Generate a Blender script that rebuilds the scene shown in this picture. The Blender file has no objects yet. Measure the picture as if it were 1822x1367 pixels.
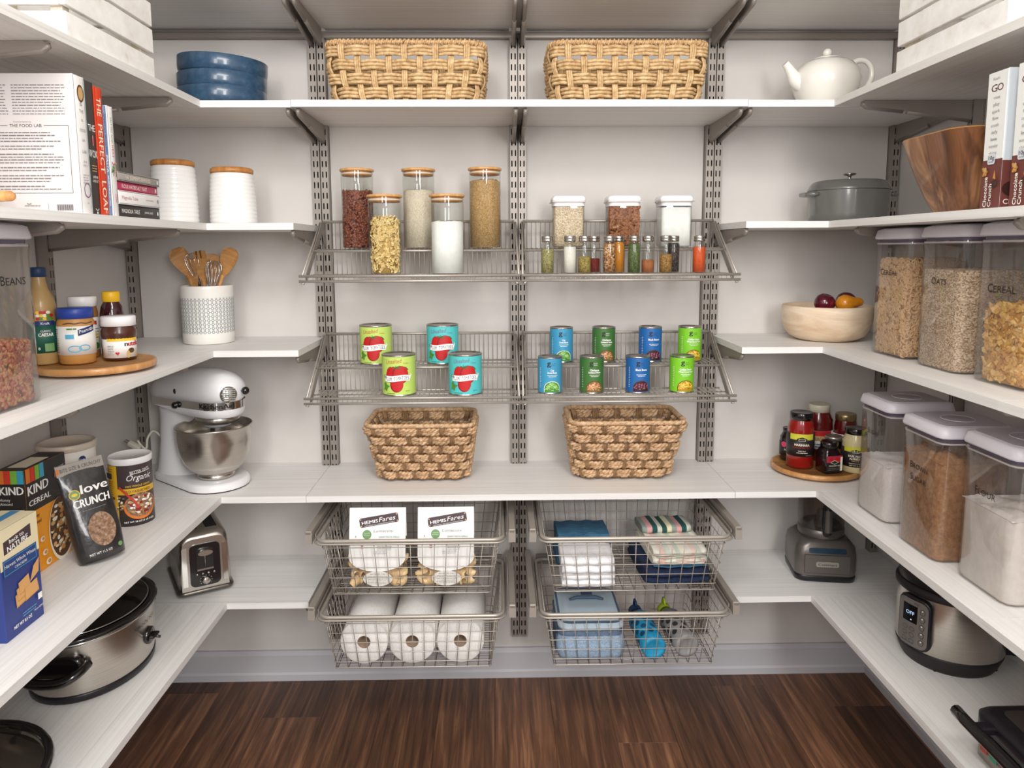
import bpy, bmesh, math, random
from mathutils import Vector, Matrix, Euler
random.seed(7)
S = bpy.context.scene
COL = S.collection
PI = math.pi

# ------------------------------------------------------------------ camera
# floor is z = 0, back wall y = 2.338, camera stands in the doorway at the origin
EYE = 1.449
cam_d = bpy.data.cameras.new('camera')
cam = bpy.data.objects.new('camera', cam_d); COL.objects.link(cam)
cam_d.sensor_width = 36.0
cam_d.lens = 36.0 * 1300.0 / 1822.0
cam_d.shift_y = -(683.5 - 596.76) / 1822.0
cam_d.clip_start = 0.02
PITCH, YAW, ROLL = 0.1199, 0.0175, -0.0044
_F = Vector((math.sin(YAW) * math.cos(PITCH), math.cos(YAW) * math.cos(PITCH), -math.sin(PITCH)))
_R0 = Vector((math.cos(YAW), -math.sin(YAW), 0))
_U0 = _R0.cross(_F)
_R = _R0 * math.cos(ROLL) + _U0 * math.sin(ROLL)
_U = _U0 * math.cos(ROLL) - _R0 * math.sin(ROLL)
cam.matrix_world = Matrix((( _R.x, _U.x, -_F.x, 0), (_R.y, _U.y, -_F.y, 0), (_R.z, _U.z, -_F.z, EYE), (0, 0, 0, 1)))
S.camera = cam

# ------------------------------------------------------------------ world, lights, exposure
W = bpy.data.worlds.new('world'); S.world = W; W.use_nodes = True
_bg = W.node_tree.nodes['Background']
_bg.inputs[0].default_value = (1.0, 0.985, 0.96, 1); _bg.inputs[1].default_value = 0.66

def area(name, loc, target, sx, sy, power, col=(1, 1, 1)):
    l = bpy.data.lights.new(name, 'AREA'); l.shape = 'RECTANGLE'; l.size = sx; l.size_y = sy
    l.energy = power; l.color = col
    o = bpy.data.objects.new(name, l); COL.objects.link(o); o.location = loc
    o.rotation_euler = (Vector(target) - Vector(loc)).to_track_quat('-Z', 'Y').to_euler()
    return o
area('doorway_softbox_light_left', (-0.62, -1.15, 2.2), (-0.1, 2.3, 1.6), 0.45, 1.3, 23, (1, 0.985, 0.965))
area('doorway_softbox_light_right', (0.80, -1.15, 2.1), (-0.25, 2.3, 1.45), 0.45, 1.4, 42, (1, 0.985, 0.965))
area('ceiling_panel_light', (-0.05, 0.30, 2.59), (-0.03, 0.75, 0), 1.0, 0.7, 34, (1, 0.975, 0.94))

S.view_settings.view_transform = 'Standard'
S.view_settings.look = 'None'
S.view_settings.gamma = 1.0
S.view_settings.use_curve_mapping = False
S.view_settings.exposure = 0.24
S.cycles.max_bounces = 10
S.cycles.transparent_max_bounces = 24
S.cycles.diffuse_bounces = 5
S.cycles.glossy_bounces = 4
S.cycles.sample_clamp_indirect = 6.0
S.cycles.use_denoising = True

# ------------------------------------------------------------------ materials
MATS = {}
def lin(c):
    if isinstance(c, str):
        c = [int(c[i:i + 2], 16) / 255 for i in (1, 3, 5)]
        c = [x / 12.92 if x <= .04045 else ((x + .055) / 1.055) ** 2.4 for x in c]
    return (c[0], c[1], c[2], 1)
def _new(name):
    m = bpy.data.materials.new(name); m.use_nodes = True; MATS[name] = m
    nt = m.node_tree; return m, nt, nt.nodes, nt.links, nt.nodes['Principled BSDF']
def mat(name, col, rough=.5, metal=0., spec=.5, coat=0., emit=None, aniso=0.):
    if name in MATS: return MATS[name]
    m, nt, N, L, p = _new(name)
    p.inputs['Base Color'].default_value = lin(col); p.inputs['Roughness'].default_value = rough
    p.inputs['Metallic'].default_value = metal; p.inputs['Specular IOR Level'].default_value = spec
    p.inputs['Coat Weight'].default_value = coat; p.inputs['Coat Roughness'].default_value = .08
    p.inputs['Anisotropic'].default_value = aniso
    if emit:
        p.inputs['Emission Color'].default_value = lin(emit[0]); p.inputs['Emission Strength'].default_value = emit[1]
    m.diffuse_color = lin(col)
    return m
def _coords(N, L, scale, rot=(0, 0, 0), kind='Object'):
    tc = N.new('ShaderNodeTexCoord'); mp = N.new('ShaderNodeMapping')
    mp.inputs['Scale'].default_value = scale; mp.inputs['Rotation'].default_value = rot
    L.new(tc.outputs[kind], mp.inputs[0]); return mp.outputs[0]
def _ramp(N, L, fac, stops, interp='LINEAR'):
    r = N.new('ShaderNodeValToRGB'); e = r.color_ramp.elements; r.color_ramp.interpolation = interp
    while len(e) < len(stops): e.new(.5)
    for el, (pos, c) in zip(e, stops): el.position = pos; el.color = lin(c)
    L.new(fac, r.inputs[0]); return r.outputs[0]
def _bump(N, L, p, h, strength, dist=.001):
    b = N.new('ShaderNodeBump'); b.inputs['Strength'].default_value = strength; b.inputs['Distance'].default_value = dist
    L.new(h, b.inputs['Height']); L.new(b.outputs[0], p.inputs['Normal'])
def mat_noise(name, stops, scale=(10, 10, 10), detail=4, rough=.5, bump=0., dist=.001, metal=0., rand=0., distort=0., coat=0., rot=(0, 0, 0), spec=.5):
    """streaky or blotchy procedural colour: noise in object space through a ramp"""
    if name in MATS: return MATS[name]
    m, nt, N, L, p = _new(name)
    v = _coords(N, L, scale, rot)
    n = N.new('ShaderNodeTexNoise'); n.inputs['Scale'].default_value = 1; n.inputs['Detail'].default_value = detail
    n.inputs['Roughness'].default_value = .62; n.inputs['Distortion'].default_value = distort
    if rand:
        oi = N.new('ShaderNodeObjectInfo'); a = N.new('ShaderNodeVectorMath'); a.operation = 'ADD'
        s = N.new('ShaderNodeVectorMath'); s.operation = 'SCALE'; s.inputs[0].default_value = (37, 53, 71)
        L.new(oi.outputs['Random'], s.inputs['Scale']); L.new(v, a.inputs[0]); L.new(s.outputs[0], a.inputs[1]); v = a.outputs[0]
    L.new(v, n.inputs['Vector'])
    col = _ramp(N, L, n.outputs[0], stops)
    if rand:
        hs = N.new('ShaderNodeHueSaturation'); mr = N.new('ShaderNodeMapRange')
        mr.inputs['To Min'].default_value = 1 - rand; mr.inputs['To Max'].default_value = 1 + rand
        L.new(oi.outputs['Random'], mr.inputs[0]); L.new(mr.outputs[0], hs.inputs['Value']); L.new(col, hs.inputs['Color']); col = hs.outputs[0]
    L.new(col, p.inputs['Base Color'])
    p.inputs['Roughness'].default_value = rough; p.inputs['Metallic'].default_value = metal; p.inputs['Coat Weight'].default_value = coat
    p.inputs['Specular IOR Level'].default_value = spec
    if bump: _bump(N, L, p, n.outputs[0], bump, dist)
    return m
def mat_grain(name, stops, scale=250, rough=.7, bump=.4, dist=.001):
    """granular stuff: one flat colour for each voronoi cell"""
    if name in MATS: return MATS[name]
    m, nt, N, L, p = _new(name)
    v = _coords(N, L, (1, 1, 1)) if not isinstance(scale, tuple) else _coords(N, L, scale)
    t = N.new('ShaderNodeTexVoronoi'); t.inputs['Scale'].default_value = scale if not isinstance(scale, tuple) else 1
    L.new(v, t.inputs['Vector'])
    sp = N.new('ShaderNodeSeparateColor'); L.new(t.outputs['Color'], sp.inputs[0])
    L.new(_ramp(N, L, sp.outputs[0], stops), p.inputs['Base Color'])
    p.inputs['Roughness'].default_value = rough
    if bump:
        iv = N.new('ShaderNodeMath'); iv.operation = 'SUBTRACT'; iv.inputs[0].default_value = 1; L.new(t.outputs['Distance'], iv.inputs[1])
        _bump(N, L, p, iv.outputs[0], bump, dist)
    return m
def mat_clear(name, tint='#ffffff', ior=1.45, rough=.03, haze=0., hazecol='#d8d4d0', gain=1.0):
    """thin clear wall: see-through with a real fresnel gloss"""
    if name in MATS: return MATS[name]
    m = bpy.data.materials.new(name); m.use_nodes = True; MATS[name] = m
    nt = m.node_tree; N, L = nt.nodes, nt.links; N.clear()
    out = N.new('ShaderNodeOutputMaterial'); tr = N.new('ShaderNodeBsdfTransparent'); gl = N.new('ShaderNodeBsdfGlossy')
    tr.inputs[0].default_value = lin(tint); gl.inputs['Roughness'].default_value = rough
    lw = N.new('ShaderNodeLayerWeight'); lw.inputs[0].default_value = .5
    f0 = ((ior - 1) / (ior + 1)) ** 2 * gain * 1.6
    pw = N.new('ShaderNodeMath'); pw.operation = 'POWER'; pw.inputs[1].default_value = 4.5; L.new(lw.outputs['Facing'], pw.inputs[0])
    ma = N.new('ShaderNodeMath'); ma.operation = 'MULTIPLY_ADD'; ma.use_clamp = True; ma.inputs[1].default_value = .75; ma.inputs[2].default_value = f0; L.new(pw.outputs[0], ma.inputs[0])
    mx = N.new('ShaderNodeMixShader'); fac = ma.outputs[0]
    L.new(fac, mx.inputs[0]); L.new(gl.outputs[0], mx.inputs[2])
    src = tr.outputs[0]
    if haze:
        df = N.new('ShaderNodeBsdfDiffuse'); df.inputs[0].default_value = lin(hazecol)
        h = N.new('ShaderNodeMixShader'); h.inputs[0].default_value = haze
        L.new(src, h.inputs[1]); L.new(df.outputs[0], h.inputs[2]); src = h.outputs[0]
    L.new(src, mx.inputs[1]); L.new(mx.outputs[0], out.inputs[0])
    return m
def G(name): return MATS[name]

# ------------------------------------------------------------------ mesh builder
class B:
    def __init__(s, m=None, smooth=False):
        s.v, s.f, s.fm, s.fs = [], [], [], []
        s.m, s.smooth, s.xf = m, smooth, None
    def use(s, m=None, smooth=None, xf='keep'):
        if m is not None: s.m = m
        if smooth is not None: s.smooth = smooth
        if xf != 'keep': s.xf = xf
        return s
    def add(s, vs, fs, smooth=None):
        o = len(s.v)
        if s.xf is not None: vs = [s.xf @ Vector(p) for p in vs]
        s.v += [tuple(p) for p in vs]
        for f in fs:
            s.f.append(tuple(i + o for i in f)); s.fm.append(s.m); s.fs.append(s.smooth if smooth is None else smooth)
        return s
    def box(s, x0, x1, y0, y1, z0, z1):
        return s.add([(x, y, z) for z in (z0, z1) for y in (y0, y1) for x in (x0, x1)],
                     [(0, 2, 3, 1), (4, 5, 7, 6), (0, 1, 5, 4), (2, 6, 7, 3), (0, 4, 6, 2), (1, 3, 7, 5)], False)
    def bbox(s, x0, x1, y0, y1, z0, z1, b=.002, seg=2):
        """box with bevelled edges"""
        bm = bmesh.new(); bmesh.ops.create_cube(bm, size=1)
        for v in bm.verts: v.co = Vector(((x0 + x1) / 2 + v.co.x * (x1 - x0), (y0 + y1) / 2 + v.co.y * (y1 - y0), (z0 + z1) / 2 + v.co.z * (z1 - z0)))
        bmesh.ops.bevel(bm, geom=bm.edges[:], offset=b, segments=seg, affect='EDGES', profile=.5)
        return s.bm(bm, seg > 1)
    def bm(s, bm, smooth=None):
        bm.verts.index_update(); s.add([v.co.copy() for v in bm.verts], [[v.index for v in f.verts] for f in bm.faces], smooth); bm.free(); return s
    def rings(s, rings, closed=True, cap0=False, cap1=False, smooth=None, loop=False):
        n = len(rings[0]); vs = [p for r in rings for p in r]; fs = []
        m = len(rings)
        for i in range(m if loop else m - 1):
            a, b = i * n, ((i + 1) % m) * n
            for j in range(n if closed else n - 1):
                k = (j + 1) % n; fs.append((a + j, a + k, b + k, b + j))
        o0 = len(s.v); s.add(vs, fs, smooth)
        if cap0: s.f.append(tuple(o0 + i for i in reversed(range(n)))); s.fm.append(s.m); s.fs.append(False)
        if cap1: s.f.append(tuple(o0 + (m - 1) * n + i for i in range(n))); s.fm.append(s.m); s.fs.append(False)
        return s
    def lathe(s, prof, n=32, cx=0, cy=0, smooth=True, a0=0., a1=2 * PI, sx=1., sy=1.):
        full = abs(a1 - a0 - 2 * PI) < 1e-6
        k = n if full else n + 1
        rs = []
        for r, z in prof:
            rs.append([(cx + sx * r * math.sin(a0 + (a1 - a0) * j / n), cy - sy * r * math.cos(a0 + (a1 - a0) * j / n), z) for j in range(k)])
        return s.rings(rs, closed=full, smooth=smooth)
    def prism(s, poly, z0, z1, smooth=False):
        n = len(poly)
        return s.rings([[(x, y, z0) for x, y in poly], [(x, y, z1) for x, y in poly]], True, True, True, smooth)
    def extrude(s, poly, fn0, fn1, smooth=False):
        return s.rings([[fn0(*p) for p in poly], [fn1(*p) for p in poly]], True, True, True, smooth)
    def tube(s, pts, r, n=6, closed=False, smooth=True, caps=True):
        P = [Vector(p) for p in pts]; m = len(P); rs = []
        up = Vector((0, 0, 1)); prev = None
        for i in range(m):
            a = P[(i - 1) % m] if (closed or i > 0) else P[i]; c = P[(i + 1) % m] if (closed or i < m - 1) else P[i]
            t = (c - a).normalized()
            if prev is None:
                x = t.cross(up) if abs(t.z) < .95 else t.cross(Vector((1, 0, 0)))
            else: x = prev - t * prev.dot(t)
            if x.length < 1e-6: x = t.orthogonal()
            x.normalize(); prev = x; y = t.cross(x)
            rr = r[i] if isinstance(r, (list, tuple)) else r
            rs.append([P[i] + (x * math.cos(2 * PI * j / n) + y * math.sin(2 * PI * j / n)) * rr for j in range(n)])
        return s.rings(rs, True, caps and not closed, caps and not closed, smooth, loop=closed)
    def sphere(s, c, r, n=12, m=8, sx=1, sy=1, sz=1, rot=None):
        rs = []
        for i in range(m + 1):
            t = PI * i / m
            ring = []
            for j in range(n):
                a = 2 * PI * j / n; p = Vector((sx * math.sin(t) * math.cos(a), sy * math.sin(t) * math.sin(a), -sz * math.cos(t))) * r
                if rot is not None: p = rot @ p
                ring.append(p + Vector(c))
            rs.append(ring)
        return s.rings(rs, True, smooth=True)
    def grid(s, fn, nu, nv, smooth=True):
        return s.rings([[fn(i / nu, j / nv) for j in range(nv + 1)] for i in range(nu + 1)], closed=False, smooth=smooth)

def rrect(x0, x1, y0, y1, r, seg=4):
    pts = []
    for cx, cy, a in ((x1 - r, y1 - r, 0), (x0 + r, y1 - r, 90), (x0 + r, y0 + r, 180), (x1 - r, y0 + r, 270)):
        for i in range(seg + 1):
            t = math.radians(a + 90 * i / seg); pts.append((cx + r * math.cos(t), cy + r * math.sin(t)))
    return pts
def circ(cx, cy, rx, ry=None, n=24):
    ry = rx if ry is None else ry
    return [(cx + rx * math.cos(2 * PI * i / n), cy + ry * math.sin(2 * PI * i / n)) for i in range(n)]
def lerp(a, b, t): return a + (b - a) * t
def spline(pts, k=5):
    """Catmull-Rom through the points; extra values (radii) ride along"""
    P = [tuple(p) for p in pts]; P = [P[0]] + P + [P[-1]]; out = []
    for i in range(1, len(P) - 2):
        for j in range(k):
            t = j / k; out.append(tuple(.5 * (2 * b + (c - a) * t + (2 * a - 5 * b + 4 * c - d) * t * t + (3 * b - a - 3 * c + d) * t ** 3) for a, b, c, d in zip(P[i - 1], P[i], P[i + 1], P[i + 2])))
    return out + [P[-2]]
def stube(b, pts, r, n=8, k=5):
    rs = r if isinstance(r, (list, tuple)) else [r] * len(pts)
    q = spline([tuple(p) + (x,) for p, x in zip(pts, rs)], k); return b.tube([p[:3] for p in q], [p[3] for p in q], n)

def mesh_of(b, name, material=None):
    me = bpy.data.meshes.new(name); me.from_pydata(b.v, [], b.f)
    names = []
    for m in b.fm:
        if m not in names: names.append(m)
    if material is not None and names in ([None], []): me.materials.append(material if not isinstance(material, str) else MATS[material])
    else:
        for m in names: me.materials.append(MATS[m] if m else (MATS[material] if isinstance(material, str) else material))
        me.polygons.foreach_set('material_index', [names.index(m) for m in b.fm])
    me.polygons.foreach_set('use_smooth', b.fs)
    me.update(); return me
def obj(name, b, material=None, parent=None, label=None, kind=None, loc=None, rot=None):
    me = b if isinstance(b, bpy.types.Mesh) else mesh_of(b, name, material)
    o = bpy.data.objects.new(name, me); COL.objects.link(o)
    if parent is not None: o.parent = parent
    if label: o['label'] = label
    if kind: o['kind'] = kind
    if loc: o.location = loc
    if rot: o.rotation_euler = rot
    return o
def tag(o, label, cat=None, group=None, kind=None):
    o['label'] = label
    if cat: o['category'] = cat
    if group: o['group'] = group
    if kind: o['kind'] = kind
    return o
def thing(name, label, cat, loc=(0, 0, 0), rz=0., group=None):
    o = bpy.data.objects.new(name, None); COL.objects.link(o); o.empty_display_size = .05
    o.location = loc; o.rotation_euler = (0, 0, math.radians(rz))
    return tag(o, label, cat, group)
def dup(root, loc=None, rz=None, label=None, group=None):
    def cp(o, par):
        c = o.copy(); COL.objects.link(c); c.parent = par
        for ch in [x for x in bpy.data.objects if x.parent == o and x != c]: cp(ch, c)
        return c
    r = cp(root, root.parent)
    if loc: r.location = loc
    if rz is not None: r.rotation_euler = (0, 0, math.radians(rz))
    if label: r['label'] = label
    if group: r['group'] = group
    return r

# ------------------------------------------------------------------ lettering and flat print
_TXT = {}
def text2d(s):
    if s in _TXT: return _TXT[s]
    c = bpy.data.curves.new('txt', 'FONT'); c.body = s; c.resolution_u = 2
    o = bpy.data.objects.new('txt', c)
    me = o.to_mesh(); vs = [(v.co.x, v.co.y) for v in me.vertices]; fs = [tuple(p.vertices) for p in me.polygons]
    o.to_mesh_clear(); bpy.data.objects.remove(o); bpy.data.curves.remove(c)
    _TXT[s] = (vs, fs); return _TXT[s]
def _capheight():
    vs, _ = text2d('H'); return max(v[1] for v in vs)
CAP = _capheight()
def pmap(o, u, v):
    o, u, v = Vector(o), Vector(u).normalized(), Vector(v).normalized(); n = u.cross(v)
    f = lambda x, y, d: o + u * x + v * y + n * d
    f.step = None; return f
def cmap(r, z0=0., a0=0., cx=0., cy=0., step=.008, prof=None):
    """wrap x round a vertical cylinder, x = 0 facing local -y turned by a0"""
    def f(x, y, d):
        a = a0 + x / r; rr = (prof(z0 + y) if prof else r) + d
        return Vector((cx + rr * math.sin(a), cy - rr * math.cos(a), z0 + y))
    f.step = step; return f
class Pr(B):
    """flat print: every call lies a hair above the one before"""
    def __init__(s, fn, lift=.0003, gap=.00012):
        super().__init__(); s.fn, s.d, s.gap = fn, lift, gap
    def _put(s, vs, fs, m):
        s.m = m; st = s.fn.step
        if st and vs and max(v[0] for v in vs) - min(v[0] for v in vs) > st:
            bm = bmesh.new(); bv = [bm.verts.new((x, y, 0)) for x, y in vs]
            for f in fs:
                try: bm.faces.new([bv[i] for i in f])
                except ValueError: pass
            x0, x1 = min(v[0] for v in vs), max(v[0] for v in vs); k = math.ceil((x1 - x0) / st)
            for i in range(1, k):
                g = bm.verts[:] + bm.edges[:] + bm.faces[:]
                bmesh.ops.bisect_plane(bm, geom=g, plane_co=(x0 + (x1 - x0) * i / k, 0, 0), plane_no=(1, 0, 0))
            bm.verts.index_update()
            vs = [(v.co.x, v.co.y) for v in bm.verts]; fs = [[v.index for v in f.verts] for f in bm.faces]; bm.free()
        s.add([s.fn(x, y, s.d) for x, y in vs], fs, False); s.d += s.gap; return s
    def rect(s, m, x0, x1, y0, y1): return s._put([(x0, y0), (x1, y0), (x1, y1), (x0, y1)], [(0, 1, 2, 3)], m)
    def poly(s, m, pts): return s._put(list(pts), [tuple(range(len(pts)))], m)
    def disc(s, m, x, y, rx, ry=None, n=20): return s.poly(m, circ(x, y, rx, ry, n))
    def ring(s, m, x, y, r, w, ry=None, n=24):
        ry = r if ry is None else ry
        return s._put(circ(x, y, r, ry, n) + circ(x, y, r - w, ry - w, n), [(i, (i + 1) % n, n + (i + 1) % n, n + i) for i in range(n)], m)
    def frame(s, m, x0, x1, y0, y1, w):
        s.rect(m, x0, x1, y1 - w, y1); s.d -= s.gap; s.rect(m, x0, x1, y0, y0 + w); s.d -= s.gap
        s.rect(m, x0, x0 + w, y0 + w, y1 - w); s.d -= s.gap; return s.rect(m, x1 - w, x1, y0 + w, y1 - w)
    def line(s, m, pts, w):
        for (ax, ay), (bx, by) in zip(pts, pts[1:]):
            l = math.hypot(bx - ax, by - ay) or 1; nx, ny = -(by - ay) / l * w / 2, (bx - ax) / l * w / 2
            s._put([(ax - nx, ay - ny), (bx - nx, by - ny), (bx + nx, by + ny), (ax + nx, ay + ny)], [(0, 1, 2, 3)], m); s.d -= s.gap
        s.d += s.gap; return s
    def text(s, m, t, x, y, h, w=None, al='c', shear=0., rot=0., bold=0.):
        """cap height h, fitted to width w when given; x, y = baseline anchor"""
        vs, fs = text2d(t)
        if not vs: return s
        k = h / CAP; x0, x1 = min(v[0] for v in vs), max(v[0] for v in vs)
        kx = w / (x1 - x0) if w else k
        ww = (x1 - x0) * kx; ox = {'c': -ww / 2, 'l': 0, 'r': -ww}[al]
        ca, sa = math.cos(rot), math.sin(rot); out = []
        for a, b in vs:
            px, py = (a - x0) * kx + ox + shear * b * k, b * k
            out.append((x + px * ca - py * sa, y + px * sa + py * ca))
        s._put(out, fs, m)
        if bold:
            s.d -= s.gap * .5; s._put([(a + bold * h, b) for a, b in out], fs, m)
        return s
    def lines(s, m, x0, x1, y, n, pitch, h, jag=.15, rs=1):
        """rows of type too small to read"""
        rr = random.Random(rs)
        for i in range(n):
            x = x0; e = x1 - (x1 - x0) * jag * rr.random(); yy = y - i * pitch
            while x < e - .001:
                w = min(rr.uniform(.6, 2.6) * pitch, e - x); s._put([(x, yy), (x + w, yy), (x + w, yy + h), (x, yy + h)], [(0, 1, 2, 3)], m); s.d -= s.gap; x += w + pitch * .28
        s.d += s.gap; return s
# ================================================================== room shell
WL, WR, WB = -1.165, 1.258, 2.338          # left, right and back wall faces
Z1, Z4, Z6, Z8, Z10, Z0 = 1.840, 1.517, 1.169, 0.7514, 0.4356, 2.1264   # shelf tops
TB = 0.018                                  # board thickness
YF, XL, XR = 2.008, -0.788, 0.904           # front edges of the back, left and right boards
SEAM = (-0.549, 0.0612, 0.671)              # doubled standards on the back wall
mat_noise('wall_paint', [(.35, '#cac5c1'), (.65, '#d0cbc7')], (3, 3, 3), 3, .85, .05, .0005)
mat('trim_paint', '#bfbdc2', .55)
mat('ceiling_paint', '#e6e3de', .9)
_g = [(.28, '#d3d1cc'), (.42, '#e2e0dd'), (.58, '#e8e6e4'), (.74, '#eeedeb')]
mat_noise('laminate_x', _g, (1.3, 130, 130), 5, .42, .08, .0004, rand=.0001)
mat_noise('laminate_y', _g, (130, 1.3, 130), 5, .42, .08, .0004, rand=.0001)
mat('platinum', '#938b84', .42, .35, .5)
mat('platinum_dark', '#7d756f', .5, .2)
mat('channel_shade', '#191614', .9)  # near-black colour puts shade into the slots of the standards
mat('wire', '#b3aba2', .38, .45)
mat('platinum_light', '#b0a89e', .38, .4)
mat_noise('floor_wood', [(.22, '#33211a'), (.40, '#4e3426'), (.54, '#674633'), (.68, '#8a6247'), (.84, '#a67d5a')], (52, 2.4, 20), 6, .42, .25, .0006, rand=.42, distort=.6)
mat('subfloor', '#3a241b', .6)

b = B('subfloor'); b.box(WL, WR, -.2, WB, -.06, -.012).box(-2.5, 2.6, -3.5, -.2, -.06, -.001); floor = obj('floor', b)  # slab beyond the doorway is unseen, added to block light from below
tag(floor, 'dark brown wood plank floor of the pantry', kind='structure')
edges = [WL, -1.104, -.925, -.744, -.560, -.381, -.200, -.0215, .158, .340, .517, .695, .875, 1.054, 1.233, WR]
rr = random.Random(3)
joints = {3: [2.1256, 1.2], 9: [1.983, .9], 13: [2.138, 1.1], 11: [2.257, 1.15], 1: [2.258, 1.3]}
for i in range(len(edges) - 1):
    js = sorted([-.2] + joints.get(i, [rr.uniform(.6, 1.4)]) + [WB])
    for y0, y1 in zip(js, js[1:]):
        b = B('floor_wood'); g = .0003
        b.bbox(edges[i] + g - (edges[i] + edges[i + 1]) / 2, edges[i + 1] - g - (edges[i] + edges[i + 1]) / 2, y0 + g, y1 - g, -.012, 0, .0004, 1)
        obj('plank', b, parent=floor, loc=((edges[i] + edges[i + 1]) / 2, 0, 0))
def wall(name, lab, x0, x1, y0, y1, z0, z1, m='wall_paint'):
    b = B(m); b.box(x0, x1, y0, y1, z0, z1); return tag(obj(name, b), lab, kind='structure')
wall('wall_back', 'light warm grey back wall behind the shelves', WL - .1, WR + .1, WB, WB + .1, -.06, 2.62)
wall('wall_left', 'light warm grey left wall of the pantry', WL - .1, WL, -.2, WB, -.06, 2.62)
wall('wall_right', 'light warm grey right wall of the pantry', WR, WR + .1, -.2, WB, -.06, 2.62)
wall('ceiling', 'white pantry ceiling', WL - .1, WR + .1, -.2, WB + .1, 2.62, 2.7, 'ceiling_paint')
def base(name, lab, f):
    prof = [(0, 0), (.019, 0), (.019, .022), (.014, .028), (.014, .088), (.011, .096), (.009, .1025), (0, .1025)]
    b = B('trim_paint'); b.extrude(prof, *f); return tag(obj(name, b), lab, kind='structure')
base('baseboard_back', 'pale grey baseboard along the back wall', (lambda d, z: (WL, WB - d, z), lambda d, z: (WR, WB - d, z)))
base('baseboard_left', 'pale grey baseboard along the left wall', (lambda d, z: (WL + d, -.2, z), lambda d, z: (WL + d, WB - .02, z)))
base('baseboard_right', 'pale grey baseboard along the right wall', (lambda d, z: (WR - d, -.2, z), lambda d, z: (WR - d, WB - .02, z)))

# ------------------------------------------------------------------ slotted wall standards
SW, SD = .0232, .030
def standard_mesh(length):
    b = B('platinum'); xs = [-SW / 2, -.0075, -.0037, .0037, .0075, SW / 2]; pitch, sh = .032, .018
    n = int(length // pitch); z = 0.
    zs = [0.]
    for i in range(n):
        a = i * pitch + .007
        if a + sh > length: break
        zs += [a, a + sh]
    zs.append(length)
    for k in range(len(zs) - 1):
        for c in range(5):
            if k % 2 == 1 and c in (1, 3): continue
            b.add([(xs[c], 0, zs[k]), (xs[c + 1], 0, zs[k]), (xs[c + 1], 0, zs[k + 1]), (xs[c], 0, zs[k + 1])], [(0, 1, 2, 3)])
    for s in (-1, 1):
        x = s * SW / 2
        b.add([(x, 0, 0), (x, SD, 0), (x, SD, length), (x, 0, length)], [(0, 1, 2, 3) if s > 0 else (3, 2, 1, 0)])
        b.use('platinum_dark').add([(s * .0125, SD - .004, 0), (s * .0125, SD, 0), (s * .0125, SD, length), (s * .0125, SD - .004, length)], [(0, 1, 2, 3)]).use('platinum')
    b.use('channel_shade').add([(-SW / 2, SD * .8, 0), (SW / 2, SD * .8, 0), (SW / 2, SD * .8, length), (-SW / 2, SD * .8, length)], [(0, 1, 2, 3)])
    for zz in (0, length): b.use('platinum').add([(-SW / 2, 0, zz), (SW / 2, 0, zz), (SW / 2, SD, zz), (-SW / 2, SD, zz)], [(0, 1, 2, 3)])
    return mesh_of(b, 'wall_standard')
SZ0, SZ1 = .154, 2.080
_sm = standard_mesh(SZ1 - SZ0)
def standard(x, y, rz, lab, grp):
    o = obj('wall_standard', _sm, loc=(x, y, SZ0), rot=(0, 0, math.radians(rz))); return tag(o, lab, 'shelf standard', grp)
YS = WB - SD
_side = {-1: 'left', 1: 'right'}
for i, s in enumerate(SEAM):
    w = ('beside the toaster shelf', 'between the two wire drawer stacks', 'beside the food processor shelf')[i]
    for k in (-1, 1):
        standard(s + k * .0131, YS, 0, f'grey slotted wall standard, {_side[k]} one of the pair {w}', 'slotted standards on the back wall')
standard(WL + .017, YS, 0, 'grey slotted standard in the back left corner behind the white canisters', 'slotted standards on the back wall')
standard(WR - .017, YS, 0, 'grey slotted standard in the back right corner behind the grey pot', 'slotted standards on the back wall')
YSL, YSR = (1.882, 1.386), (1.931, 1.33)
for y, w in zip(YSL, ('farther from', 'nearer')):
    standard(WL + SD, y, 90, f'grey slotted standard on the left wall, the one {w} the doorway', 'slotted standards on the side walls')
for y, w in zip(YSR, ('farther from', 'nearer')):
    standard(WR - SD, y, -90, f'grey slotted standard on the right wall, the one {w} the doorway', 'slotted standards on the side walls')

# hang rail along the top
def rail(name, lab, x0, x1):
    b = B('platinum'); b.bbox(x0, x1, WB - .022, WB, 2.081, 2.099, .003, 2); b.use('platinum_dark').box(x0, x1, WB - .014, WB, 2.099, 2.1035)
    return tag(obj(name, b), lab, 'hang rail')
rail('hang_rail', 'grey horizontal hang rail under the uppermost shelf on the back wall', WL, WR)

# ------------------------------------------------------------------ brackets
def bracket_mesh(L=.285):
    prof = [(0, 0), (-L + .006, 0), (-L, -.004), (-L, -.011), (-L + .008, -.0165), (-L * .62, -.0265), (-L * .615, -.0235), (-L * .60, -.0235), (-L * .595, -.0285), (-L * .4, -.035), (0, -.050)]
    b = B('platinum'); t = .0052
    b.extrude(prof, lambda y, z: (-t, y, z), lambda y, z: (t, y, z))
    # rolled rim along the lower edge
    b.tube([(0, 0, -.050), (0, -L * .4, -.0352), (0, -L * .595, -.0288)], .0062, 6)
    b.tube([(0, -L * .63, -.0268), (0, -L + .009, -.0158), (0, -L + .001, -.009), (0, -L + .003, -.0045)], .0062, 6)
    return mesh_of(b, 'shelf_bracket')
_bm = bracket_mesh()
def bracket(x, y, z, rz, lab, grp):
    return tag(obj('shelf_bracket', _bm, loc=(x, y, z), rot=(0, 0, math.radians(rz))), lab, 'bracket', grp)
_lev = {'Z0': (Z0, 'the uppermost shelf'), 'Z1': (Z1, 'the basket shelf'), 'Z8': (Z8, 'the long counter shelf')}
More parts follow.
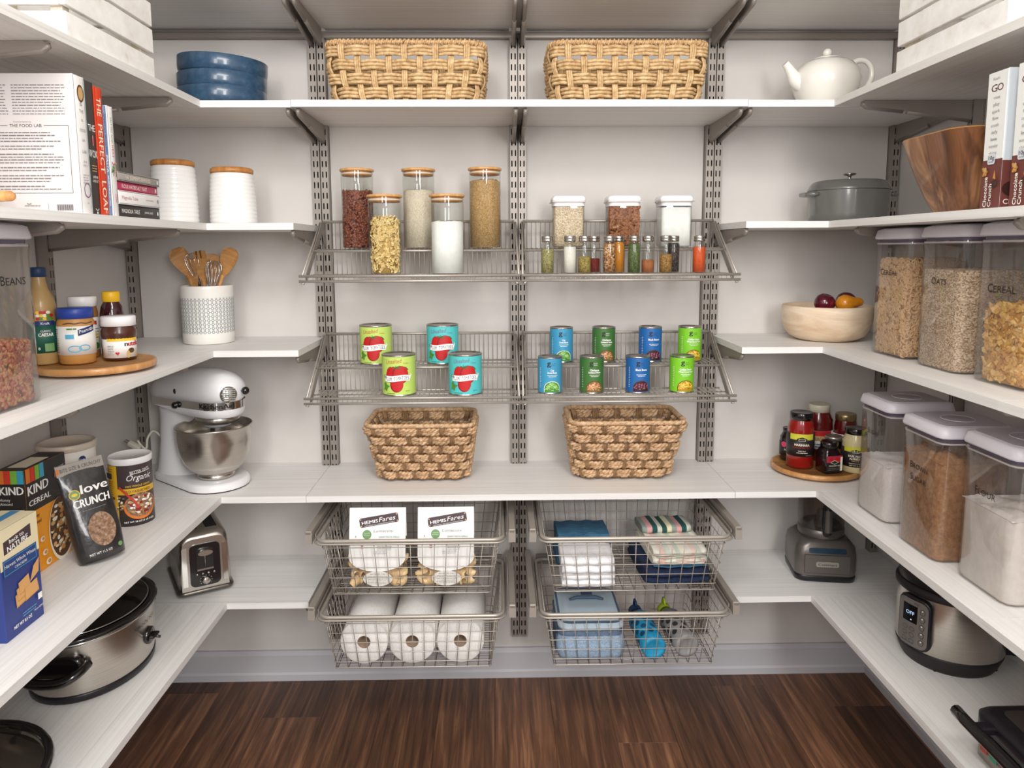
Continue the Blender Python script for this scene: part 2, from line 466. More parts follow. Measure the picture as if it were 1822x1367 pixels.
for key, (z, nm) in _lev.items():
    for i, s in enumerate(SEAM):
        for k in (-1, 1):
            o = bracket(s + k * .0131, YS, z - TB - .0005, 0, f'grey steel bracket under {nm}, {_side[k]} one of the {("left", "middle", "right")[i]} pair', 'brackets under the back shelves')
            if key == 'Z8': o.scale = (1, .72, 1)
for z, nm in ((Z4, 'canister shelf'), (Z6, 'utensil crock shelf'), (Z10, 'toaster shelf')):
    bracket(SEAM[0] - .0131, YS, z - TB - .0005, 0, f'grey steel bracket under the right end of the {nm}', 'brackets under the back shelves')
for z, nm in ((Z4, 'grey pot shelf'), (Z6, 'fruit bowl shelf'), (Z10, 'food processor shelf')):
    bracket(SEAM[2] + .0131, YS, z - TB - .0005, 0, f'grey steel bracket under the left end of the {nm}', 'brackets under the back shelves')
for z, l, r in ((Z1, 'blue bowls', 'teapot'), (Z4, 'white canisters', 'grey pot'), (Z6, 'utensil crock', 'fruit bowl')):
    bracket(WL + .017, YS, z - TB - .0005, 0, f'grey steel corner bracket under the shelf with the {l}', 'brackets under the back shelves')
    bracket(WR - .017, YS, z - TB - .0005, 0, f'grey steel corner bracket under the shelf with the {r}', 'brackets under the back shelves')
for z, nm in ((Z1, 'crate'), (Z4, 'cookbook'), (Z6, 'peanut butter'), (Z8, 'cereal box'), (Z10, 'slow cooker')):
    for y, w in zip(YSL, ('far', 'near')):
        bracket(WL + SD, y, z - TB - .0005, 90, f'grey steel bracket on the left wall under the {nm} shelf, {w} one', 'brackets on the side walls').scale = (1, 1.14, 1)
for z, nm in ((Z1, 'crate'), (Z4, 'acacia bowl'), (Z6, 'cereal canister'), (Z8, 'sugar canister'), (Z10, 'pressure cooker')):
    for y, w in zip(YSR, ('far', 'near')):
        bracket(WR - SD, y, z - TB - .0005, -90, f'grey steel bracket on the right wall under the {nm} shelf, {w} one', 'brackets on the side walls')

# ------------------------------------------------------------------ shelf boards (notched round the standards)
def board(poly, z, m, lab, grp):
    b = B(m); b.prism(poly, z - TB, z)
    cx = sum(p[0] for p in poly) / len(poly); cy = sum(p[1] for p in poly) / len(poly)
    b.v = [(x - cx, y - cy, zz) for x, y, zz in b.v]
    return tag(obj('shelf_board', b, loc=(cx, cy, 0)), lab, 'shelf', grp)
NY = YS - .0015
def back_board(x0, x1, z, lab, y0=YF):
    """from x0 to x1 along the back wall, cut out at each standard"""
    cuts = [(s - .0262, s + .0262) for s in SEAM] + [(WL, WL + .030), (WR - .030, WR)]
    pts = [(x0, y0), (x1, y0)]
    cs = sorted([(max(a, x0), min(c, x1)) for a, c in cuts if c > x0 and a < x1], reverse=True)
    top = [(x1, WB - .001)]
    if cs and cs[0][1] >= x1 - 1e-6: top = []
    pts += top if top else []
    for a, c in cs:
        if c >= x1 - 1e-6: pts += [(c, NY), (a, NY), (a, WB - .001)]
        elif a <= x0 + 1e-6: pts += [(c, WB - .001), (c, NY), (a, NY)]
        else: pts += [(c, WB - .001), (c, NY), (a, NY), (a, WB - .001)]
    if not (cs and cs[-1][0] <= x0 + 1e-6): pts.append((x0, WB - .001))
    return board(pts, z, 'laminate_x', lab, 'white shelf boards on the back wall')
gp = .0012
for z, (l, c, r) in ((Z0, ('uppermost white shelf board in the back left corner', 'uppermost white shelf board above the two pale baskets', 'uppermost white shelf board in the back right corner')),
                     (Z1, ('white shelf board under the blue bowls', 'white shelf board under the two pale baskets', 'white shelf board under the white teapot')),
                     (Z8, ('white counter shelf board under the stand mixer', 'white counter shelf board under the two braided baskets', 'white counter shelf board under the jar turntable'))):
    back_board(WL + .001, SEAM[0] - gp, z - (.0012 if z == Z1 else 0), l); back_board(SEAM[0], SEAM[2], z, c); back_board(SEAM[2] + gp, WR - .001, z - (.0012 if z == Z1 else 0), r)
for z, l, r in ((Z4, 'short white shelf board under the two white canisters', 'short white shelf board under the grey pot'),
                (Z6, 'short white shelf board under the utensil crock', 'short white shelf board under the wooden fruit bowl'),
                (Z10, 'low white shelf board under the toaster', 'low white shelf board under the food processor')):
    back_board(WL + .001, SEAM[0] - .006, z, l); back_board(SEAM[2] + .006, WR - .001, z, r)
def side_board(side, y0, y1, z, lab):
    wx, fx = ((WL + .001, XL) if side < 0 else (WR - .001, XR)); n = SD + .0015
    pts = [(fx, y0), (fx, y1), (wx, y1)]
    for y in (YSL if side < 0 else YSR):
        if y0 < y < y1:
            i = (WL + n) if side < 0 else (WR - n)
            pts += [(wx, y + .0135), (i, y + .0135), (i, y - .0135), (wx, y - .0135)]
    pts.append((wx, y0))
    if side < 0: pts.reverse()
    return board(pts, z, 'laminate_y', lab, 'white shelf boards on the side walls')
for z, n in ((Z1, 'white crate'), (Z4, 'cookbooks'), (Z6, 'peanut butter turntable'), (Z8, 'cereal boxes'), (Z10, 'oval slow cooker')):
    side_board(-1, .62, YF - .0012, z, f'white side shelf board on the left under the {n}')
for z, n, m in ((Z1, 'white crate', ''), (Z4, 'acacia wood bowl', ''), (Z6, 'cereal and oats canisters', 'near end'), (Z8, 'sugar and flour canisters', 'near end'), (Z10, 'pressure cooker', '')):
    if m:
        side_board(1, 1.287, YF - .0012, z, f'white side shelf board on the right under the {n}')
        side_board(1, .62, 1.2858, z, f'white side shelf board on the right, {m} beyond the joint below the {"crate" if z == Z6 else "flour"}')
    else: side_board(1, .62, YF - .0012, z, f'white side shelf board on the right under the {n}')

# ------------------------------------------------------------------ stepped wire can racks
def rack(x0, x1, zt, lab):
    """two steps of wire deck with a wire back, on the standards"""
    R = thing('wire_rack', lab, 'wire rack', ((x0 + x1) / 2, 2.2, zt - .155), 0, 'stepped wire racks on the back wall')
    hx = (x1 - x0) / 2; yo, zo = -2.2, -(zt - .155)
    yb, ym, yf = 2.268, 2.152, 2.036; zu, zl = zt - .0826, zt - .1545
    P = lambda x, y, z: (x, y + yo, z + zo)
    b = B('wire', True); n = 41
    for i in range(n):
        x = -hx + .012 + (2 * hx - .024) * i / (n - 1)
        b.tube([P(x, yb, zt), P(x, yb, zu), P(x, ym + .006, zu), P(x, ym, zu - .003), P(x, ym, zl), P(x, yf, zl), P(x, yf - .004, zl - .015)], .0012, 4)
    obj('deck_wires', b, parent=R)
    for nm, y, z, r in (('top_rail', yb, zt, .0042), ('back_rail', yb + .002, zu - .003, .0028), ('step_rail', ym - .002, zu - .0055, .0036), ('lower_back_rail', ym + .003, zl - .003, .0028), ('middle_rail', ym + .055, zu - .003, .002), ('lower_middle_rail', ym - .058, zl - .003, .002)):
        b = B('wire', True); e = .008 if nm == 'step_rail' else 0
        b.tube([P(-hx - e, y, z), P(hx + e, y, z)], r, 8); obj(nm, b, parent=R)
    for nm, z, r in (('front_rail', zl - .002, .0038), ('front_lip_rail', zl - .0165, .0036)):
        b = B('wire', True); b.tube([P(-hx - .012, yf - .004, z), P(hx + .012, yf - .004, z)], r, 8); obj(nm, b, parent=R)
    for s in (-1, 1):
        X = s * (hx - .002)
        b = B('platinum')
        prof = [(2.3055, zt + .004), (yb - .008, zt + .004), (yf + .012, zl - .004), (yf + .012, zl - .016), (yf + .030, zl - .016), (yb - .012, zt - .030), (2.3055, zt - .085)]
        b.extrude(prof, lambda y, z: P(X - .0012, y, z), lambda y, z: P(X + .0012, y, z)); obj('side_plate', b, parent=R)
        b = B('wire', True); b.tube([P(X + s * .005, yb - .012, zt - .004), P(X + s * .010, yf + .010, zl - .004)], .0034, 6); obj('side_brace', b, parent=R)
        b = B('wire', True); b.tube([P(X, yf - .004, zl - .016), P(X + s * .003, yf, zl - .024), P(X + s * .008, yf - .003, zl - .022)], .003, 6); obj('hook', b, parent=R)
    return R
for zt, (a, c) in ((1.5282, ('grey stepped wire rack holding the glass jars of rice and pasta', 'grey stepped wire rack holding the spice bottles')),
                   (1.1836, ('grey stepped wire rack holding the plum tomato cans', 'grey stepped wire rack holding the bean and corn cans'))):
    rack(SEAM[0] + .009, SEAM[1] - .0135, zt, a); rack(SEAM[1] + .0135, SEAM[2] - .009, zt, c)

# ------------------------------------------------------------------ pull-out wire drawers
def drawer(x0, x1, zt, lab, glab):
    """x0, x1 = outer sides of the tubular frame, zt = frame height"""
    cx = (x0 + x1) / 2; hx = (x1 - x0) / 2; y0, y1 = 1.92, 2.285
    D = thing('pull_out_wire_basket', lab, 'wire drawer', (cx, 2.1, zt - .164), 0, 'pull-out wire drawers')
    yo, zo = -2.1, -(zt - .164)
    ring = lambda e, z: [(x, y + yo, z + zo) for x, y in rrect(-hx + e, hx - e, y0 + e, y1 - e, .028, 5)]
    b = B('platinum_light', True); b.tube(ring(.0, zt), .0055, 8, closed=True); b.v = [(x, y, z) for x, y, z in b.v]; obj('frame', b, parent=D)
    b = B('wire', True); b.tube(ring(-.007, zt - .006), .0030, 6, closed=True); obj('frame_wire', b, parent=D)
    zb = zt - .162; tx, bx = hx - .009, hx - .036; yt0, yb0, yt1, yb1 = y0 + .008, y0 + .022, y1 - .010, y1 - .030
    def face(t): return (lerp(bx, tx, t), lerp(yb0, yt0, t), lerp(yb1, yt1, t), lerp(zb, zt - .004, t))
    b = B('wire', True); r = .0013
    for k in range(6):                                    # hoops
        t = (0, .12, .31, .50, .69, .88)[k]; w, ya, yc, z = face(t)
        b.tube([(x, y + yo, z + zo) for x, y in rrect(-w, w, ya, yc, .006, 2)], r if k else .0018, 4, closed=True)
    obj('hoop_wires', b, parent=D)
    b = B('wire', True); n = 15
    for i in range(n):                                    # front to back U wires
        s = -1 + 2 * i / (n - 1); w1 = s * (tx - .012); w0 = s * (bx - .006)
        b.tube([(w1, yt0 + yo, zt - .004 + zo), (w0, yb0 + yo, zb + zo), (w0, yb1 + yo, zb + zo), (w1, yt1 + yo, zt - .004 + zo)], r, 4)
    obj('upright_wires', b, parent=D)
    b = B('wire', True); m = 11
    for i in range(m):                                    # side to side U wires
        s = (i + .5) / m; ya, yt = lerp(yb0, yb1, s), lerp(yt0, yt1, s)
        b.tube([(-tx, yt + yo, zt - .004 + zo), (-bx, ya + yo, zb - .0026 + zo), (bx, ya + yo, zb - .0026 + zo), (tx, yt + yo, zt - .004 + zo)], r, 4)
    for y in [lerp(yb0, yb1, q / 22) for q in range(1, 22)]: b.tube([(-bx, y + yo, zb - .0026 + zo), (bx, y + yo, zb - .0026 + zo)], r * .8, 4)
    obj('cross_wires', b, parent=D)
    return D
def drawer_rail(x, z, s, lab):
    """side runner: a folded channel reaching from the standard"""
    b = B('platinum_light'); y0, y1 = 1.932, YS - .001; t = .009; h = .018
    b.bbox(x - t, x + t, y0, y1, z - h, z + h, .0015, 1)
    R = obj('drawer_runner', b); tag(R, lab, 'drawer runner', 'drawer runners')
    b = B('wire'); b.box(x - t - .0005, x + t + .0005, y0 - .0015, y0 + .006, z - h - .0005, z + .009); obj('end_cap', b, parent=R)
    b = B('platinum_dark'); b.box(x - t * .7, x + t * .7, y0 - .0008, y0, z + .0095, z + .0145); obj('end_slot', b, parent=R)
    b = B('platinum'); b.box(x - s * .0125 - .004 * (s > 0), x - s * .0125 + .004 * (s < 0), y0 + .02, y1 - .02, z - .006, z + .003); obj('track_lip', b, parent=R)
    return R
DR = [(-.505, .0165, .028, -.530, 'left'), (.108, .634, .091, .652, 'right')]
for zt, lev, (ll, lr) in ((.654, 'upper', ('pasta bags', 'folded towels')), (.4345, 'lower', ('paper towel rolls', 'lunch bag and bottles'))):
    drawer(-.5035, .0065, zt, f'grey wire drawer holding the {ll}', lev)
    drawer(.113, .636, zt, f'grey wire drawer holding the {lr}', lev)
    zr = zt + .006
    drawer_rail(-.527, zr, -1, f'grey drawer runner left of the {ll}'); drawer_rail(.0315, zr, 1, f'grey drawer runner right of the {ll}')
    drawer_rail(.0885, zr, -1, f'grey drawer runner left of the {lr}'); drawer_rail(.6595, zr, 1, f'grey drawer runner right of the {lr}')
    for x0, x1, nm in ((-.50, .005, ll), (.115, .634, lr)):
        b = B('platinum_dark'); b.box(x0, x1, 2.294, 2.302, zt - .02, zt + .012)
        tag(obj('drawer_cross_bar', b), f'dark grey cross bar behind the wire drawer of {nm}', 'cross bar', 'drawer cross bars')
# ================================================================== shared bits for jars, cans and contents
mat_clear('glass', '#f4f6f4', 1.45, .02)
mat_clear('clear_plastic', '#efece9', 1.5, .04, .05, '#cfc8c4')
mat('steel', '#b9b4ad', .25, .95); mat('steel_dark', '#77716b', .35, .9)
mat('chrome', '#d6d4d0', .12, 1.0)
mat('white_plastic', '#f1eff0', .38); mat('lilac_white', '#dedae2', .35, 0, .5)
mat('silicone', '#e7ddd2', .6)
mat('black_plastic', '#17131a', .35); mat('black_gloss', '#120e10', .16, 0, .6, .3); mat('black_matte', '#1e1a1c', .6)
mat('ink_black', '#191717', .6); mat('ink_dark', '#3a3638', .6); mat('ink_grey', '#8c8888', .7); mat('ink_white', '#f6f4f0', .5); mat('ink_cream', '#efe6cf', .6)
mat('ink_red', '#c11a1f', .45); mat('ink_darkred', '#8d1218', .5); mat('ink_green', '#2f6a2c', .5); mat('ink_leaf', '#4f8a2c', .5); mat('ink_yellow', '#f0c62c', .5)
mat('ink_orange', '#ee8b1e', .5); mat('ink_navy', '#1c2f6a', .5); mat('ink_blue', '#2f6bb4', .5); mat('ink_sky', '#5fb3d9', .5); mat('ink_pink', '#d8456a', .5); mat('ink_tan', '#c9a36a', .6); mat('ink_brown', '#5b3a22', .6)
mat_noise('bamboo', [(.3, '#b97f45'), (.5, '#cf9b5e'), (.7, '#dcb078')], (60, 8, 8), 4, .45, .1, .0005)
mat_noise('bamboo_dark', [(.3, '#a8692f'), (.5, '#bf8243'), (.7, '#cf9554')], (60, 8, 8), 4, .42, .1, .0005)

def spin(n, rng, tilt=.5):
    """random frame whose z leans round the normal n"""
    n = Vector(n).normalized()
    n = (n + Vector((rng.uniform(-1, 1), rng.uniform(-1, 1), rng.uniform(-1, 1))) * tilt).normalized()
    x = n.orthogonal().normalized(); y = n.cross(x); a = rng.uniform(0, 2 * PI)
    u = x * math.cos(a) + y * math.sin(a); v = n.cross(u)
    return Matrix(((u.x, v.x, n.x), (u.y, v.y, n.y), (u.z, v.z, n.z)))
def _tmpl_ell(n, m, sx, sy, sz):
    t = B(); t.sphere((0, 0, 0), 1, n, m, sx, sy, sz); return t.v, t.f
def _tmpl_ring(R, r, n=9, m=5):
    t = B(); t.rings([[((R + r * math.cos(2 * PI * j / m)) * math.cos(2 * PI * i / n), (R + r * math.cos(2 * PI * j / m)) * math.sin(2 * PI * i / n), r * math.sin(2 * PI * j / m)) for j in range(m)] for i in range(n)], True, loop=True); return t.v, t.f
def _tmpl_flake(s):
    vs = [(0, 0, .18 * s)] + [(s * math.cos(i * PI / 3.5) * (1 + .18 * (i % 2)), s * .8 * math.sin(i * PI / 3.5), s * (.22 if i % 3 == 0 else -.12)) for i in range(7)]
    return vs, [(0, 1 + i, 1 + (i + 1) % 7) for i in range(7)]
def _tmpl_bow(s):
    """bow-tie pasta: pinched middle, fluted ends"""
    vs, fs = [], []
    for i, (x, h) in enumerate(((-1, .62), (-.5, .45), (0, .13), (.5, .45), (1, .62))):
        for j, y in enumerate((-1, -.35, 0, .35, 1)):
            vs.append((x * s, y * h * s, s * ((.30 if j == 2 else (-.05 if j in (1, 3) else .12)) * (1 if i == 2 else .8))))
    for i in range(4):
        for j in range(4): fs.append((i * 5 + j, i * 5 + j + 1, i * 5 + j + 6, i * 5 + j + 5))
    return vs, fs
def scatter(b, n, surf, tmpl, rng, tilt=.35, mats=None, sc=(.85, 1.15), smooth=True):
    vs, fs = tmpl
    for _ in range(n):
        p, nr = surf(rng); R = spin(nr, rng, tilt); k = rng.uniform(*sc)
        if mats: b.m = rng.choice(mats)
        b.add([Vector(p) + R @ (Vector(v) * k) for v in vs], fs, smooth)
def s_cyl(r, z0, z1, cx=0, cy=0, a=(0, 2 * PI)):
    def f(g):
        t = g.uniform(*a); return (cx + r * math.sin(t), cy - r * math.cos(t), g.uniform(z0, z1)), (math.sin(t), -math.cos(t), 0)
    return f
def s_disc(r, z, cx=0, cy=0):
    def f(g):
        t = g.uniform(0, 2 * PI); q = r * math.sqrt(g.random()); return (cx + q * math.sin(t), cy - q * math.cos(t), z), (0, 0, 1)
    return f
def s_box(x0, x1, y0, y1, z0, z1, sides='-x -y +z'):
    ss = sides.split()
    def f(g):
        s = g.choice(ss); x, y, z = g.uniform(x0, x1), g.uniform(y0, y1), g.uniform(z0, z1)
        if s == '-x': return (x0, y, z), (-1, 0, 0)
        if s == '+x': return (x1, y, z), (1, 0, 0)
        if s == '-y': return (x, y0, z), (0, -1, 0)
        if s == '+y': return (x, y1, z), (0, 1, 0)
        return (x, y, z1), (0, 0, 1)
    return f
def heap(b, r, z0, z1, n=28, bumps=.003, rng=None, sx=1., sy=1.):
    """solid column of stuff with an uneven top"""
    rng = rng or random.Random(1); rs = [[(0, 0, z0)] * n]
    rs = [[(sx * q * math.sin(2 * PI * j / n), -sy * q * math.cos(2 * PI * j / n), z) for j in range(n)] for q, z in ((.0001, z0), (r, z0), (r, z1))]
    for q in (.8, .55, .3, .0001): rs.append([(sx * q * r * math.sin(2 * PI * j / n), -sy * q * r * math.cos(2 * PI * j / n), z1 + rng.uniform(-.3, 1) * bumps) for j in range(n)])
    return b.rings(rs, True, smooth=True)

# ------------------------------------------------------------------ glass jars with bamboo lids
mat_noise('beans_red', [(.3, '#57281e'), (.5, '#7a3e2c'), (.7, '#97583f')], (90, 90, 90), 2, .3)
mat('beans_core', '#3c1511', .7)
mat_grain('rice', [(0, '#c9b9a2'), (.5, '#dccdb8'), (1, '#eadfcd')], (900, 900, 330), .7, .3, .0006)
mat_noise('flour', [(.3, '#f3f1ef'), (.7, '#faf9f8')], (60, 60, 60), 4, .9, .2, .002)
mat_grain('brown_rice', [(0, '#93703f'), (.5, '#b8925e'), (1, '#d2b080')], (700, 700, 500), .8, .5, .001)
mat_noise('pasta', [(.3, '#e2c27c'), (.55, '#f0d79a'), (.75, '#fae9c0')], (80, 80, 80), 3, .55)
mat('pasta_core', '#c9a25c', .8)
UD, LD = 1.5282 - .0826 + .0013, 1.5282 - .1545 + .0013      # deck heights of the jar racks
UC, LC = 1.1836 - .0826 + .0013, 1.1836 - .1545 + .0013      # ... of the can racks
YU, YLo = 2.203, 2.086
def jar(x, y, z, h, fill, what, lab):
    T = thing('glass_jar', lab, 'jar', (x, y, z), 0, 'glass jars with bamboo lids'); r = .0465; g = random.Random(int(x * 997) + 5)
    b = B('glass', True); b.lathe([(0, .0015), (r * .9, .0015), (r, .006), (r, h - .006)], 40); obj('jar_glass', b, parent=T)
    b = B('bamboo', True); b.lathe([(0, h - .007), (r + .0025, h - .007), (r + .0035, h - .005), (r + .0035, h - .0015), (r + .002, h), (0, h)], 36); L = obj('lid', b, parent=T)
    b = B('bamboo_dark', True); b.lathe([(r * .93, h - .0075), (r * .93, h - .0115)], 32).lathe([(r * .93, h - .0165), (r * .93, h - .020), (0, h - .020)], 32); obj('lid_plug', b, parent=L)
    b = B('silicone', True); b.lathe([(r * .93, h - .0115), (r * .965, h - .0125), (r * .965, h - .0155), (r * .93, h - .0165)], 32); obj('seal', b, parent=L)
    rc, zf = r - .002, fill
    if what == 'beans':
        b = B('beans_core', True); heap(b, rc - .004, .003, zf - .004, rng=g); b.use('beans_red')
        t = _tmpl_ell(8, 5, .0060, .0040, .0034)
        scatter(b, 1900, s_cyl(rc - .0036, .006, zf), t, g, .25); scatter(b, 220, s_disc(rc - .004, zf - .002), t, g)
    elif what == 'pasta':
        b = B('pasta_core', True); heap(b, rc - .012, .003, zf - .012, rng=g); b.use('pasta')
        scatter(b, 460, s_cyl(rc - .0085, .010, zf - .006), _tmpl_bow(.0088), g, .5, smooth=False); scatter(b, 26, s_disc(rc - .013, zf - .004), _tmpl_bow(.0095), g, .8, smooth=False)
    else:
        b = B(what, True); heap(b, rc, .003, zf, 32, .004 if what != 'brown_rice' else .007, g)
    obj('contents', b, parent=T, kind='stuff')
jar(-.417, YU, UD, .232, .167, 'beans', 'tall glass jar of dark red beans with a bamboo lid')
jar(-.320, YLo + .002, LD, .221, .161, 'pasta', 'glass jar of yellow bow-tie pasta with a bamboo lid')
jar(-.236, YU, UD, .232, .168, 'rice', 'tall glass jar of pale rice with a bamboo lid')
jar(-.145, YLo, LD, .221, .145, 'flour', 'glass jar of white flour with a bamboo lid')
jar(-.040, YU, UD, .234, .195, 'brown_rice', 'tall glass jar of golden brown grain with a bamboo lid')

# ------------------------------------------------------------------ clear canisters with white flip lids
mat_grain('oats', [(0, '#a98c6e'), (.35, '#cdb596'), (.7, '#e2d0b6'), (1, '#f0e4d2')], (430, 430, 560), .8, .5, .001)
mat_noise('almond_skin', [(.3, '#6f3c22'), (.55, '#935a36'), (.75, '#b27f55')], (120, 120, 120), 3, .5)
def canister(x, lab, what, fill):
    T = thing('flip_lid_canister', lab, 'canister', (x, 2.206, UD), 0, 'clear canisters with white lids'); a, h = .0455, .151; g = random.Random(int(x * 991))
    b = B('glass', True)
    for z0, z1, k in ((.0015, h - .022, 0),):
        b.rings([[(px, py, z) for px, py in rrect(-q, q, -q, q, .012, 4)] for q, z in ((a - .006, z0), (a, z0 + .006), (a, z1))], True, True)
    obj('body', b, parent=T)
    b = B('white_plastic', True); rr_ = lambda q, z: [(px, py, z) for px, py in rrect(-q, q, -q, q, .013, 4)]
    b.rings([rr_(a + .001, h - .030), rr_(a + .001, h - .019), rr_(a + .004, h - .018), rr_(a + .004, h - .008), rr_(a + .001, h - .001), rr_(a - .006, h)], True, False, True); L = obj('lid', b, parent=T)
    b = B('steel_dark'); b.box(-a - .009, -a - .003, -.012, .012, h - .0195, h - .0175).box(-a - .004, a + .0045, -a - .0052, -a - .0042, h - .0185, h - .0172); obj('lever', b, parent=L)
    if what == 'almonds':
        b = B('beans_core'); c = a - .007; b.box(-c, c, -c, c, .004, fill - .006); b.use('almond_skin', True)
        t = _tmpl_ell(7, 5, .0088, .0048, .0034); q = a - .0048
        scatter(b, 760, s_box(-q, q, -q, q, .008, fill - .008, '-x -y -y +x'), t, g, .25); scatter(b, 90, s_disc(q * .9, fill - .008), t, g)
    else:
        b = B(what, True); c = a - .002
        b.rings([[(px, py, z) for px, py in rrect(-q, q, -q, q, min(.012, q * .9), 4)] for q, z in ((c - .004, .003), (c, .006), (c, fill), (c * .55, fill + (.004 if what == 'flour' else .002)), (.001, fill))], True, True, True)
    obj('contents', b, parent=T, kind='stuff')
canister(.207, 'clear canister of rolled oats with a white lid behind the spices', 'oats', .123)
canister(.370, 'clear canister of whole almonds with a white lid behind the spices', 'almonds', .128)
canister(.524, 'clear canister of white sugar with a white lid behind the spices', 'flour', .116)

# ------------------------------------------------------------------ spice bottles
SP = [('herb_tan', [(0, '#6f6a38'), (.5, '#8f8a55'), (1, '#b5a878')], 500, .068), ('salt', [(0, '#ddd6cc'), (1, '#efeae2')], 900, .074), ('seed_olive', [(0, '#6b5c2a'), (.5, '#94803f'), (1, '#b7a05a')], 420, .046),
      ('chili_dark', [(0, '#641713'), (1, '#7c231b')], 900, .040), ('pepper_mix', [(0, '#4a2f1c'), (.4, '#8e5a2f'), (.7, '#c0895a'), (1, '#dcb890')], 300, .084), ('turmeric', [(0, '#bd7414'), (1, '#d48a22')], 900, .096),
      ('herb_green', [(0, '#33421f'), (.5, '#4d6130'), (1, '#6d7d45')], 500, .082), ('cinnamon', [(0, '#94542c'), (1, '#ad6a3d')], 900, .036), ('seed_brown', [(0, '#6d4a20'), (.5, '#946a32'), (1, '#b98d4d')], 420, .052),
      ('pepper_black', [(0, '#171213'), (.6, '#352a29'), (1, '#6b5a55')], 380, .084), ('paprika', [(0, '#c5461a'), (1, '#dd5f22')], 900, .072)]
SPL = ['pale green dried herb', 'white salt', 'olive brown seeds', 'dark red chili powder', 'mixed peppercorns', 'golden turmeric', 'dark green dried herb', 'a little light brown powder', 'brown seeds', 'black peppercorns', 'bright orange paprika']
SPX = [(.137, 2.068), (.200, 2.066), (.241, 2.064), (.2725, 2.106), (.311, 2.064), (.3435, 2.106), (.381, 2.064), (.421, 2.068), (.471, 2.066), (.5015, 2.106), (.566, 2.068)]
_cap = B('steel', True); _cap.lathe([(.0150, .088), (.0162, .089), (.0162, .0945), (.0155, .0955), (.0162, .0965), (.0162, .1035), (.015, .105), (0, .105)], 24); _capm = mesh_of(_cap, 'cap')
_gl = B('glass', True); _gl.lathe([(0, .001), (.0165, .001), (.0182, .003), (.0182, .078), (.0172, .082), (.0142, .086), (.0142, .092)], 28); _glm = mesh_of(_gl, 'bottle_glass')
for (nm, st, sc, fl), lb, (x, y) in zip(SP, SPL, SPX):
    mat_grain(nm, st, sc, .8, .4, .0008)
    T = thing('spice_bottle', f'small glass spice bottle of {lb} with a steel cap', 'spice bottle', (x, y, LD), 0, 'spice bottles on the wire rack')
    obj('bottle_glass', _glm, parent=T); obj('cap', _capm, parent=T)
    b = B(nm, True); heap(b, .0172 if fl < .079 else .0165, .0025, min(fl, .079), 20, .002, random.Random(4))
    if fl > .079: b.lathe([(.0165, .079), (.0138, .0845), (.0138, fl - .006), (0, fl - .006)], 20)
    obj('contents', b, parent=T, kind='stuff')

# ------------------------------------------------------------------ tin cans
mat('can_lime', '#bfd96b', .4); mat('can_teal', '#55c3c4', .4)
mat('can_blue', '#3f95bd', .4); mat('can_forest', '#3f6f33', .4); mat('can_royal', '#1f63a8', .4); mat('can_green', '#7cc629', .4)
def can_body(T, r, h, lm):
    b = B('steel', True); b.lathe([(0, .003), (r * .93, .003), (r * .95, 0), (r * 1.005, .0005), (r * 1.01, .0025), (r * .985, .004), (r * .985, .005), (r * .985, h - .0045), (r * 1.01, h - .003), (r * 1.01, h - .0008), (r * .995, h), (r * .955, h - .0005), (r * .945, h - .004), (r * .6, h - .0035), (r * .55, h - .0042), (0, h - .004)], 40); obj('tin', b, parent=T)
    b = B(lm, True); b.lathe([(r * .99, .0045), (r * .99, h - .004)], 48); return obj('label', b, parent=T)
def tomato_can(x, y, z, col, lab, acc):
    r, h = .0485, .117
    T = thing('tomato_can', lab, 'can', (x, y, z), 0, 'plum tomato cans'); L = can_body(T, r, h, col)
    p = Pr(cmap(r * .99, 0))
    p.text(acc, 'Unsalted', -.010, .0945, .0115, .046, shear=.25, rot=.10); p.text(acc, 'Crushed', .026, .0930, .0042, .016, rot=-.06)
    for sx, rt in ((-1, .5), (1, -.5)):
        p.poly('ink_green', [(sx * (.012 + .020 * t) + .002, .082 - .006 * t + s * .006 * math.sin(PI * t)) for t, s in [(i / 6, 1) for i in range(7)] + [(1 - i / 6, -1) for i in range(1, 6)]])
    p.disc('ink_red', -.012, .061, .021, .024); p.disc('ink_darkred', .010, .062, .0235, .026); p.disc('ink_red', .012, .063, .021, .0245); p.disc('ink_darkred', -.001, .033, .0185, .021); p.disc('ink_red', .001, .034, .017, .0195)
    for a in range(7): p.line('ink_green', [(0, .083), (.013 * math.cos(a * .9), .083 + .006 * math.sin(a * .9))], .0016)
    wave = lambda t: .052 + .003 * math.sin((t - .5) * 5) - .004 * (t - .5)
    n = 14
    p.poly('ink_white', [(-.037 + .074 * i / n, wave(i / n) - .0085) for i in range(n + 1)] + [(-.037 + .074 * i / n, wave(i / n) + .0085) for i in range(n, -1, -1)])
    p.poly('ink_white', [(.037, .047), (.043, .061), (.038, .067), (.040, .060), (.034, .056)])
    for i, ch in enumerate('PLUM TOMATOES'):
        if ch != ' ': t = (i + .5) / 13; p.text('ink_navy', ch, -.035 + .070 * t, wave(t) - .005, .0100, .0041); p.d -= p.gap
    p.poly('ink_leaf', [(-.040, .036), (-.034, .042), (-.030, .034), (-.020, .030), (-.028, .024), (-.030, .014), (-.036, .020), (-.042, .018), (-.038, .027)])
    p.text('ink_green' if acc == 'ink_red2' else 'ink_navy', 'NET WT', .030, .014, .003, .012); p.lines('ink_green', -.040, -.028, .060, 3, .003, .0012); p.lines('ink_green', -.030, -.005, .0085, 1, .003, .0012)
    obj('label_print', p, parent=L)
mat('ink_red2', '#c8402c', .5); mat('ink_mauve', '#7d4a80', .5)
tomato_can(-.374, YU, UC, 'can_lime', 'lime green can of plum tomatoes on the upper step of the rack', 'ink_red2')
tomato_can(-.172, YU, UC, 'can_teal', 'teal can of plum tomatoes on the upper step of the rack', 'ink_mauve')
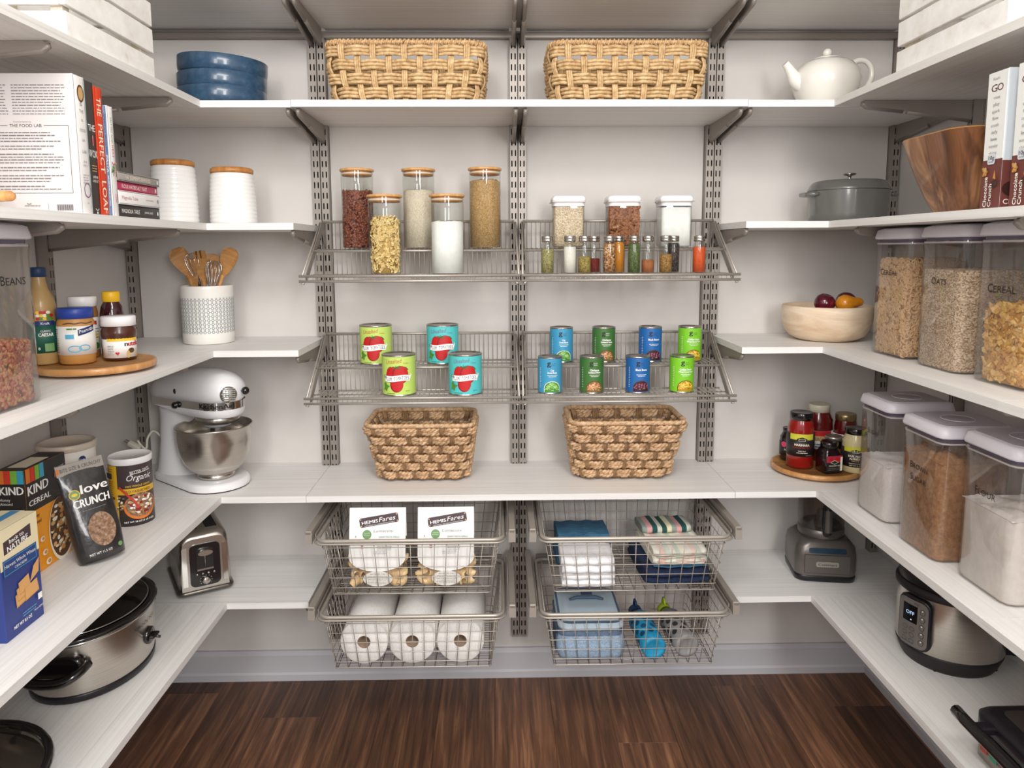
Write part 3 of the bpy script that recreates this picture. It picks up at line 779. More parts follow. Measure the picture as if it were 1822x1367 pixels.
tomato_can(-.290, YLo, LC, 'can_lime', 'lime green can of plum tomatoes on the lower step of the rack', 'ink_red2')
tomato_can(-.099, YLo, LC, 'can_teal', 'teal can of plum tomatoes on the lower step of the rack', 'ink_mauve')
def veg_can(x, y, z, col, food, l1, l2, lab, rz=0.):
    r, h = .0352, .1065; T = thing('vegetable_can', lab, 'can', (x, y, z), rz, 'vegetable cans'); L = can_body(T, r, h, col)
    p = Pr(cmap(r * .99, 0, step=.006)); g = random.Random(food)
    p.text('ink_black', 'g', -.006, .083, .0150, .0100, bold=.10); p.text('ink_white' if col == 'can_forest' else 'ink_dark', 'Good &', .0015, .0875, .0028, .0115, 'l'); p.text('ink_white' if col == 'can_forest' else 'ink_dark', 'Gather', .0015, .0825, .0028, .0115, 'l')
    p.text('ink_white', l1, .004, .0665, .0058, len(l1) * .0030, bold=.10); p.text('ink_white', l2, .004, .0600, .0050, len(l2) * .0025, bold=.10)
    p.lines('ink_white', -.010, .020, .0545, 1, .003, .0012); p.lines('ink_white', -.006, .016, .0505, 1, .003, .0012)
    cx, cy, R = .004, .017, .0235
    up = [(cx + R * math.cos(PI * i / 16), cy + .9 * R * math.sin(PI * i / 16)) for i in range(17)]
    p.poly('ink_brown' if food != 'green' else 'ink_white', up + [(cx - R, .0065), (cx + R, .0065)])
    R2 = R * .93; up = [(cx + R2 * math.cos(PI * i / 16), cy + .9 * R2 * math.sin(PI * i / 16)) for i in range(17)]
    pal = {'green': ('ink_leaf', ['gb1', 'gb2', 'gb3']), 'chick': ('ck0', ['ck1', 'ck2', 'ck3']), 'black': ('bb0', ['bb1', 'bb2', 'bb3']), 'corn': ('cn0', ['cn1', 'cn2', 'cn3'])}[food]
    p.poly(pal[0], up + [(cx - R2, .0065), (cx + R2, .0065)])
    for _ in range(70):
        a = g.uniform(0, PI); q = R2 * math.sqrt(g.random()) * .93; fx, fy = cx + q * math.cos(a), max(.0085, cy + .9 * q * math.sin(a) - g.uniform(0, .006))
        if food == 'green':
            t = g.uniform(-.9, .9); dx, dy = .0036 * math.cos(t), .0036 * math.sin(t); p.line(g.choice(pal[1]), [(fx - dx, fy - dy), (fx + dx, fy + dy)], .0022)
        else: p.disc(g.choice(pal[1]), fx, fy, .0021, .0017, 7)
        p.d -= p.gap * .85
    p.poly('ink_leaf', [(cx + .002, cy - .002), (cx + .007, cy + .001), (cx + .012, cy - .001), (cx + .007, cy - .004)])
    p.lines('ink_white', -.032, -.028, .075, 12, .005, .001)
    obj('label_print', p, parent=L)
for n, c in (('gb1', '#8cc46a'), ('gb2', '#5f9f48'), ('gb3', '#a9d68c'), ('ck0', '#8a5c36'), ('ck1', '#d7a172'), ('ck2', '#c48757'), ('ck3', '#e7bd94'), ('bb0', '#3a1220'), ('bb1', '#6c2439'), ('bb2', '#4e1829'), ('bb3', '#a4647a'), ('cn0', '#b4851b'), ('cn1', '#f0c53c'), ('cn2', '#dfa829'), ('cn3', '#f7d968')): mat(n, c, .5)
for col, food, l1, l2, nm, xu, xl in (('can_blue', 'green', 'Cut', 'Green Beans', 'light blue can of cut green beans', .189, .146), ('can_forest', 'chick', 'Chickpeas', 'Garbanzo Beans', 'dark green can of chickpeas', .318, .267),
                                      ('can_royal', 'black', 'Black Beans', ' ', 'royal blue can of black beans', .460, .401), ('can_green', 'corn', 'Golden Sweet', 'Whole Kernel Corn', 'bright green can of whole kernel corn', .581, .529)):
    veg_can(xu, YU, UC, col, food, l1, l2, nm + ' on the upper step of the rack'); veg_can(xl, YLo, LC, col, food, l1, l2, nm + ' on the lower step of the rack')
# ================================================================== woven baskets
mat_noise('seagrass', [(.25, '#8a683f'), (.42, '#bd9a6c'), (.58, '#d3b486'), (.78, '#ead5b0')], (70, 70, 70), 4, .65, .4, .001, distort=.6)
mat_noise('seagrass_rim', [(.25, '#99734a'), (.5, '#c6a071'), (.8, '#e2c69c')], (90, 90, 90), 4, .65, .4, .001)
mat_noise('hyacinth', [(.22, '#86654a'), (.42, '#bb9670'), (.6, '#d5b28d'), (.8, '#ecd6ba')], (80, 80, 80), 4, .7, .5, .001, distort=.6)
mat_noise('hyacinth_dark', [(.3, '#6e5039'), (.6, '#9c7a56'), (.8, '#b8976f')], (80, 80, 80), 4, .75, .4, .001)
class Loop:
    """rounded rectangle walked by arc length, y0 the front side"""
    def __init__(s, hx, y0, y1, r): s.hx, s.y0, s.y1, s.r = hx, y0, y1, r; s.a, s.c = 2 * (hx - r), (y1 - y0) - 2 * r; s.q = PI * r / 2; s.L = 2 * s.a + 2 * s.c + 4 * s.q
    def at(s, t):
        """t in 0..1 -> point, outward normal; starts at the middle of the front, going right"""
        d = (t % 1) * s.L + s.a / 2; d %= s.L; hx, r = s.hx, s.r
        for k in range(4):
            e = s.a if k % 2 == 0 else s.c
            if d <= e:
                u = d - e / 2; return [((u, s.y0), (0, -1)), ((hx, (s.y0 + s.y1) / 2 + u), (1, 0)), ((-u, s.y1), (0, 1)), ((-hx, (s.y0 + s.y1) / 2 - u), (-1, 0))][k]
            d -= e
            if d <= s.q:
                th = d / r; cx, cy, a0 = [(hx - r, s.y0 + r, -PI / 2), (hx - r, s.y1 - r, 0), (-hx + r, s.y1 - r, PI / 2), (-hx + r, s.y0 + r, PI)][k]
                n = (math.cos(a0 + th), math.sin(a0 + th)); return ((cx + r * n[0], cy + r * n[1]), n)
            d -= s.q
        return ((0, s.y0), (0, -1))
def woven(T, top, bot, H, N, rows, amp, strand, nst, m, mrim, sub, rope=None, stake_w=.0062, stake_in=0., curve=.0, bias=0.):
    """top, bot = Loop at rim and foot; N stakes (even); rows of weavers going over and under them"""
    def P(t, z, off):
        k = z / H; kk = k + curve * math.sin(PI * k)
        (x1, y1), n1 = top.at(t); (x0, y0), n0 = bot.at(t)
        n = Vector((lerp(n0[0], n1[0], k), lerp(n0[1], n1[1], k), 0)).normalized()
        return Vector((lerp(x0, x1, kk), lerp(y0, y1, kk), z)) + n * off
    pitch = (H - .012) / rows
    for j in range(rows):
        b = B(m, True); zc = .008 + pitch * (j + .5)
        for q in range(nst):
            z = zc + (q - (nst - 1) / 2) * strand * 1.9; n = N * sub
            path = lambda i: P(i / n, z, amp * math.cos(PI * (i / sub) + PI * j) + .0008 * math.sin(i * 1.7 + q))
            if rope is None: b.tube([path(i) for i in range(n)], strand, 5, closed=True)
            else:
                hr, turns = rope; n2 = int(turns * 8)
                for ph in (0, PI):
                    pts = []
                    for i in range(n2):
                        t = i / n2; a = 2 * PI * turns * t + ph + q * PI * .5; o = amp * math.cos(PI * N * t + PI * j) + bias
                        pts.append(P(t, min(H, max(.004, z + hr * math.sin(a))), o + hr * .8 * math.cos(a)))
                    b.tube(pts, strand * .82, 5, closed=True)
        obj('weaver', b, parent=T)
    for k in range(N):
        b = B(m if not stake_in else mrim, True)
        for q in (-1, 0, 1):
            pts = []; n = rows * 4 + 2
            for i in range(n + 1):
                z = .004 + (H - .008) * i / n; ph = (z - .008) / pitch - .5
                pts.append(P((k + 0.0) / N + q * stake_w / top.L, z, -amp * .8 * math.cos(PI * k + PI * ph) - stake_in))
            b.tube(pts, stake_w * .62, 5)
        obj('stake', b, parent=T)
    b = B(mrim if rope is None else m, True); n = 90
    b.tube([P(i / n, H, 0) for i in range(n)], strand * 1.2, 6, closed=True)
    if rope is not None:
        n2 = 34 * 8
        for ph in (0, PI): b.tube([P(i / n2, H + .0035 * math.sin(2 * PI * 34 * i / n2 + ph), .0035 * math.cos(2 * PI * 34 * i / n2 + ph)) for i in range(n2)], strand * .8, 5, closed=True)
    turns = int(top.L / .0115); n2 = turns * 7
    if rope is None: b.tube([P(i / n2, H + strand * 1.45 * math.sin(2 * PI * turns * i / n2), strand * 1.45 * math.cos(2 * PI * turns * i / n2)) for i in range(n2)], strand * .62, 4, closed=True)
    obj('rim', b, parent=T)
    b = B(mrim); n = 40; b.prism([tuple(P(i / n, 0, -.006)[:2]) for i in range(n)], .002, .008); obj('bottom', b, parent=T)
T = thing('woven_basket', 'pale open-weave basket left of the middle standards on the basket shelf', 'basket', (-.250, 2.165, Z1), 0, 'pale open-weave baskets')
woven(T, Loop(.213, -.128, .118, .05), Loop(.196, -.112, .105, .05), .155, 30, 4, .0066, .0048, 3, 'seagrass', 'seagrass_rim', 6, curve=.32, stake_w=.0054)
dup(T, (.358, 2.165, Z1), 0, 'pale open-weave basket right of the middle standards on the basket shelf')
T = thing('braided_basket', 'brown braided rope basket below the tomato cans', 'basket', (-.232, 2.16, Z8), 0, 'braided rope baskets')
woven(T, Loop(.155, -.110, .108, .028), Loop(.128, -.022, .100, .035), .190, 30, 6, .0066, .0056, 2, 'hyacinth', 'hyacinth_dark', 6, rope=(.0040, 34), stake_w=.0056, stake_in=.0035, bias=.0016)
b = dup(T, (.371, 2.158, Z8), 0, 'brown braided rope basket below the bean cans'); b.scale = (1.065, 1.0, 1.02)
# ================================================================== things in the wire drawers
DU, DLo = .654 - .162 + .0018, .4345 - .162 + .0018
mat_noise('pasta_shell', [(.3, '#d9b27a'), (.55, '#ebcf9f'), (.75, '#f5e2bf')], (60, 60, 60), 3, .5)
mat('card_white', '#f6f5f3', .55); mat('card_inner', '#e6e2dc', .6)
mat_clear('bag_film', '#f7f4ef', 1.4, .12, .06, '#e9e2d6', 1.3)
mat('plum_brown', '#45313a', .5)
def shell_mesh():
    def f(u, v):
        t = u * 2 - 1; a = -.4 + v * 4.4; r = (.35 + .65 * math.sqrt(max(0, 1 - t * t * .9))) * .0135
        return Vector((t * .020 + .004 * math.cos(t * 2), r * math.cos(a), r * math.sin(a) + .005 * t * t))
    b = B('pasta_shell', True); b.grid(f, 8, 10); return mesh_of(b, 'pasta_shell')
_shell = shell_mesh()
def pasta_bag(x, lab):
    T = thing('pasta_bag', lab, 'pasta bag', (x, 2.01, DU), 0, 'bags of giant pasta shells'); w = .079; g = random.Random(int(x * 1000))
    b = B('bag_film', True)
    b.rings([[(px, py, z) for px, py in rrect(-a, a, -d, d, min(a, d) * .6, 3)] for a, d, z in ((w * .90, .036, .001), (w, .044, .012), (w * 1.02, .046, .05), (w * .98, .040, .09), (w * .95, .020, .125), (w * .94, .004, .165))], True, True); obj('film', b, parent=T)
    for i in range(44):
        r = (i // 7) % 4 if i < 28 else (i - 28) // 4; sx = (-.066 + .022 * (i % 7) if i < 28 else -.045 + .03 * (i % 4)) + g.uniform(-.003, .003)
        o = obj('pasta_shell', _shell, parent=T, loc=(max(-.066, min(.066, sx)), (g.uniform(-.030, -.025) if r < 2 else -.014) if i < 28 else .016, .018 + .0205 * r), rot=(g.uniform(-1.3, 1.3), g.uniform(-.6, .6), g.uniform(-1.4, 1.4)))
    # header card: straight sides, round lower edge, folded over the top
    zt, zm = .226, .095; n = 16
    pts = [(-w, zt), (-w, zm)] + [(-w * math.cos(PI * i / n), zm - .042 * math.sin(PI * i / n)) for i in range(1, n)] + [(w, zm), (w, zt)]
    fy = lambda z, d: -.047 + max(0, z - .10) * .27 - d
    b = B('card_white'); b.extrude(pts, lambda px, z: (px, fy(z, 0), z), lambda px, z: (px, fy(z, .0012), z)); C = obj('header_card', b, parent=T)
    b = B('card_white'); b.extrude([(-w, zt), (-w, .14), (w, .14), (w, zt)], lambda px, z: (px, -.047 + (zt - .1) * .27 + .0015 + (zt - z) * .05, z), lambda px, z: (px, -.047 + (zt - .1) * .27 + .003 + (zt - z) * .05, z)); obj('back_card', b, parent=C)
    q = math.atan(.27); up = Vector((0, math.sin(q), math.cos(q)))
    p = Pr(pmap((0, fy(.10, .0012), .10), (1, 0, 0), up))
    c, s = math.cos(.16), math.sin(.16); rot = lambda X, Y: (.004 + X * c - Y * s, .097 + X * s + Y * c)
    p.poly('plum_brown', [rot(a, d) for a, d in rrect(-.055, .055, -.013, .013, .005, 2)])
    p.frame  # plate lettering
    p.text('ink_white', 'HEMIS', rot(-.049, -.005)[0], rot(-.049, -.005)[1], .0085, .045, 'l', rot=.16, bold=.08); p.text('ink_white', 'Fares', rot(-.001, -.005)[0], rot(-.001, -.005)[1], .0120, .046, 'l', .3, .16)
    p.text('ink_white', 'A JOURNEY OF UNCOMMON FOODS', rot(0, -.0115)[0], rot(0, -.0115)[1], .0026, .085, rot=.16)
    for X, Y in ((-.051, .009), (.051, .009), (-.051, -.009), (.051, -.009)): p.disc('ink_tan', *rot(X, Y), .0022, n=8)
    p.text('ink_grey', 'Lumaconi', .016, .064, .0070, .054, shear=.35)
    p.disc('ink_leaf2', -.029, .058, .0125, n=24); p.poly('ink_leaf2', [(-.034, .048), (-.024, .048), (-.029, .041)]); p.text('ink_white', 'TASTE', -.029, .060, .0022, .017); p.text('ink_white', 'OF ITALY', -.029, .055, .0022, .018)
    p.text('ink_teal', 'GIANT PASTA SHELLS', .033, .049, .0042, .058); p.lines('ink_grey', .003, .055, .0435, 1, .003, .0011)
    p.text('ink_grey', '1', -.060, .050, .005, .002); p.lines('ink_red', -.045, -.038, .026, 2, .006, .0018); p.lines('ink_grey', 0, .045, .030, 4, .005, .001); p.lines('ink_grey', -.01, .03, .010, 2, .005, .001)
    obj('card_print', p, parent=C)
    b = B('card_inner'); b.extrude(circ(.001, .034, .041, .022, 26), lambda px, z: (px, -.0515, z), lambda px, z: (px, -.0525, z)); S_ = obj('sticker', b, parent=T)
    p = Pr(pmap((0, -.0525, 0), (1, 0, 0), (0, 0, 1))); p.text('ink_grey', 'BRONZE DIE', .001, .0455, .0040, .042); p.text('ink_grey', 'IMPORTED PASTA', .001, .0385, .0040, .052)
    p.lines('ink_grey', -.026, .028, .0325, 4, .0045, .0012, .1); obj('sticker_print', p, parent=S_)
mat('ink_leaf2', '#6f9a63', .5); mat('ink_teal', '#5f9d92', .6)
pasta_bag(-.346, 'clear bag of giant pasta shells with a white card, left one in the drawer')
pasta_bag(-.154, 'clear bag of giant pasta shells with a white card, right one in the drawer')

# paper towel rolls lying on their sides
mat_noise('paper_towel', [(.35, '#e7e4e0'), (.65, '#f3f1ee')], (220, 220, 220), 2, .95, .35, .0012); mat('cardboard', '#8f7763', .85)
def roll_mesh():
    R, r, L = .0672, .0185, .262; b = B('paper_towel', True); n = 44; rs = []
    for q, y in ((r, 0), (R - .003, 0), (R, .003), (R, L - .003), (R - .003, L), (r, L)): rs.append([(q * math.cos(2 * PI * j / n), y, R + q * math.sin(2 * PI * j / n)) for j in range(n)])
    b.rings(rs, True); b.add([(R, .0, R), (R + .001, .0, R - .02), (R + .001, L, R - .02), (R, L, R)], [(0, 1, 2, 3)], False)
    c = B('cardboard', True); c.rings([[(q * math.cos(2 * PI * j / 24), y, R + q * math.sin(2 * PI * j / 24)) for j in range(24)] for q, y in ((r, .0005), (r - .0012, -.0004), (r - .0016, L))], True)
    return mesh_of(b, 'paper'), mesh_of(c, 'tube')
_rp, _rt = roll_mesh()
for x, nm in ((-.3885, 'leftmost'), (-.2523, 'middle'), (-.1162, 'rightmost')):
    T = thing('paper_towel_roll', f'white paper towel roll lying on its side, {nm} of three in the drawer', 'paper towel', (x, 1.956, DLo), 0, 'paper towel rolls'); obj('paper', _rp, parent=T); obj('cardboard_tube', _rt, parent=T)

# folded towels
mat_noise('towel_white', [(.35, '#e9e8ec'), (.65, '#f7f6f8')], (300, 300, 300), 2, .95, .5, .0012)
mat_noise('towel_blue', [(.35, '#2a5470'), (.65, '#3f6f8d')], (12, 160, 160), 3, .95, .8, .002)
mat_noise('towel_navy', [(.35, '#131f38'), (.65, '#1f3052')], (260, 260, 260), 2, .95, .5, .001)
def mat_stripes(name, period, stops, axis=0, rough=.9):
    m, nt, N, L, p = _new(name); v = _coords(N, L, (1 / period,) * 3)
    sp = N.new('ShaderNodeSeparateXYZ'); L.new(v, sp.inputs[0]); fr = N.new('ShaderNodeMath'); fr.operation = 'FRACT'; L.new(sp.outputs[axis], fr.inputs[0])
    L.new(_ramp(N, L, fr.outputs[0], stops, 'CONSTANT'), p.inputs['Base Color']); p.inputs['Roughness'].default_value = rough
    n = N.new('ShaderNodeTexNoise'); n.inputs['Scale'].default_value = 420; _bump(N, L, p, n.outputs[0], .4, .001)
mat_stripes('towel_stripe', .090, [(0, '#e4dcb8'), (.16, '#8f9a92'), (.33, '#d9a3a3'), (.50, '#1f4f4d'), (.67, '#cfd0c4'), (.83, '#27514a')])
mat_stripes('towel_stripe_pale', .090, [(0, '#f1ead6'), (.16, '#ece7dc'), (.33, '#efd3c8'), (.50, '#d7ddd0'), (.67, '#f0e9dc'), (.83, '#d5e0d2')])
mat_stripes('towel_edge', .0075, [(0, '#e8a79b'), (.3, '#f3eee2'), (.55, '#b8cbb5'), (.8, '#f3eee2')], 2)
def fold(w, d, z0, z1, m, seed=0, puff=.004, edge=None):
    """one folded layer: a soft slab with a rounded fold along the front"""
    g = random.Random(seed); h = z1 - z0; b = B(m, True); n = 14
    rs = []
    for i in range(n + 1):
        x = -w / 2 + w * i / n; k = 1 - .10 * (abs(2 * i / n - 1) ** 6); wob = puff * .5 * math.sin(i * 1.3 + seed)
        ring = []
        for j in range(16):
            a = 2 * PI * j / 16; cy, cz = math.cos(a), math.sin(a)
            py = (abs(cy) ** .35) * (1 if cy > 0 else -1) * d / 2 * k; pz = (abs(cz) ** .6) * (1 if cz > 0 else -1) * h / 2
            ring.append((x, py, (z0 + z1) / 2 + pz + (wob if cz > 0 else wob * .4) + puff * .4 * math.sin(py * 30 + seed)))
        rs.append(ring)
    b.rings(rs, True, True, True); return b
def towel(name, lab, loc, rz, layers, grp='folded kitchen towels'):
    T = thing(name, lab, 'towel', loc, rz, grp)
    for i, (w, d, z0, z1, m, dx, dy) in enumerate(layers):
        obj('fold', fold(w, d, z0, z1, m, i + int(abs(loc[0]) * 100)), parent=T, loc=(dx, dy, 0))
    return T
towel('folded_towel', 'slate blue ribbed towel folded behind the white towels', (.250, 2.165, DU), 2, [(.165, .15, .002, .034, 'towel_blue', 0, 0), (.16, .145, .034, .066, 'towel_blue', .002, .002), (.155, .14, .066, .096, 'towel_blue', -.002, .004)])
towel('folded_towel', 'white folded towel at the bottom of the small stack', (.247, 2.012, DU + .001), 0, [(.150, .125, .001, .023, 'towel_white', 0, 0), (.147, .122, .023, .043, 'towel_white', .001, 0)])
towel('folded_towel', 'white folded towel on top of the small stack', (.246, 2.006, DU + .044), 0, [(.148, .125, .001, .024, 'towel_white', 0, 0), (.150, .122, .024, .047, 'towel_white', -.002, .002)])
towel('folded_towel', 'dark navy towel folded under the striped towel', (.4975, 2.086, DU), 3, [(.186, .255, .003, .021, 'towel_navy', 0, 0), (.184, .252, .021, .041, 'towel_navy', .001, 0)])
T = towel('folded_towel', 'pink, green and cream striped towel folded on the navy towel', (.508, 2.098, DU + .044), 3, [(.158, .235, .001, .007, 'towel_blue', .002, -.004), (.158, .235, .007, .030, 'towel_stripe_pale', 0, 0), (.156, .232, .030, .050, 'towel_stripe_pale', .001, .002)])
obj('striped_fold', fold(.150, .11, .050, .073, 'towel_stripe', 3), parent=T, loc=(-.006, .062, 0))
b = B('towel_edge', True)
for i, z in enumerate((.014, .021, .033, .041)): b.tube([(-.068 + .136 * k / 12, -.1175, z + .0015 * math.sin(k * 1.1 + i)) for k in range(13)], .0022, 5)
obj('hem', b, parent=T)

# insulated lunch bag
mat_noise('denim', [(.35, '#7d93ac'), (.55, '#93a8bd'), (.7, '#a9bccd')], (240, 240, 240), 3, .9, .3, .0008); mat('denim_dark', '#4f6179', .85); mat('denim_pale', '#b9cad6', .85); mat('zip', '#5a6d86', .5)
T = thing('lunch_bag', 'light blue soft-sided lunch bag with a zipped lid', 'lunch bag', (.256, 2.060, DLo), 0)
def soft(b, w, d, z0, z1, r, bulge=.006, top=0.):
    rr_ = lambda a, c, z: [(px, py, z) for px, py in rrect(-a, a, -c, c, min(r, a, c) * .98, 4)]
    rs = [rr_(w - .012, d - .012, z0)]
    for i in range(7): k = i / 6; rs.append(rr_(w + bulge * math.sin(PI * k), d + bulge * math.sin(PI * k), lerp(z0 + .008, z1 - .008, k)))
    rs += [rr_(w - .008, d - .008, z1), rr_(w * .6, d * .6, z1 + top), rr_(.004, .004, z1 + top)]
    b.rings(rs, True, True, True)
b = B('denim', True); soft(b, .093, .108, .001, .082, .028); obj('body', b, parent=T)
b = B('denim_pale', True); soft(b, .092, .107, .087, .118, .028, .003, .004); L = obj('lid', b, parent=T)
b = B('zip', True); 
for z in (.0835, .0862): b.tube([(px, py, z) for px, py in rrect(-.0955, .0955, -.1105, .1105, .030, 5)], .0022, 5, closed=True)
obj('zipper', b, parent=T)
b = B('denim_dark', True); b.tube([(px, py, .117) for px, py in rrect(-.088, .088, -.103, .103, .028, 5)], .003, 6, closed=True); obj('piping', b, parent=L)
b = B('denim_dark'); b.box(-.0995, -.0970, -.085, .03, .012, .075); obj('side_pocket', b, parent=T)
b = B('denim_dark', True); b.tube([(-.05, .02, .122), (-.03, .02, .130), (.03, .02, .130), (.05, .02, .122)], .005, 6); obj('handle', b, parent=L)
b = B('zip'); b.box(-.012, .022, .050, .068, .122, .1235); obj('brand_patch', b, parent=L)

# water bottles lying down
mat('sleeve_blue', '#2592bd', .45); mat('sleeve_navy', '#1d5578', .45); mat('sleeve_grey', '#8f8d8c', .5); mat('cap_lime', '#bcd23a', .45); mat('cap_navy', '#203a63', .45); mat_clear('bottle_glass_clear', '#d5dde0', 1.45, .05, .12, '#9fb1b8')
def bottle(x, y, rz, sl, cap, hole, lab):
    T = thing('water_bottle', lab, 'water bottle', (x, y, DLo), rz, 'water bottles in silicone sleeves'); R = .035
    M_ = Matrix.Translation((0, 0, R)) @ Matrix.Rotation(-PI / 2, 4, 'X')        # local z of the lathe -> +y
    b = B('bottle_glass_clear', True); b.xf = M_; b.lathe([(0, .006), (R - .004, .006), (R - .004, .165), (R - .010, .182), (.018, .192), (.018, .205)], 28); obj('glass', b, parent=T)
    b = B(sl, True); b.xf = M_; b.lathe([(0, .0015), (R * .62, .0015), (R * .66, 0), (R - .004, 0), (R, .004), (R, .155), (R - .002, .160)], 32); S_ = obj('sleeve', b, parent=T)
    p = Pr(lambda a, z, d: M_ @ Vector(((R + d) * math.sin(a / R), -(R + d) * math.cos(a / R), z))); p.fn.step = .008
    for r_ in range(4):
        for k in range(8): p.disc(hole, (k + .5 * (r_ % 2)) * 2 * PI * R / 8, .040 + .030 * r_, .0085, .0115, 14); p.d -= p.gap
    obj('sleeve_openings', p, parent=S_)
    b = B(cap, True); b.xf = M_; b.lathe([(.020, .198), (.021, .200), (.021, .222), (.018, .226), (0, .226)], 24); C = obj('cap', b, parent=T)
    b = B(cap, True); b.xf = M_; b.tube([(0, -.021, .205), (0, -.033, .212), (0, -.034, .226), (0, -.02, .232), (0, 0, .228)], .004, 6); obj('loop', b, parent=C)
    return T
bottle(.437, 1.957, 4, 'sleeve_blue', 'cap_navy', 'sleeve_navy', 'bright blue water bottle lying in the drawer')
bottle(.5335, 1.966, 5, 'sleeve_grey', 'cap_lime', 'ink_dark', 'grey water bottle with a lime cap lying in the drawer')
# ================================================================== left side, from the top shelf down
NX, NY_, PX = pmap, pmap, pmap
def f_px(x, y, z): return pmap((x, y, z), (0, 1, 0), (0, 0, 1))      # print on a face looking +x
def f_mx(x, y, z): return pmap((x, y, z), (0, -1, 0), (0, 0, 1))     # ... -x
def f_my(x, y, z): return pmap((x, y, z), (1, 0, 0), (0, 0, 1))      # ... -y
def f_px_down(x, y, z): return pmap((x, y, z), (0, 0, -1), (0, 1, 0))  # +x face, reading downwards

# ------------------------------------------------------------------ whitewashed crates
mat_noise('whitewash', [(.2, '#cfc6b8'), (.36, '#e9e6e1'), (.6, '#f3f2f0'), (.8, '#f8f8f7')], (26, 26, 26), 5, .75, .5, .0012)
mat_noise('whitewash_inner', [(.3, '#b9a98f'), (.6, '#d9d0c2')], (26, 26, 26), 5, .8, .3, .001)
mat_noise('rope', [(.3, '#a86f3c'), (.6, '#c78f55'), (.8, '#dcae78')], (150, 150, 150), 3, .8, .5, .001)
def crate(x0, x1, y0, y1, z, n, lab, side):
    T = thing('wooden_crate', lab, 'crate', ((x0 + x1) / 2, (y0 + y1) / 2, z), 0, 'white wooden crates')
    hx, hy = (x1 - x0) / 2, (y1 - y0) / 2; t, sh, gp_ = .011, .0528, .0066; g = random.Random(5)
    def slat(a): b = B('whitewash'); b.bbox(*a, .0012, 1); obj('slat', b, parent=T)
    for i in range(n):
        a = .0005 + i * (sh + gp_); c = a + sh - (.005 if i == 0 else 0)
        if i == 0: a = .0005
        for s in (-1, 1):
            w = g.uniform(-.0008, .0008)
            slat((s * hx - (t if s > 0 else 0) + w, s * hx + (t if s < 0 else 0) + w, -hy, hy, a, c))
            slat((-hx + t + .001, hx - t - .001, s * (hy - .006) - t / 2, s * (hy - .006) + t / 2, a, c))
    H = n * (sh + gp_)
    for sx in (-1, 1):
        for sy in (-1, 1):
            b = B('whitewash_inner'); cx, cy = sx * (hx - t - .012), sy * (hy - .024); b.box(cx - .011, cx + .011, cy - .011, cy + .011, .001, H - .008); obj('corner_post', b, parent=T)
    b = B('whitewash_inner'); b.box(-hx + t + .001, hx - t - .001, -hy + .013, hy - .013, .003, .011); obj('bottom_board', b, parent=T)
    for sy in (-1, 1):
        b = B('rope', True); pts = [(x, sy * (hy + .006 + .016 * math.sin(PI * k / 14)), H - .045 - .035 * math.sin(PI * k / 14)) for k, x in ((k, -.06 + .12 * k / 14) for k in range(15))]
        b.tube(pts, .0055, 6); 
        for e in (-1, 1): b.sphere((e * .06, sy * (hy + .006), H - .043), .011, 8, 6)
        obj('rope_handle', b, parent=T)
crate(-1.13, -.800, 1.430, 1.780, Z1, 4, 'white slatted wooden crate with rope handles on the left top shelf', -1)
crate(.915, 1.222, 1.352, 1.724, Z1, 4, 'white slatted wooden crate on the right top shelf', 1)

# ------------------------------------------------------------------ blue bowls
mat_noise('blue_glaze', [(.3, '#243f58'), (.55, '#304f6b'), (.8, '#47657f')], (60, 60, 60), 4, .28, .08, .0005, coat=.3); mat('blue_rim', '#3d678a', .4)
_bb = B('blue_glaze', True); _bb.lathe([(0, .004), (.080, .004), (.082, 0), (.098, 0), (.112, .005), (.119, .014), (.1205, .026), (.1205, .050), (.1195, .0515), (.1180, .050), (.1175, .040), (.110, .018), (.08, .008), (0, .008)], 48)
_bbm = mesh_of(_bb, 'bowl')
for i, (dz, tx, nm) in enumerate(((0, (0, 0, 0), 'bottom'), (.0395, (0, .012, 0), 'middle'), (.0795, (.02, .055, 0), 'top'))):
    tag(obj('stacked_bowl', _bbm, loc=(-.783 + .002 * i, 2.160, Z1 - .0012 + dz + (.0045 if i == 2 else 0)), rot=tx), f'dark blue glazed bowl, {nm} one of the stack of three', 'bowl', 'blue bowls')

# ------------------------------------------------------------------ cookbooks
mat('ink_tan2', '#b0746c', .6); mat('ink_grey2', '#6b6566', .7); mat('page', '#e9e3d6', .85); mat('jacket_white', '#efedec', .45); mat('jacket_grey', '#d6d0cf', .45); mat('cover_dark', '#3d3735', .5); mat('cover_red', '#d8401f', .45); mat('cover_blue', '#7f9bc9', .5); mat('cover_greyb', '#a19995', .6); mat('cover_magenta', '#b8365a', .5); mat('cover_black', '#33302f', .5); mat('teal_edge', '#6d8d8c', .5)
def book(name, lab, y0, y1, x0, x1, z0, z1, m, flat=False, grp='cookbooks'):
    """spine at x1 facing +x; standing unless flat"""
    T = thing(name, lab, 'book', (x1, (y0 + y1) / 2, z0), 0, grp); h = z1 - z0; d = (y1 - y0) / 2; w = x1 - x0; t = .0022
    b = B(m)
    if not flat:
        b.box(-w, 0, -d, -d + t, 0, h).box(-w, 0, d - t, d, 0, h); b.bbox(-t * 1.2, .0, -d, d, 0, h, .0012, 2)
        pg = B('page'); pg.box(-w + .004, -t * 1.3, -d + t, d - t, .004, h - .004)
    else:
        b.box(-w, 0, -d, d, 0, t).box(-w, 0, -d, d, h - t, h); b.bbox(-t * 1.2, .0, -d, d, 0, h, .0012, 2)
        pg = B('page'); pg.box(-w + .004, -t * 1.3, -d + .004, d - .004, t, h - t)
    obj('cover', b, parent=T); obj('pages', pg, parent=T); return T, d, h
XS = -.800
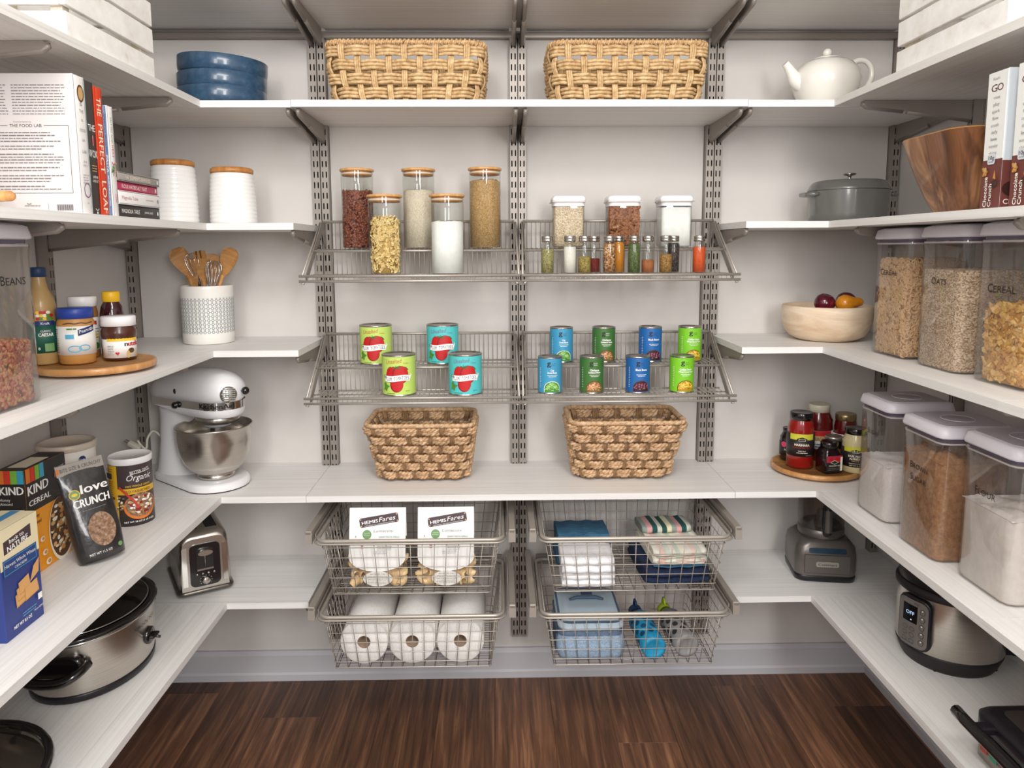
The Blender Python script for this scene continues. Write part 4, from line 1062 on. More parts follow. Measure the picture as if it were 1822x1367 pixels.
T, d, h = book('cookbook', 'thick white cookbook standing with its back cover facing the doorway', 1.4375, 1.4740, -1.012, XS, Z4, 1.7775, 'jacket_white')
p = Pr(f_my(-.212, -d, 0)); W_ = .212
p.rect('jacket_grey', .0, W_ - .006, .0, h)
p.lines('ink_grey2', .008, .088, .2385, 11, .0053, .0015, .10, 3); p.lines('ink_grey2', .096, .198, .2385, 11, .0053, .0015, .12, 4)
p.text('ink_dark', 'THE FOOD LAB', .118, .1620, .0056, .060); p.line('ink_dark', [(.152, .1648), (.198, .1648)], .0008); p.line('ink_dark', [(.010, .1648), (.084, .1648)], .0008)
p.line('ink_dark', [(.198, .1648), (.198, .0390)], .0008); p.line('ink_dark', [(.010, .0390), (.198, .0390)], .0008); p.text('ink_grey', 'ADVANCE PRAISE FOR', .112, .1705, .0022, .034)
for k, (y, n) in enumerate(((.1510, 4), (.1260, 2), (.1110, 4), (.0860, 2), (.0710, 3), (.0510, 2))): p.lines('ink_grey2', .014, .188, y, n, .0053, .0015, .25, 10 + k)
p.lines('ink_grey', .105, .135, .0145, 1, .004, .0014, .1); p.line('ink_grey', [(.150, .006), (.150, .020)], .0008); p.line('ink_dark', [(.110, .0195), (.114, .0175), (.118, .0195)], .001)
for k in range(22): p.rect('ink_dark', .166 + k * .00145, .166 + k * .00145 + (.0009 if k % 3 else .0005), .006, .0175); p.d -= p.gap
obj('back_cover_print', p, parent=T)
p = Pr(f_px(0, 0, 0)); p.disc('ink_brown', .004, .228, .0115, .0165); p.disc('ink_tan', .004, .228, .0085, .0125)
for t_, z_, w_ in (('S', .205, .008), ('THE', .192, .014), ('o', .176, .006), ('FOOD', .156, .020), ('in', .138, .008), ('LAB', .116, .014), ('J.KENJI', .098, .012), ('LOPEZ-ALT', .091, .016)): p.text('ink_grey', t_, .003, z_, .006 if z_ > .1 else .0035, w_)
p.ring('ink_mauve', .004, .046, .0115, .002, .0145); p.lines('ink_grey', -.008, .012, .074, 4, .005, .001); p.line('ink_grey', [(0, .022), (.003, .020), (.006, .022)], .0008); obj('spine_print', p, parent=T)
T, d, h = book('cookbook', 'dark grey cookbook with a white title between the white and red books', 1.4755, 1.5085, -1.0, XS - .002, Z4, 1.7755, 'cover_dark')
p = Pr(f_px(0, 0, 0)); p.rect('teal_edge', -d, -d + .004, .002, h - .002)
for t_, z_, w_, hh in (('THE', .163, .024, .0125), ('WOK', .112, .030, .0145)): p.text('ink_white', t_, .002, z_, hh, w_)
p.disc('ink_darkred', .004, .145, .004, .010); p.line('ink_white', [(.003, .135), (.004, .155)], .001); p.lines('ink_tan', -.006, .012, .095, 3, .005, .0015); p.text('ink_white', 'J.KENJI', .003, .072, .0045, .018); p.text('ink_white', 'LOPEZ-ALT', .003, .064, .0045, .020); p.line('ink_white', [(-.004, .012), (.002, .008), (.008, .012)], .0012); p.rect('ink_white', .0, .004, .002, .006); obj('spine_print', p, parent=T)
T, d, h = book('cookbook', 'bright orange red cookbook with large white spine lettering', 1.510, 1.5365, -.99, XS, Z4, 1.770, 'cover_red')
p = Pr(f_px_down(0, 0, h))
for w_, x_, l_ in (('THE', .020, .036), ('PERFECT', .072, .096), ('LOAF', .184, .064)): p.text('ink_cream', w_, x_, -.0075, .0150, l_, 'l', bold=.04)
obj('spine_print', p, parent=T)
T, d, h = book('cookbook', 'thin pale blue cookbook beside the orange red one', 1.538, 1.5525, -.99, XS - .002, Z4, 1.7395, 'cover_blue')
p = Pr(f_px_down(0, 0, h)); p.text('ink_navy', 'AMERICAN SFOGLINO', .016, -.003, .0055, .080, 'l'); p.text('ink_white', 'PASTA', .100, -.0035, .0075, .034, 'l', bold=.08); p.lines('ink_white', .140, .205, -.001, 1, .004, .003); obj('spine_print', p, parent=T)
T, d, h = book('cookbook', 'white cookbook with a leafy green spine at the end of the row', 1.554, 1.5745, -.985, XS, Z4, 1.741, 'jacket_white')
p = Pr(f_px_down(0, 0, h)); p.text('ink_leaf2', 'SALT FAT ACID', .022, -.001, .0060, .052, 'l'); p.text('ink_pink', 'HEAT', .078, -.001, .0070, .026, 'l')
g = random.Random(8)
for k in range(30): p.disc(g.choice(['ink_leaf2', 'ink_leaf', 'ink_tan', 'ink_pink', 'ink_dark']), g.uniform(.112, .142), g.uniform(-.008, .007), .0028, .0016, 6)
p.lines('ink_pink', .178, .196, .001, 2, .006, .0016); obj('spine_print', p, parent=T)
for z0, z1, m, nm, txt, tm, x_ in ((0, .0265, 'cover_black', 'charcoal', [('MAGNOLIA TABLE', .012, .0085, .078), ('JOANNA GAINES', .112, .0045, .040)], 'ink_white', 0),
                                   (.0270, .0560, 'jacket_white', 'white', [('Magnolia Table', .012, .0075, .070), ('JOANNA GAINES', .118, .0035, .036)], 'ink_tan2', .002),
                                   (.0565, .0755, 'cover_magenta', 'magenta', [('FLOUR WATER SALT YEAST', .022, .0080, .112)], 'ink_white', -.002),
                                   (.0760, .0945, 'cover_greyb', 'warm grey', [('THE', .030, .0055, .014), ('ELEMENTS OF FOOD', .050, .0075, .092)], 'ink_cream', .003)):
    T, d, h = book('cookbook', f'{nm} cookbook lying flat in the stack by the canister', 1.5795, 1.7660, -.99, XS - .002 + x_, Z4 + z0, Z4 + z1, m, True, 'cookbooks lying flat')
    p = Pr(pmap((0, -d, 0), (0, 1, 0), (0, 0, 1)))
    for t_, x0, hh, w_ in txt: p.text(tm, t_, x0, h / 2 - hh / 2, hh, w_, 'l')
    p.disc('ink_white' if m != 'jacket_white' else 'ink_grey', .176, h / 2, .003, .005, 8); obj('spine_print', p, parent=T)
mat_noise('spoon_wood', [(.3, '#a8733f'), (.5, '#bd8850'), (.7, '#cf9f68')], (14, 14, 90), 4, .5, .1, .0005)
b = B('bamboo', True); b.xf = Matrix.Translation((-.862, 1.338, Z4 + .0265)) @ Matrix.Rotation(-PI / 2, 4, 'Y')
b.lathe([(0, 0), (.006, .001), (.0092, .006), (.0100, .030), (.0085, .075), (.0105, .080), (.0255, .082), (.0262, .090), (.0262, .262), (.0105, .270), (.009, .290), (0, .294)], 28)
tag(obj('rolling_pin', b), 'pale wooden rolling pin in front of the white cookbook', 'rolling pin')

# ------------------------------------------------------------------ white ribbed canisters
mat('ceramic_white', '#f2f1ef', .25, 0, .5, .2); mat('ceramic_cream', '#eeeae4', .3, 0, .5, .2)
def ribbed(x, y, r, h, lab):
    T = thing('ribbed_canister', lab, 'canister', (x, y, Z4), 0, 'white ribbed canisters with bamboo lids'); hb = h - .016; pr = [(0, .002), (r * .90, .001), (r * .98, .004)]; n = 12
    for i in range(n):
        z0 = .006 + (hb - .010) * i / n; z1 = .006 + (hb - .010) * (i + 1) / n; k = lambda z: r * (1 - .10 * (z / hb) ** 2)
        for s in (0, .15, .4, .7, .9): pr.append((k(lerp(z0, z1, s)) + (0 if s in (0,) else .0016 * math.sin(PI * s)), lerp(z0, z1, s)))
    pr += [(r * .90, hb - .003), (r * .87, hb), (r * .8, hb)]
    b = B('ceramic_white', True); b.lathe(pr, 48); obj('body', b, parent=T)
    b = B('bamboo_dark', True); rl = r * .92; b.lathe([(rl * .8, hb), (rl, hb + .0015), (rl * 1.005, hb + .008), (rl * .985, hb + .013), (rl * .90, hb + .016), (0, hb + .0165)], 40); obj('lid', b, parent=T)
ribbed(-.918, 2.120, .0625, .178, 'tall white ribbed canister with a wooden lid next to the stacked cookbooks')
ribbed(-.771, 2.170, .0645, .162, 'shorter white ribbed canister with a wooden lid, the right one of two')

# ------------------------------------------------------------------ utensil crock
CX, CY, CR, CH = -.872, 2.196, .0745, .172
mat('crock_line', '#33566b', .5)
T = thing('utensil_crock', 'cream ceramic crock with a dark blue lattice pattern', 'crock', (CX, CY, Z6), 0)
b = B('ceramic_cream', True); b.lathe([(0, .002), (CR * .93, .001), (CR * .97, .004), (CR * .975, .03), (CR, CH - .01), (CR, CH - .002), (CR - .0015, CH), (CR - .005, CH - .001), (CR - .006, CH - .01), (CR - .007, .012), (0, .010)], 56); C = obj('body', b, parent=T)
p = Pr(cmap(CR, 0, prof=lambda z: CR * (.975 + .025 * (z - .03) / .132)), .0005); n = 40; cw = 2 * PI * CR / n; ch = .0118
for i in range(n):
    for j in range(9):
        x, y = (i + .5) * cw - PI * CR, .0315 + ch * j * .98; a, s_ = cw * .30, ch * .22
        p.line('crock_line', [(x - a, y + ch * .5), (x - a * .45, y + ch * .80), (x + a * .45, y + ch * .80), (x + a, y + ch * .5), (x + a * .45, y + ch * .20), (x - a * .45, y + ch * .20), (x - a, y + ch * .5)], .0011); p.d -= p.gap
        p.line('crock_line', [(x - a * .45, y + ch * .80), (x - a * .45, y + ch * 1.18)], .0008); p.d -= p.gap
        p.line('crock_line', [(x + a * .45, y + ch * .80), (x + a * .45, y + ch * 1.18)], .0008); p.d -= p.gap
        p.line('crock_line', [(x + a, y + ch * .5), (x + cw - a, y + ch * .5)], .0008); p.d -= p.gap
obj('lattice_print', p, parent=C)
mat_noise('spoon_wood', [(.3, '#a8733f'), (.5, '#bd8850'), (.7, '#cf9f68')], (14, 14, 90), 4, .5, .1, .0005)
def utensil(name, lab, dx, dy, lean, leany, L, head, turn=0., m='spoon_wood'):
    """stands in the crock; local z runs along the handle"""
    T = thing(name, lab, 'utensil', (CX + dx, CY + dy, Z6 + .014), 0, 'utensils in the crock')
    T.rotation_euler = Euler((leany, lean, turn), 'XYZ')
    if head == 'whisk':
        b = B('steel', True); b.tube([(0, 0, 0), (0, 0, L - .115)], .0055, 8); obj('handle', b, parent=T)
        b = B('chrome', True)
        for k in range(6):
            a = PI * k / 6; pts = []
            for i in range(17):
                t = PI * i / 16; r = .0245 * math.sin(t) ** .8 * (1 if True else 0); z = L - .115 + .115 * (.5 - .5 * math.cos(t)) if i <= 8 else 0
                u = i / 16; w = math.sin(PI * u); zz = L - .118 + .118 * (math.sin(PI * u) ** .75); rr_ = .0255 * math.sin(2 * PI * u) * (.55 + .45 * w) if True else 0
                pts.append((rr_ * math.cos(a), rr_ * math.sin(a), zz))
            b.tube(pts, .0010, 4)
        obj('wires', b, parent=T); return T
    b = B(m, True); b.tube([(0, 0, 0), (0, 0, L * .5), (0, 0, L - .085)], [.0055, .0055, .006], 8); obj('handle', b, parent=T)
    out = {'spoon': [(0, -.09), (.007, -.085), (.014, -.070), (.024, -.045), (.0275, -.025), (.022, -.008), (.010, -.001), (0, 0)],
           'spatula': [(0, -.10), (.006, -.095), (.012, -.080), (.020, -.055), (.024, -.02), (.022, -.004), (.012, .0), (0, .0)],
           'slant': [(0, -.10), (.007, -.095), (.015, -.070), (.021, -.045), (.022, -.012), (.022, -.012), (.010, -.004), (0, .0)],
           'fork': [(0, -.10), (.006, -.095), (.012, -.075), (.018, -.05), (.020, -.018), (.019, -.003), (.016, .0), (0, 0)]}[head]
    pts = [(x, L + z) for x, z in out[1:-1]] ; pts = pts + [(-x, z) for x, z in reversed(pts)]
    b = B(m); dish = lambda x, z: .006 * (1 - (x / .028) ** 2) * (1 if head == 'spoon' else .25)
    b.extrude(pts, lambda x, z: (x, dish(x, z) - .0022, z), lambda x, z: (x, dish(x, z) + .0022, z)); H_ = obj('head', b, parent=T)
    if head == 'fork':
        b = B('ink_brown'); 
        for x in (-.0065, .0065): b.box(x - .0014, x + .0014, -.004, .008, L - .022, L + .001)
        obj('slots', b, parent=H_)
    return T
utensil('wooden_spoon', 'brown wooden spoon leaning left at the back of the crock', .020, .012, -.37, .02, .288, 'spoon', .15, 'spoon_wood')
utensil('wooden_spatula', 'light wooden spatula leaning left at the front of the crock', .010, -.026, -.29, -.02, .245, 'spatula', -.35)
utensil('wire_whisk', 'steel balloon whisk leaning left in the crock', .012, .0, -.20, .0, .258, 'whisk')
utensil('wooden_fork', 'slotted wooden fork standing in the middle of the crock', .022, -.02, -.15, -.03, .262, 'fork', -.15)
utensil('wooden_spoon', 'wooden spoon standing upright at the back of the crock', .004, .035, .0, .03, .252, 'spoon', .5)
utensil('wooden_turner', 'square wooden turner behind the front whisk', .020, .012, .05, .0, .248, 'slant', .1)
utensil('wire_whisk', 'small steel whisk leaning right at the front of the crock', .008, -.03, .125, -.02, .232, 'whisk')
utensil('wooden_spoon', 'large wooden spoon leaning right in the crock', -.022, .002, .40, .0, .290, 'spoon', -.2)

# ------------------------------------------------------------------ left turntable with spreads
TLX, TLY, TR = -.936, 1.693, .128
def turntable(x, y, z, r, lab):
    T = thing('turntable', lab, 'turntable', (x, y, z), 0, 'round wooden turntables')
    b = B('black_plastic', True); b.lathe([(0, 0), (r * .70, 0), (r * .72, .002), (r * .72, .005), (0, .005)], 40); obj('base', b, parent=T)
    b = B('turntable_wood', True); b.lathe([(0, .0055), (r * .93, .0055), (r * .985, .008), (r, .013), (r, .017), (r * .985, .0215), (r * .95, .0225), (r * .925, .0215), (r * .915, .0195), (0, .0195)], 64); obj('tray', b, parent=T)
    return z + .0195
mat_noise('turntable_wood', [(.3, '#a5713f'), (.5, '#bb8650'), (.7, '#cd9d68')], (8, 55, 8), 4, .38, .1, .0005, coat=.2)
zt = turntable(TLX, TLY, Z6, TR, 'round bamboo turntable holding the peanut butter jars') + .0005
mat('pb', '#c08a4a', .5); mat('pb_dark', '#9c6a35', .5); mat('choc', '#4a2416', .3, 0, .5, .3); mat('cap_blue', '#27429b', .4); mat('cap_yellow', '#f0bb22', .4); mat('jam', '#38101a', .15, 0, .5, .5); mat('label_white', '#f1efec', .45); mat('dressing', '#b4935f', .35, 0, .5, .2); mat('label_green', '#1f5a4a', .45)
mat_clear('jar_glaze', '#f2ece6', 1.45, .04)
def jar_thing(name, lab, cat, x, y, z, prof, m, cap, capm, grp='jars on the left turntable', lbl=None, n=32, rz=0.):
    T = thing(name, lab, cat, (x, y, z), rz, grp)
    b = B(m, True); b.lathe(prof, n); obj('body', b, parent=T)
    b = B(capm, True); b.lathe(cap, n); obj('cap', b, parent=T)
    if lbl:
        r, z0, z1, lm = lbl; b = B(lm, True); b.lathe([(r, z0), (r + .0003, z0), (r + .0003, z1), (r, z1)], n); return T, obj('label', b, parent=T)
    return T, None
R = .0385
T, L = jar_thing('peanut_butter_jar', 'peanut butter jar with a blue lid and white label', 'jar', -.968, 1.6785, zt, [(0, .001), (R * .86, .001), (R * .95, .004), (R * .96, .018), (R, .024), (R, .088), (R * .97, .097), (R * .90, .103), (R * .90, .106)], 'pb', [(R * .9, .104), (R * .97, .105), (R * .97, .126), (R * .92, .128), (0, .128)], 'cap_blue', lbl=(R, .023, .088, 'label_white'))
p = Pr(cmap(R + .0004, 0, .55)); p.poly('ink_navy', [(.002, .066), (.040, .076), (.040, .090), (.002, .080)]); p.text('ink_white', 'Peanut', .005, .0715, .0075, .026, 'l', .2, .25); p.text('ink_white', 'Butter', .030, .077, .0070, .024, 'l', .2, .25)
p.rect('ink_sky', -.024, -.006, .060, .070); p.ring('ink_sky', -.006, .037, .014, .0022, .008); p.ring('ink_sky', .014, .039, .012, .0022, .007); p.lines('ink_dark', -.052, -.043, .080, 14, .004, .0014); p.lines('ink_leaf', -.020, .0, .081, 1, .005, .003); obj('label_print', p, parent=L)
b = B('ink_dark', True); b.tube([(R * .985 * math.sin(a * .1), -R * .985 * math.cos(a * .1), .0945 + .001 * math.sin(a)) for a in range(-2, 16)], .0011, 4); obj('air_gap', b, parent=T)
r = .0315
T, L = jar_thing('nut_butter_jar', 'brown nut butter jar with a white lid behind the blue lidded one', 'jar', -.998, 1.7645, zt, [(0, .001), (r * .9, .001), (r, .006), (r, .110), (r * .92, .122), (r * .9, .126)], 'pb_dark', [(r * .92, .124), (r * .985, .125), (r * .985, .146), (r * .94, .148), (0, .148)], 'white_plastic', lbl=(r, .02, .098, 'label_white'))
p = Pr(cmap(r + .0004, 0, .8)); p.rect('ink_red', -.010, .022, .080, .090); p.disc('ink_green', .018, .030, .010, .008); p.disc('ink_yellow', .012, .055, .010); p.lines('ink_dark', -.006, .03, .070, 4, .007, .0015); obj('label_print', p, parent=L)
r = .0385
T, L = jar_thing('chocolate_spread_jar', 'squat jar of chocolate hazelnut spread with a white lid', 'jar', -.898, 1.7300, zt, [(0, .001), (r * .80, .001), (r * .90, .004), (r * .92, .050), (r, .060), (r * 1.0, .070), (r * .88, .080), (r * .86, .083)], 'choc', [(r * .90, .081), (r * .98, .082), (r * .98, .101), (r * .93, .104), (0, .104)], 'white_plastic', lbl=(r * .925, .008, .058, 'label_white'))
p = Pr(cmap(r * .925 + .0005, 0, .62)); p.rect('ink_yellow', -.034, .040, .047, .057); p.text('ink_dark', 'n', .0045, .035, .0115, .007, 'l', bold=.12); p.text('ink_red', 'utella', .013, .035, .0115, .030, 'l', bold=.10); p.disc('ink_brown', .020, .024, .008, .006); p.disc('ink_tan', .012, .016, .004, .009); p.poly('ink_red', [(-.010, .014), (-.006, .020), (-.0095, .0225), (-.011, .020), (-.0125, .0225), (-.016, .020)]); p.lines('ink_grey', -.032, -.018, .036, 6, .004, .0012); obj('label_print', p, parent=L)
r = .027
T, L = jar_thing('jelly_bottle', 'dark purple jelly bottle with a yellow cap', 'bottle', -.944, 1.792, zt, [(0, .001), (r * .9, .001), (r, .005), (r, .05), (r * 1.02, .075), (r * .98, .105), (r * .86, .122), (r * .6, .134), (r * .6, .138)], 'jam', [(r * .68, .133), (r * .73, .134), (r * .73, .155), (r * .66, .158), (0, .158)], 'cap_yellow', lbl=(r * 1.012, .02, .07, 'label_white'))
T, L = jar_thing('salad_dressing_bottle', 'tall bottle of tan salad dressing with a dark green label and blue cap', 'bottle', -1.037, 1.668, zt, [(0, .001), (.026, .001), (.0295, .005), (.0295, .10), (.0285, .115), (.030, .130), (.027, .150), (.017, .172), (.0135, .190), (.0135, .200)], 'dressing', [(.0125, .198), (.0155, .199), (.0155, .218), (.014, .220), (0, .220)], 'cap_navy', lbl=(.0298, .028, .098, 'label_green'))
p = Pr(cmap(.0302, 0, .75)); p.rect('ink_navy', -.020, .020, .090, .101); p.text('ink_white', 'Kraft', 0, .0925, .0055, .017); p.text('ink_white', 'CLASSIC', 0, .076, .0042, .020); p.text('ink_white', 'CAESAR', 0, .066, .0072, .030, bold=.06)
for k in range(14): p.disc(random.Random(k).choice(['ink_yellow', 'ink_leaf', 'ink_cream', 'ink_red']), -.013 + (k % 5) * .0065, .106 + (k // 5) * .007, .0045, .0038, 7)
p.rect('ink_leaf2', -.004, .014, .032, .050); p.text('ink_white', '8', -.014, .036, .006); obj('label_print', p, parent=L)
jar_thing('honey_jar', 'small brown jar with a white lid between the dressing and peanut butter', 'jar', -1.047, 1.7285, zt, [(0, .001), (.024, .001), (.024, .004), (.024, .085), (.022, .094)], 'pb_dark', [(.0215, .092), (.024, .093), (.024, .108), (0, .110)], 'white_plastic', lbl=(.0241, .018, .07, 'cover_dark'))
# ------------------------------------------------------------------ square pop-lid canisters (both sides use this)
mat('lid_mauve', '#b7aeb8', .4); mat('gasket', '#5c5468', .5); mat('lid_top', '#c9c2cb', .42)
def pop_canister(x0, x1, y0, y1, z, h, what, fill, word, face, lab, grp='square pop-lid canisters', off=0.):
    """clear square tub with cut corners, white lid with a round push button; word is lettered on the aisle face"""
    T = thing('pop_canister', lab, 'canister', ((x0 + x1) / 2, (y0 + y1) / 2, z), 0, grp); a, d = (x1 - x0) / 2, (y1 - y0) / 2; g = random.Random(int(y0 * 1000)); c = .019
    def oct_(q, e, zz): return [(px, py, zz) for px, py in rrect(-a + q, a - q, -d + q, d - q, e, 2)]
    b = B('clear_plastic', True); hb = h - .034
    b.rings([oct_(.004, c, .002), oct_(0, c, .008), oct_(-.0, c, hb - .02), oct_(-.0015, c, hb - .008), oct_(-.001, c, hb)], True, True); body = obj('tub', b, parent=T)
    b = B('gasket', True); b.rings([oct_(.003, c, hb - .001), oct_(.003, c, hb + .007)], True); G_ = obj('gasket', b, parent=T)
    b = B('lilac_white', True); b.rings([oct_(.0, c, hb - .006), oct_(-.001, c, hb - .002)], True); obj('collar', b, parent=G_)
    b = B('lilac_white', True); b.rings([oct_(.004, c, hb + .006), oct_(-.004, c, hb + .008), oct_(-.005, c, hb + .012), oct_(-.001, c, h - .004), oct_(.006, c, h - .001), oct_(.010, c, h - .0005)], True, True); L = obj('lid', b, parent=T)
    b = B('lid_top', True); b.prism([p_[:2] for p_ in oct_(.009, c, 0)], h - .002, h + .0004); obj('lid_panel', b, parent=L)
    b = B('lilac_white', True); b.tube([(px, py, h + .0004) for px, py in circ(0, 0, .034, n=36)], .0012, 5, closed=True); b.use('lid_mauve').lathe([(.033, h + .0006), (.03, h + .0012), (.004, h + .0008), (0, h + .0018)], 30); obj('push_button', b, parent=L)
    q = .003; X, Y = a - q, d - q
    def s_rr(in_, z0, z1):
        lp = Loop(a - in_, -d + in_, d - in_, c)
        def f(g_):
            while True:
                (px, py), n_ = lp.at(g_.random())
                if n_[0] * face > -.3 and n_[1] < .3: return (px, py, g_.uniform(z0, z1)), (n_[0], n_[1], 0)
        return f
    def s_top(in_, z): return lambda g_: ((g_.uniform(-a + in_, a - in_), g_.uniform(-d + in_, d - in_), z), (0, 0, 1))
    if what == 'rings':
        b = B('cereal_core'); b.prism([p_[:2] for p_ in oct_(.008, c - .004, 0)], .006, fill - .006); b.use('cheerio', True); t = _tmpl_ring(.0052, .0021)
        scatter(b, 1250, s_rr(.0085, .010, fill), t, g, .4); scatter(b, 230, s_top(.016, fill), t, g, .6)
    elif what == 'flakes':
        b = B('flake_core'); b.prism([p_[:2] for p_ in oct_(.012, c - .004, 0)], .006, fill - .010); t = _tmpl_flake(.0105)
        scatter(b.use(None, False), 950, s_rr(.0125, .013, fill), t, g, .4, ['flake1', 'flake2', 'flake3'], (.7, 1.25), False); scatter(b, 200, s_top(.020, fill), t, g, .8, ['flake1', 'flake2', 'flake3'], (.7, 1.25), False)
    elif what == 'beans_mixed':
        b = B('bean_core'); b.prism([p_[:2] for p_ in oct_(.008, c - .004, 0)], .006, fill - .006); t = _tmpl_ell(7, 5, .0062, .0042, .0038)
        scatter(b.use(None, True), 1300, s_rr(.0085, .009, fill), t, g, .35, ['bean1', 'bean2', 'bean3', 'bean4']); scatter(b, 330, s_top(.014, fill), t, g, .6, ['bean1', 'bean2', 'bean3', 'bean4'])
    else:
        b = B(what, True); n = 22; lump = {'brown_sugar': .018, 'flour_soft': .010, 'sugar_white': .006}.get(what, .003)
        b.rings([oct_(q + .003, c, .004), oct_(q, c, .010), oct_(q, c, fill - lump * .6)], True, True)
        rs = []
        for i in range(n + 1):
            row = []
            for j in range(n + 1):
                u, v = i / n * 2 - 1, j / n * 2 - 1; e = max(abs(u), abs(v)) > .999
                row.append((u * (X - .001), v * (Y - .001), fill - lump * .6 + (0 if e else lump * (.35 + .65 * math.sin(u * 4.1 + 1) * math.cos(v * 3.3 + u * 2) + g.uniform(-.3, .3)))))
            rs.append(row)
        b.rings(rs, False)
    obj('contents', b, parent=T, kind='stuff')
    if word:
        p = Pr(f_mx(-a, -off, 0) if face < 0 else f_px(a, off, 0), .0005)
        for k, (wd, zz, hh, w_) in enumerate(word):
            p.text('ink_black', wd[0], -w_ / 2, zz, hh * 1.25, None, 'l'); cap = max(v[0] for v in text2d(wd[0])[0]) - min(v[0] for v in text2d(wd[0])[0])
            x1_ = -w_ / 2 + cap * hh * 1.25 / CAP + hh * .16; p.text('ink_black', wd[1:], x1_, zz, hh, w_ / 2 - x1_, 'l')
        obj('lettering', p, parent=body)
    return T
for n_, c_ in (('cereal_core', '#a8825a'), ('cheerio', '#d6b489'), ('flake_core', '#b07f35'), ('flake1', '#d9a955'), ('flake2', '#e6c078'), ('flake3', '#c58f42'), ('bean_core', '#5d3527'), ('bean1', '#a8604a'), ('bean2', '#8e4636'), ('bean3', '#bd8264'), ('bean4', '#a98a57')): mat(n_, c_, .55)
mat_noise('brown_sugar', [(.25, '#7c5432'), (.5, '#a1734a'), (.75, '#bb8f62')], (110, 110, 110), 5, .9, .8, .003); mat_noise('flour_soft', [(.3, '#d9d5d2'), (.7, '#e9e6e3')], (40, 40, 40), 4, .95, .3, .003); mat_noise('sugar_white', [(.3, '#e3e0e2'), (.7, '#f0eef0')], (150, 150, 150), 3, .9, .2, .001)
mat_grain('oats_big', [(0, '#8d6f52'), (.3, '#b59879'), (.65, '#d6c1a4'), (1, '#ecdfcb')], (300, 300, 420), .85, .6, .0015)
pop_canister(-1.010, -.850, 1.200, 1.360, Z6, .325, 'beans_mixed', .115, [('BEANS', .218, .0130, .066)], 1, 'square clear canister lettered BEANS on the left shelf', off=.016)

# ------------------------------------------------------------------ cereal, crackers, granola
mat('ink_navy2', '#1f4280', .5); mat('ink_sky2', '#4a8fc0', .5)
mat('kind_black', '#241f20', .45); mat('kind_orange', '#ea9a1f', .45); mat('box_cream', '#efe2bd', .5); mat('box_blue', '#27397f', .45); mat('kr1', '#e07a2a', .5); mat('kr2', '#d43a2a', .5); mat('kr3', '#7ab83f', .5); mat('kr4', '#3aa3c4', .5); mat('cracker', '#d9a566', .7); mat('cracker2', '#c58d4e', .7)
def carton(name, lab, x0, x1, y0, y1, z, h, m, rz=0., grp='cereal and cracker boxes'):
    T = thing(name, lab, 'box', ((x0 + x1) / 2, (y0 + y1) / 2, z), rz, grp); a, d = (x1 - x0) / 2, (y1 - y0) / 2
    b = B(m); b.bbox(-a, a, -d, d, 0, h, .0012, 1); obj('carton', b, parent=T)
    return T, a, d, h
T, a, d, h = carton('cereal_box', 'orange and black cereal box lettered KIND', -1.058, -1.000, 1.506, 1.650, Z8, .236, 'kind_orange')
p = Pr(f_px(a, 0, 0)); p.rect('kind_black', -d, d, .140, h)
for k in range(4): p.rect(f'kr{k + 1}', -d + .004 + k * .0155, -d + .0185 + k * .0155, .205, h)
p.text('ink_white', 'KIND', -d + .006, .178, .0200, .070, 'l', bold=.08); p.text('ink_white', 'CEREAL', -d + .007, .154, .0120, .074, 'l', bold=.08); p.text('ink_brown', 'Honey', -d + .008, .124, .0080, .030, 'l', bold=.06); p.text('ink_brown', 'Almond', -d + .008, .110, .0080, .034, 'l', bold=.06); p.rect('kr1', d - .045, d - .010, .190, .202); p.text('ink_white', 'Flavored', d - .044, .208, .005, .034, 'l'); p.text('ink_white', 'protein', d - .042, .193, .0055, .028, 'l')
p.disc('ink_cream', .038, .070, .046, .074, 30); p.disc('ink_brown', .039, .074, .043, .070, 30); g = random.Random(2)
for k in range(90):
    t_, q_ = g.uniform(0, 2 * PI), math.sqrt(g.random()); p.disc(g.choice(['ink_tan', 'cracker2', 'ink_cream', 'ink_brown', 'cracker']), .039 + .038 * q_ * math.cos(t_), .074 + .062 * q_ * math.sin(t_), g.uniform(.004, .009), g.uniform(.003, .006), 7); p.d -= p.gap * .8
for yy, zz, r_ in ((-.035, .072, .008), (-.030, .040, .009), (-.020, .016, .010)): p.disc('ink_cream', yy, zz, r_, r_ * .75, 9); p.disc('cracker2', yy + .002, zz, r_ * .6, r_ * .5, 8)
obj('front_print', p, parent=T)
p = Pr(f_my(0, -d, 0)); p.rect('kind_black', -a, a, .120, h)
for k in range(4): p.rect(f'kr{k + 1}', -a + .002 + k * .0138, -a + .0155 + k * .0138, .207, h)
p.text('ink_white', 'KIND', 0, .184, .0170, .050, bold=.08); p.text('ink_white', 'Honey', -a + .004, .170, .006, .022, 'l'); p.text('ink_white', 'Almond', -a + .004, .161, .006, .026, 'l'); p.rect('ink_cream', -a + .004, a - .004, .141, .151); p.text('ink_dark', '6g protein', 0, .1435, .0052, .042); p.disc('ink_cream', .012, .122, .013, .009); p.disc('ink_tan', -.008, .112, .014, .008); obj('side_print', p, parent=T)
p = Pr(pmap((0, 0, h), (1, 0, 0), (0, 1, 0))); p.rect('kind_black', -a, a, -d, d); p.rect('ink_cream', -.02, .02, -.05, .03); obj('top_print', p, parent=T)
T, a, d, h = carton('cracker_box', 'cream and blue cracker box lettered back to NATURE, nearest the doorway', -.946, -.880, 1.242, 1.350, Z8, .206, 'box_blue')
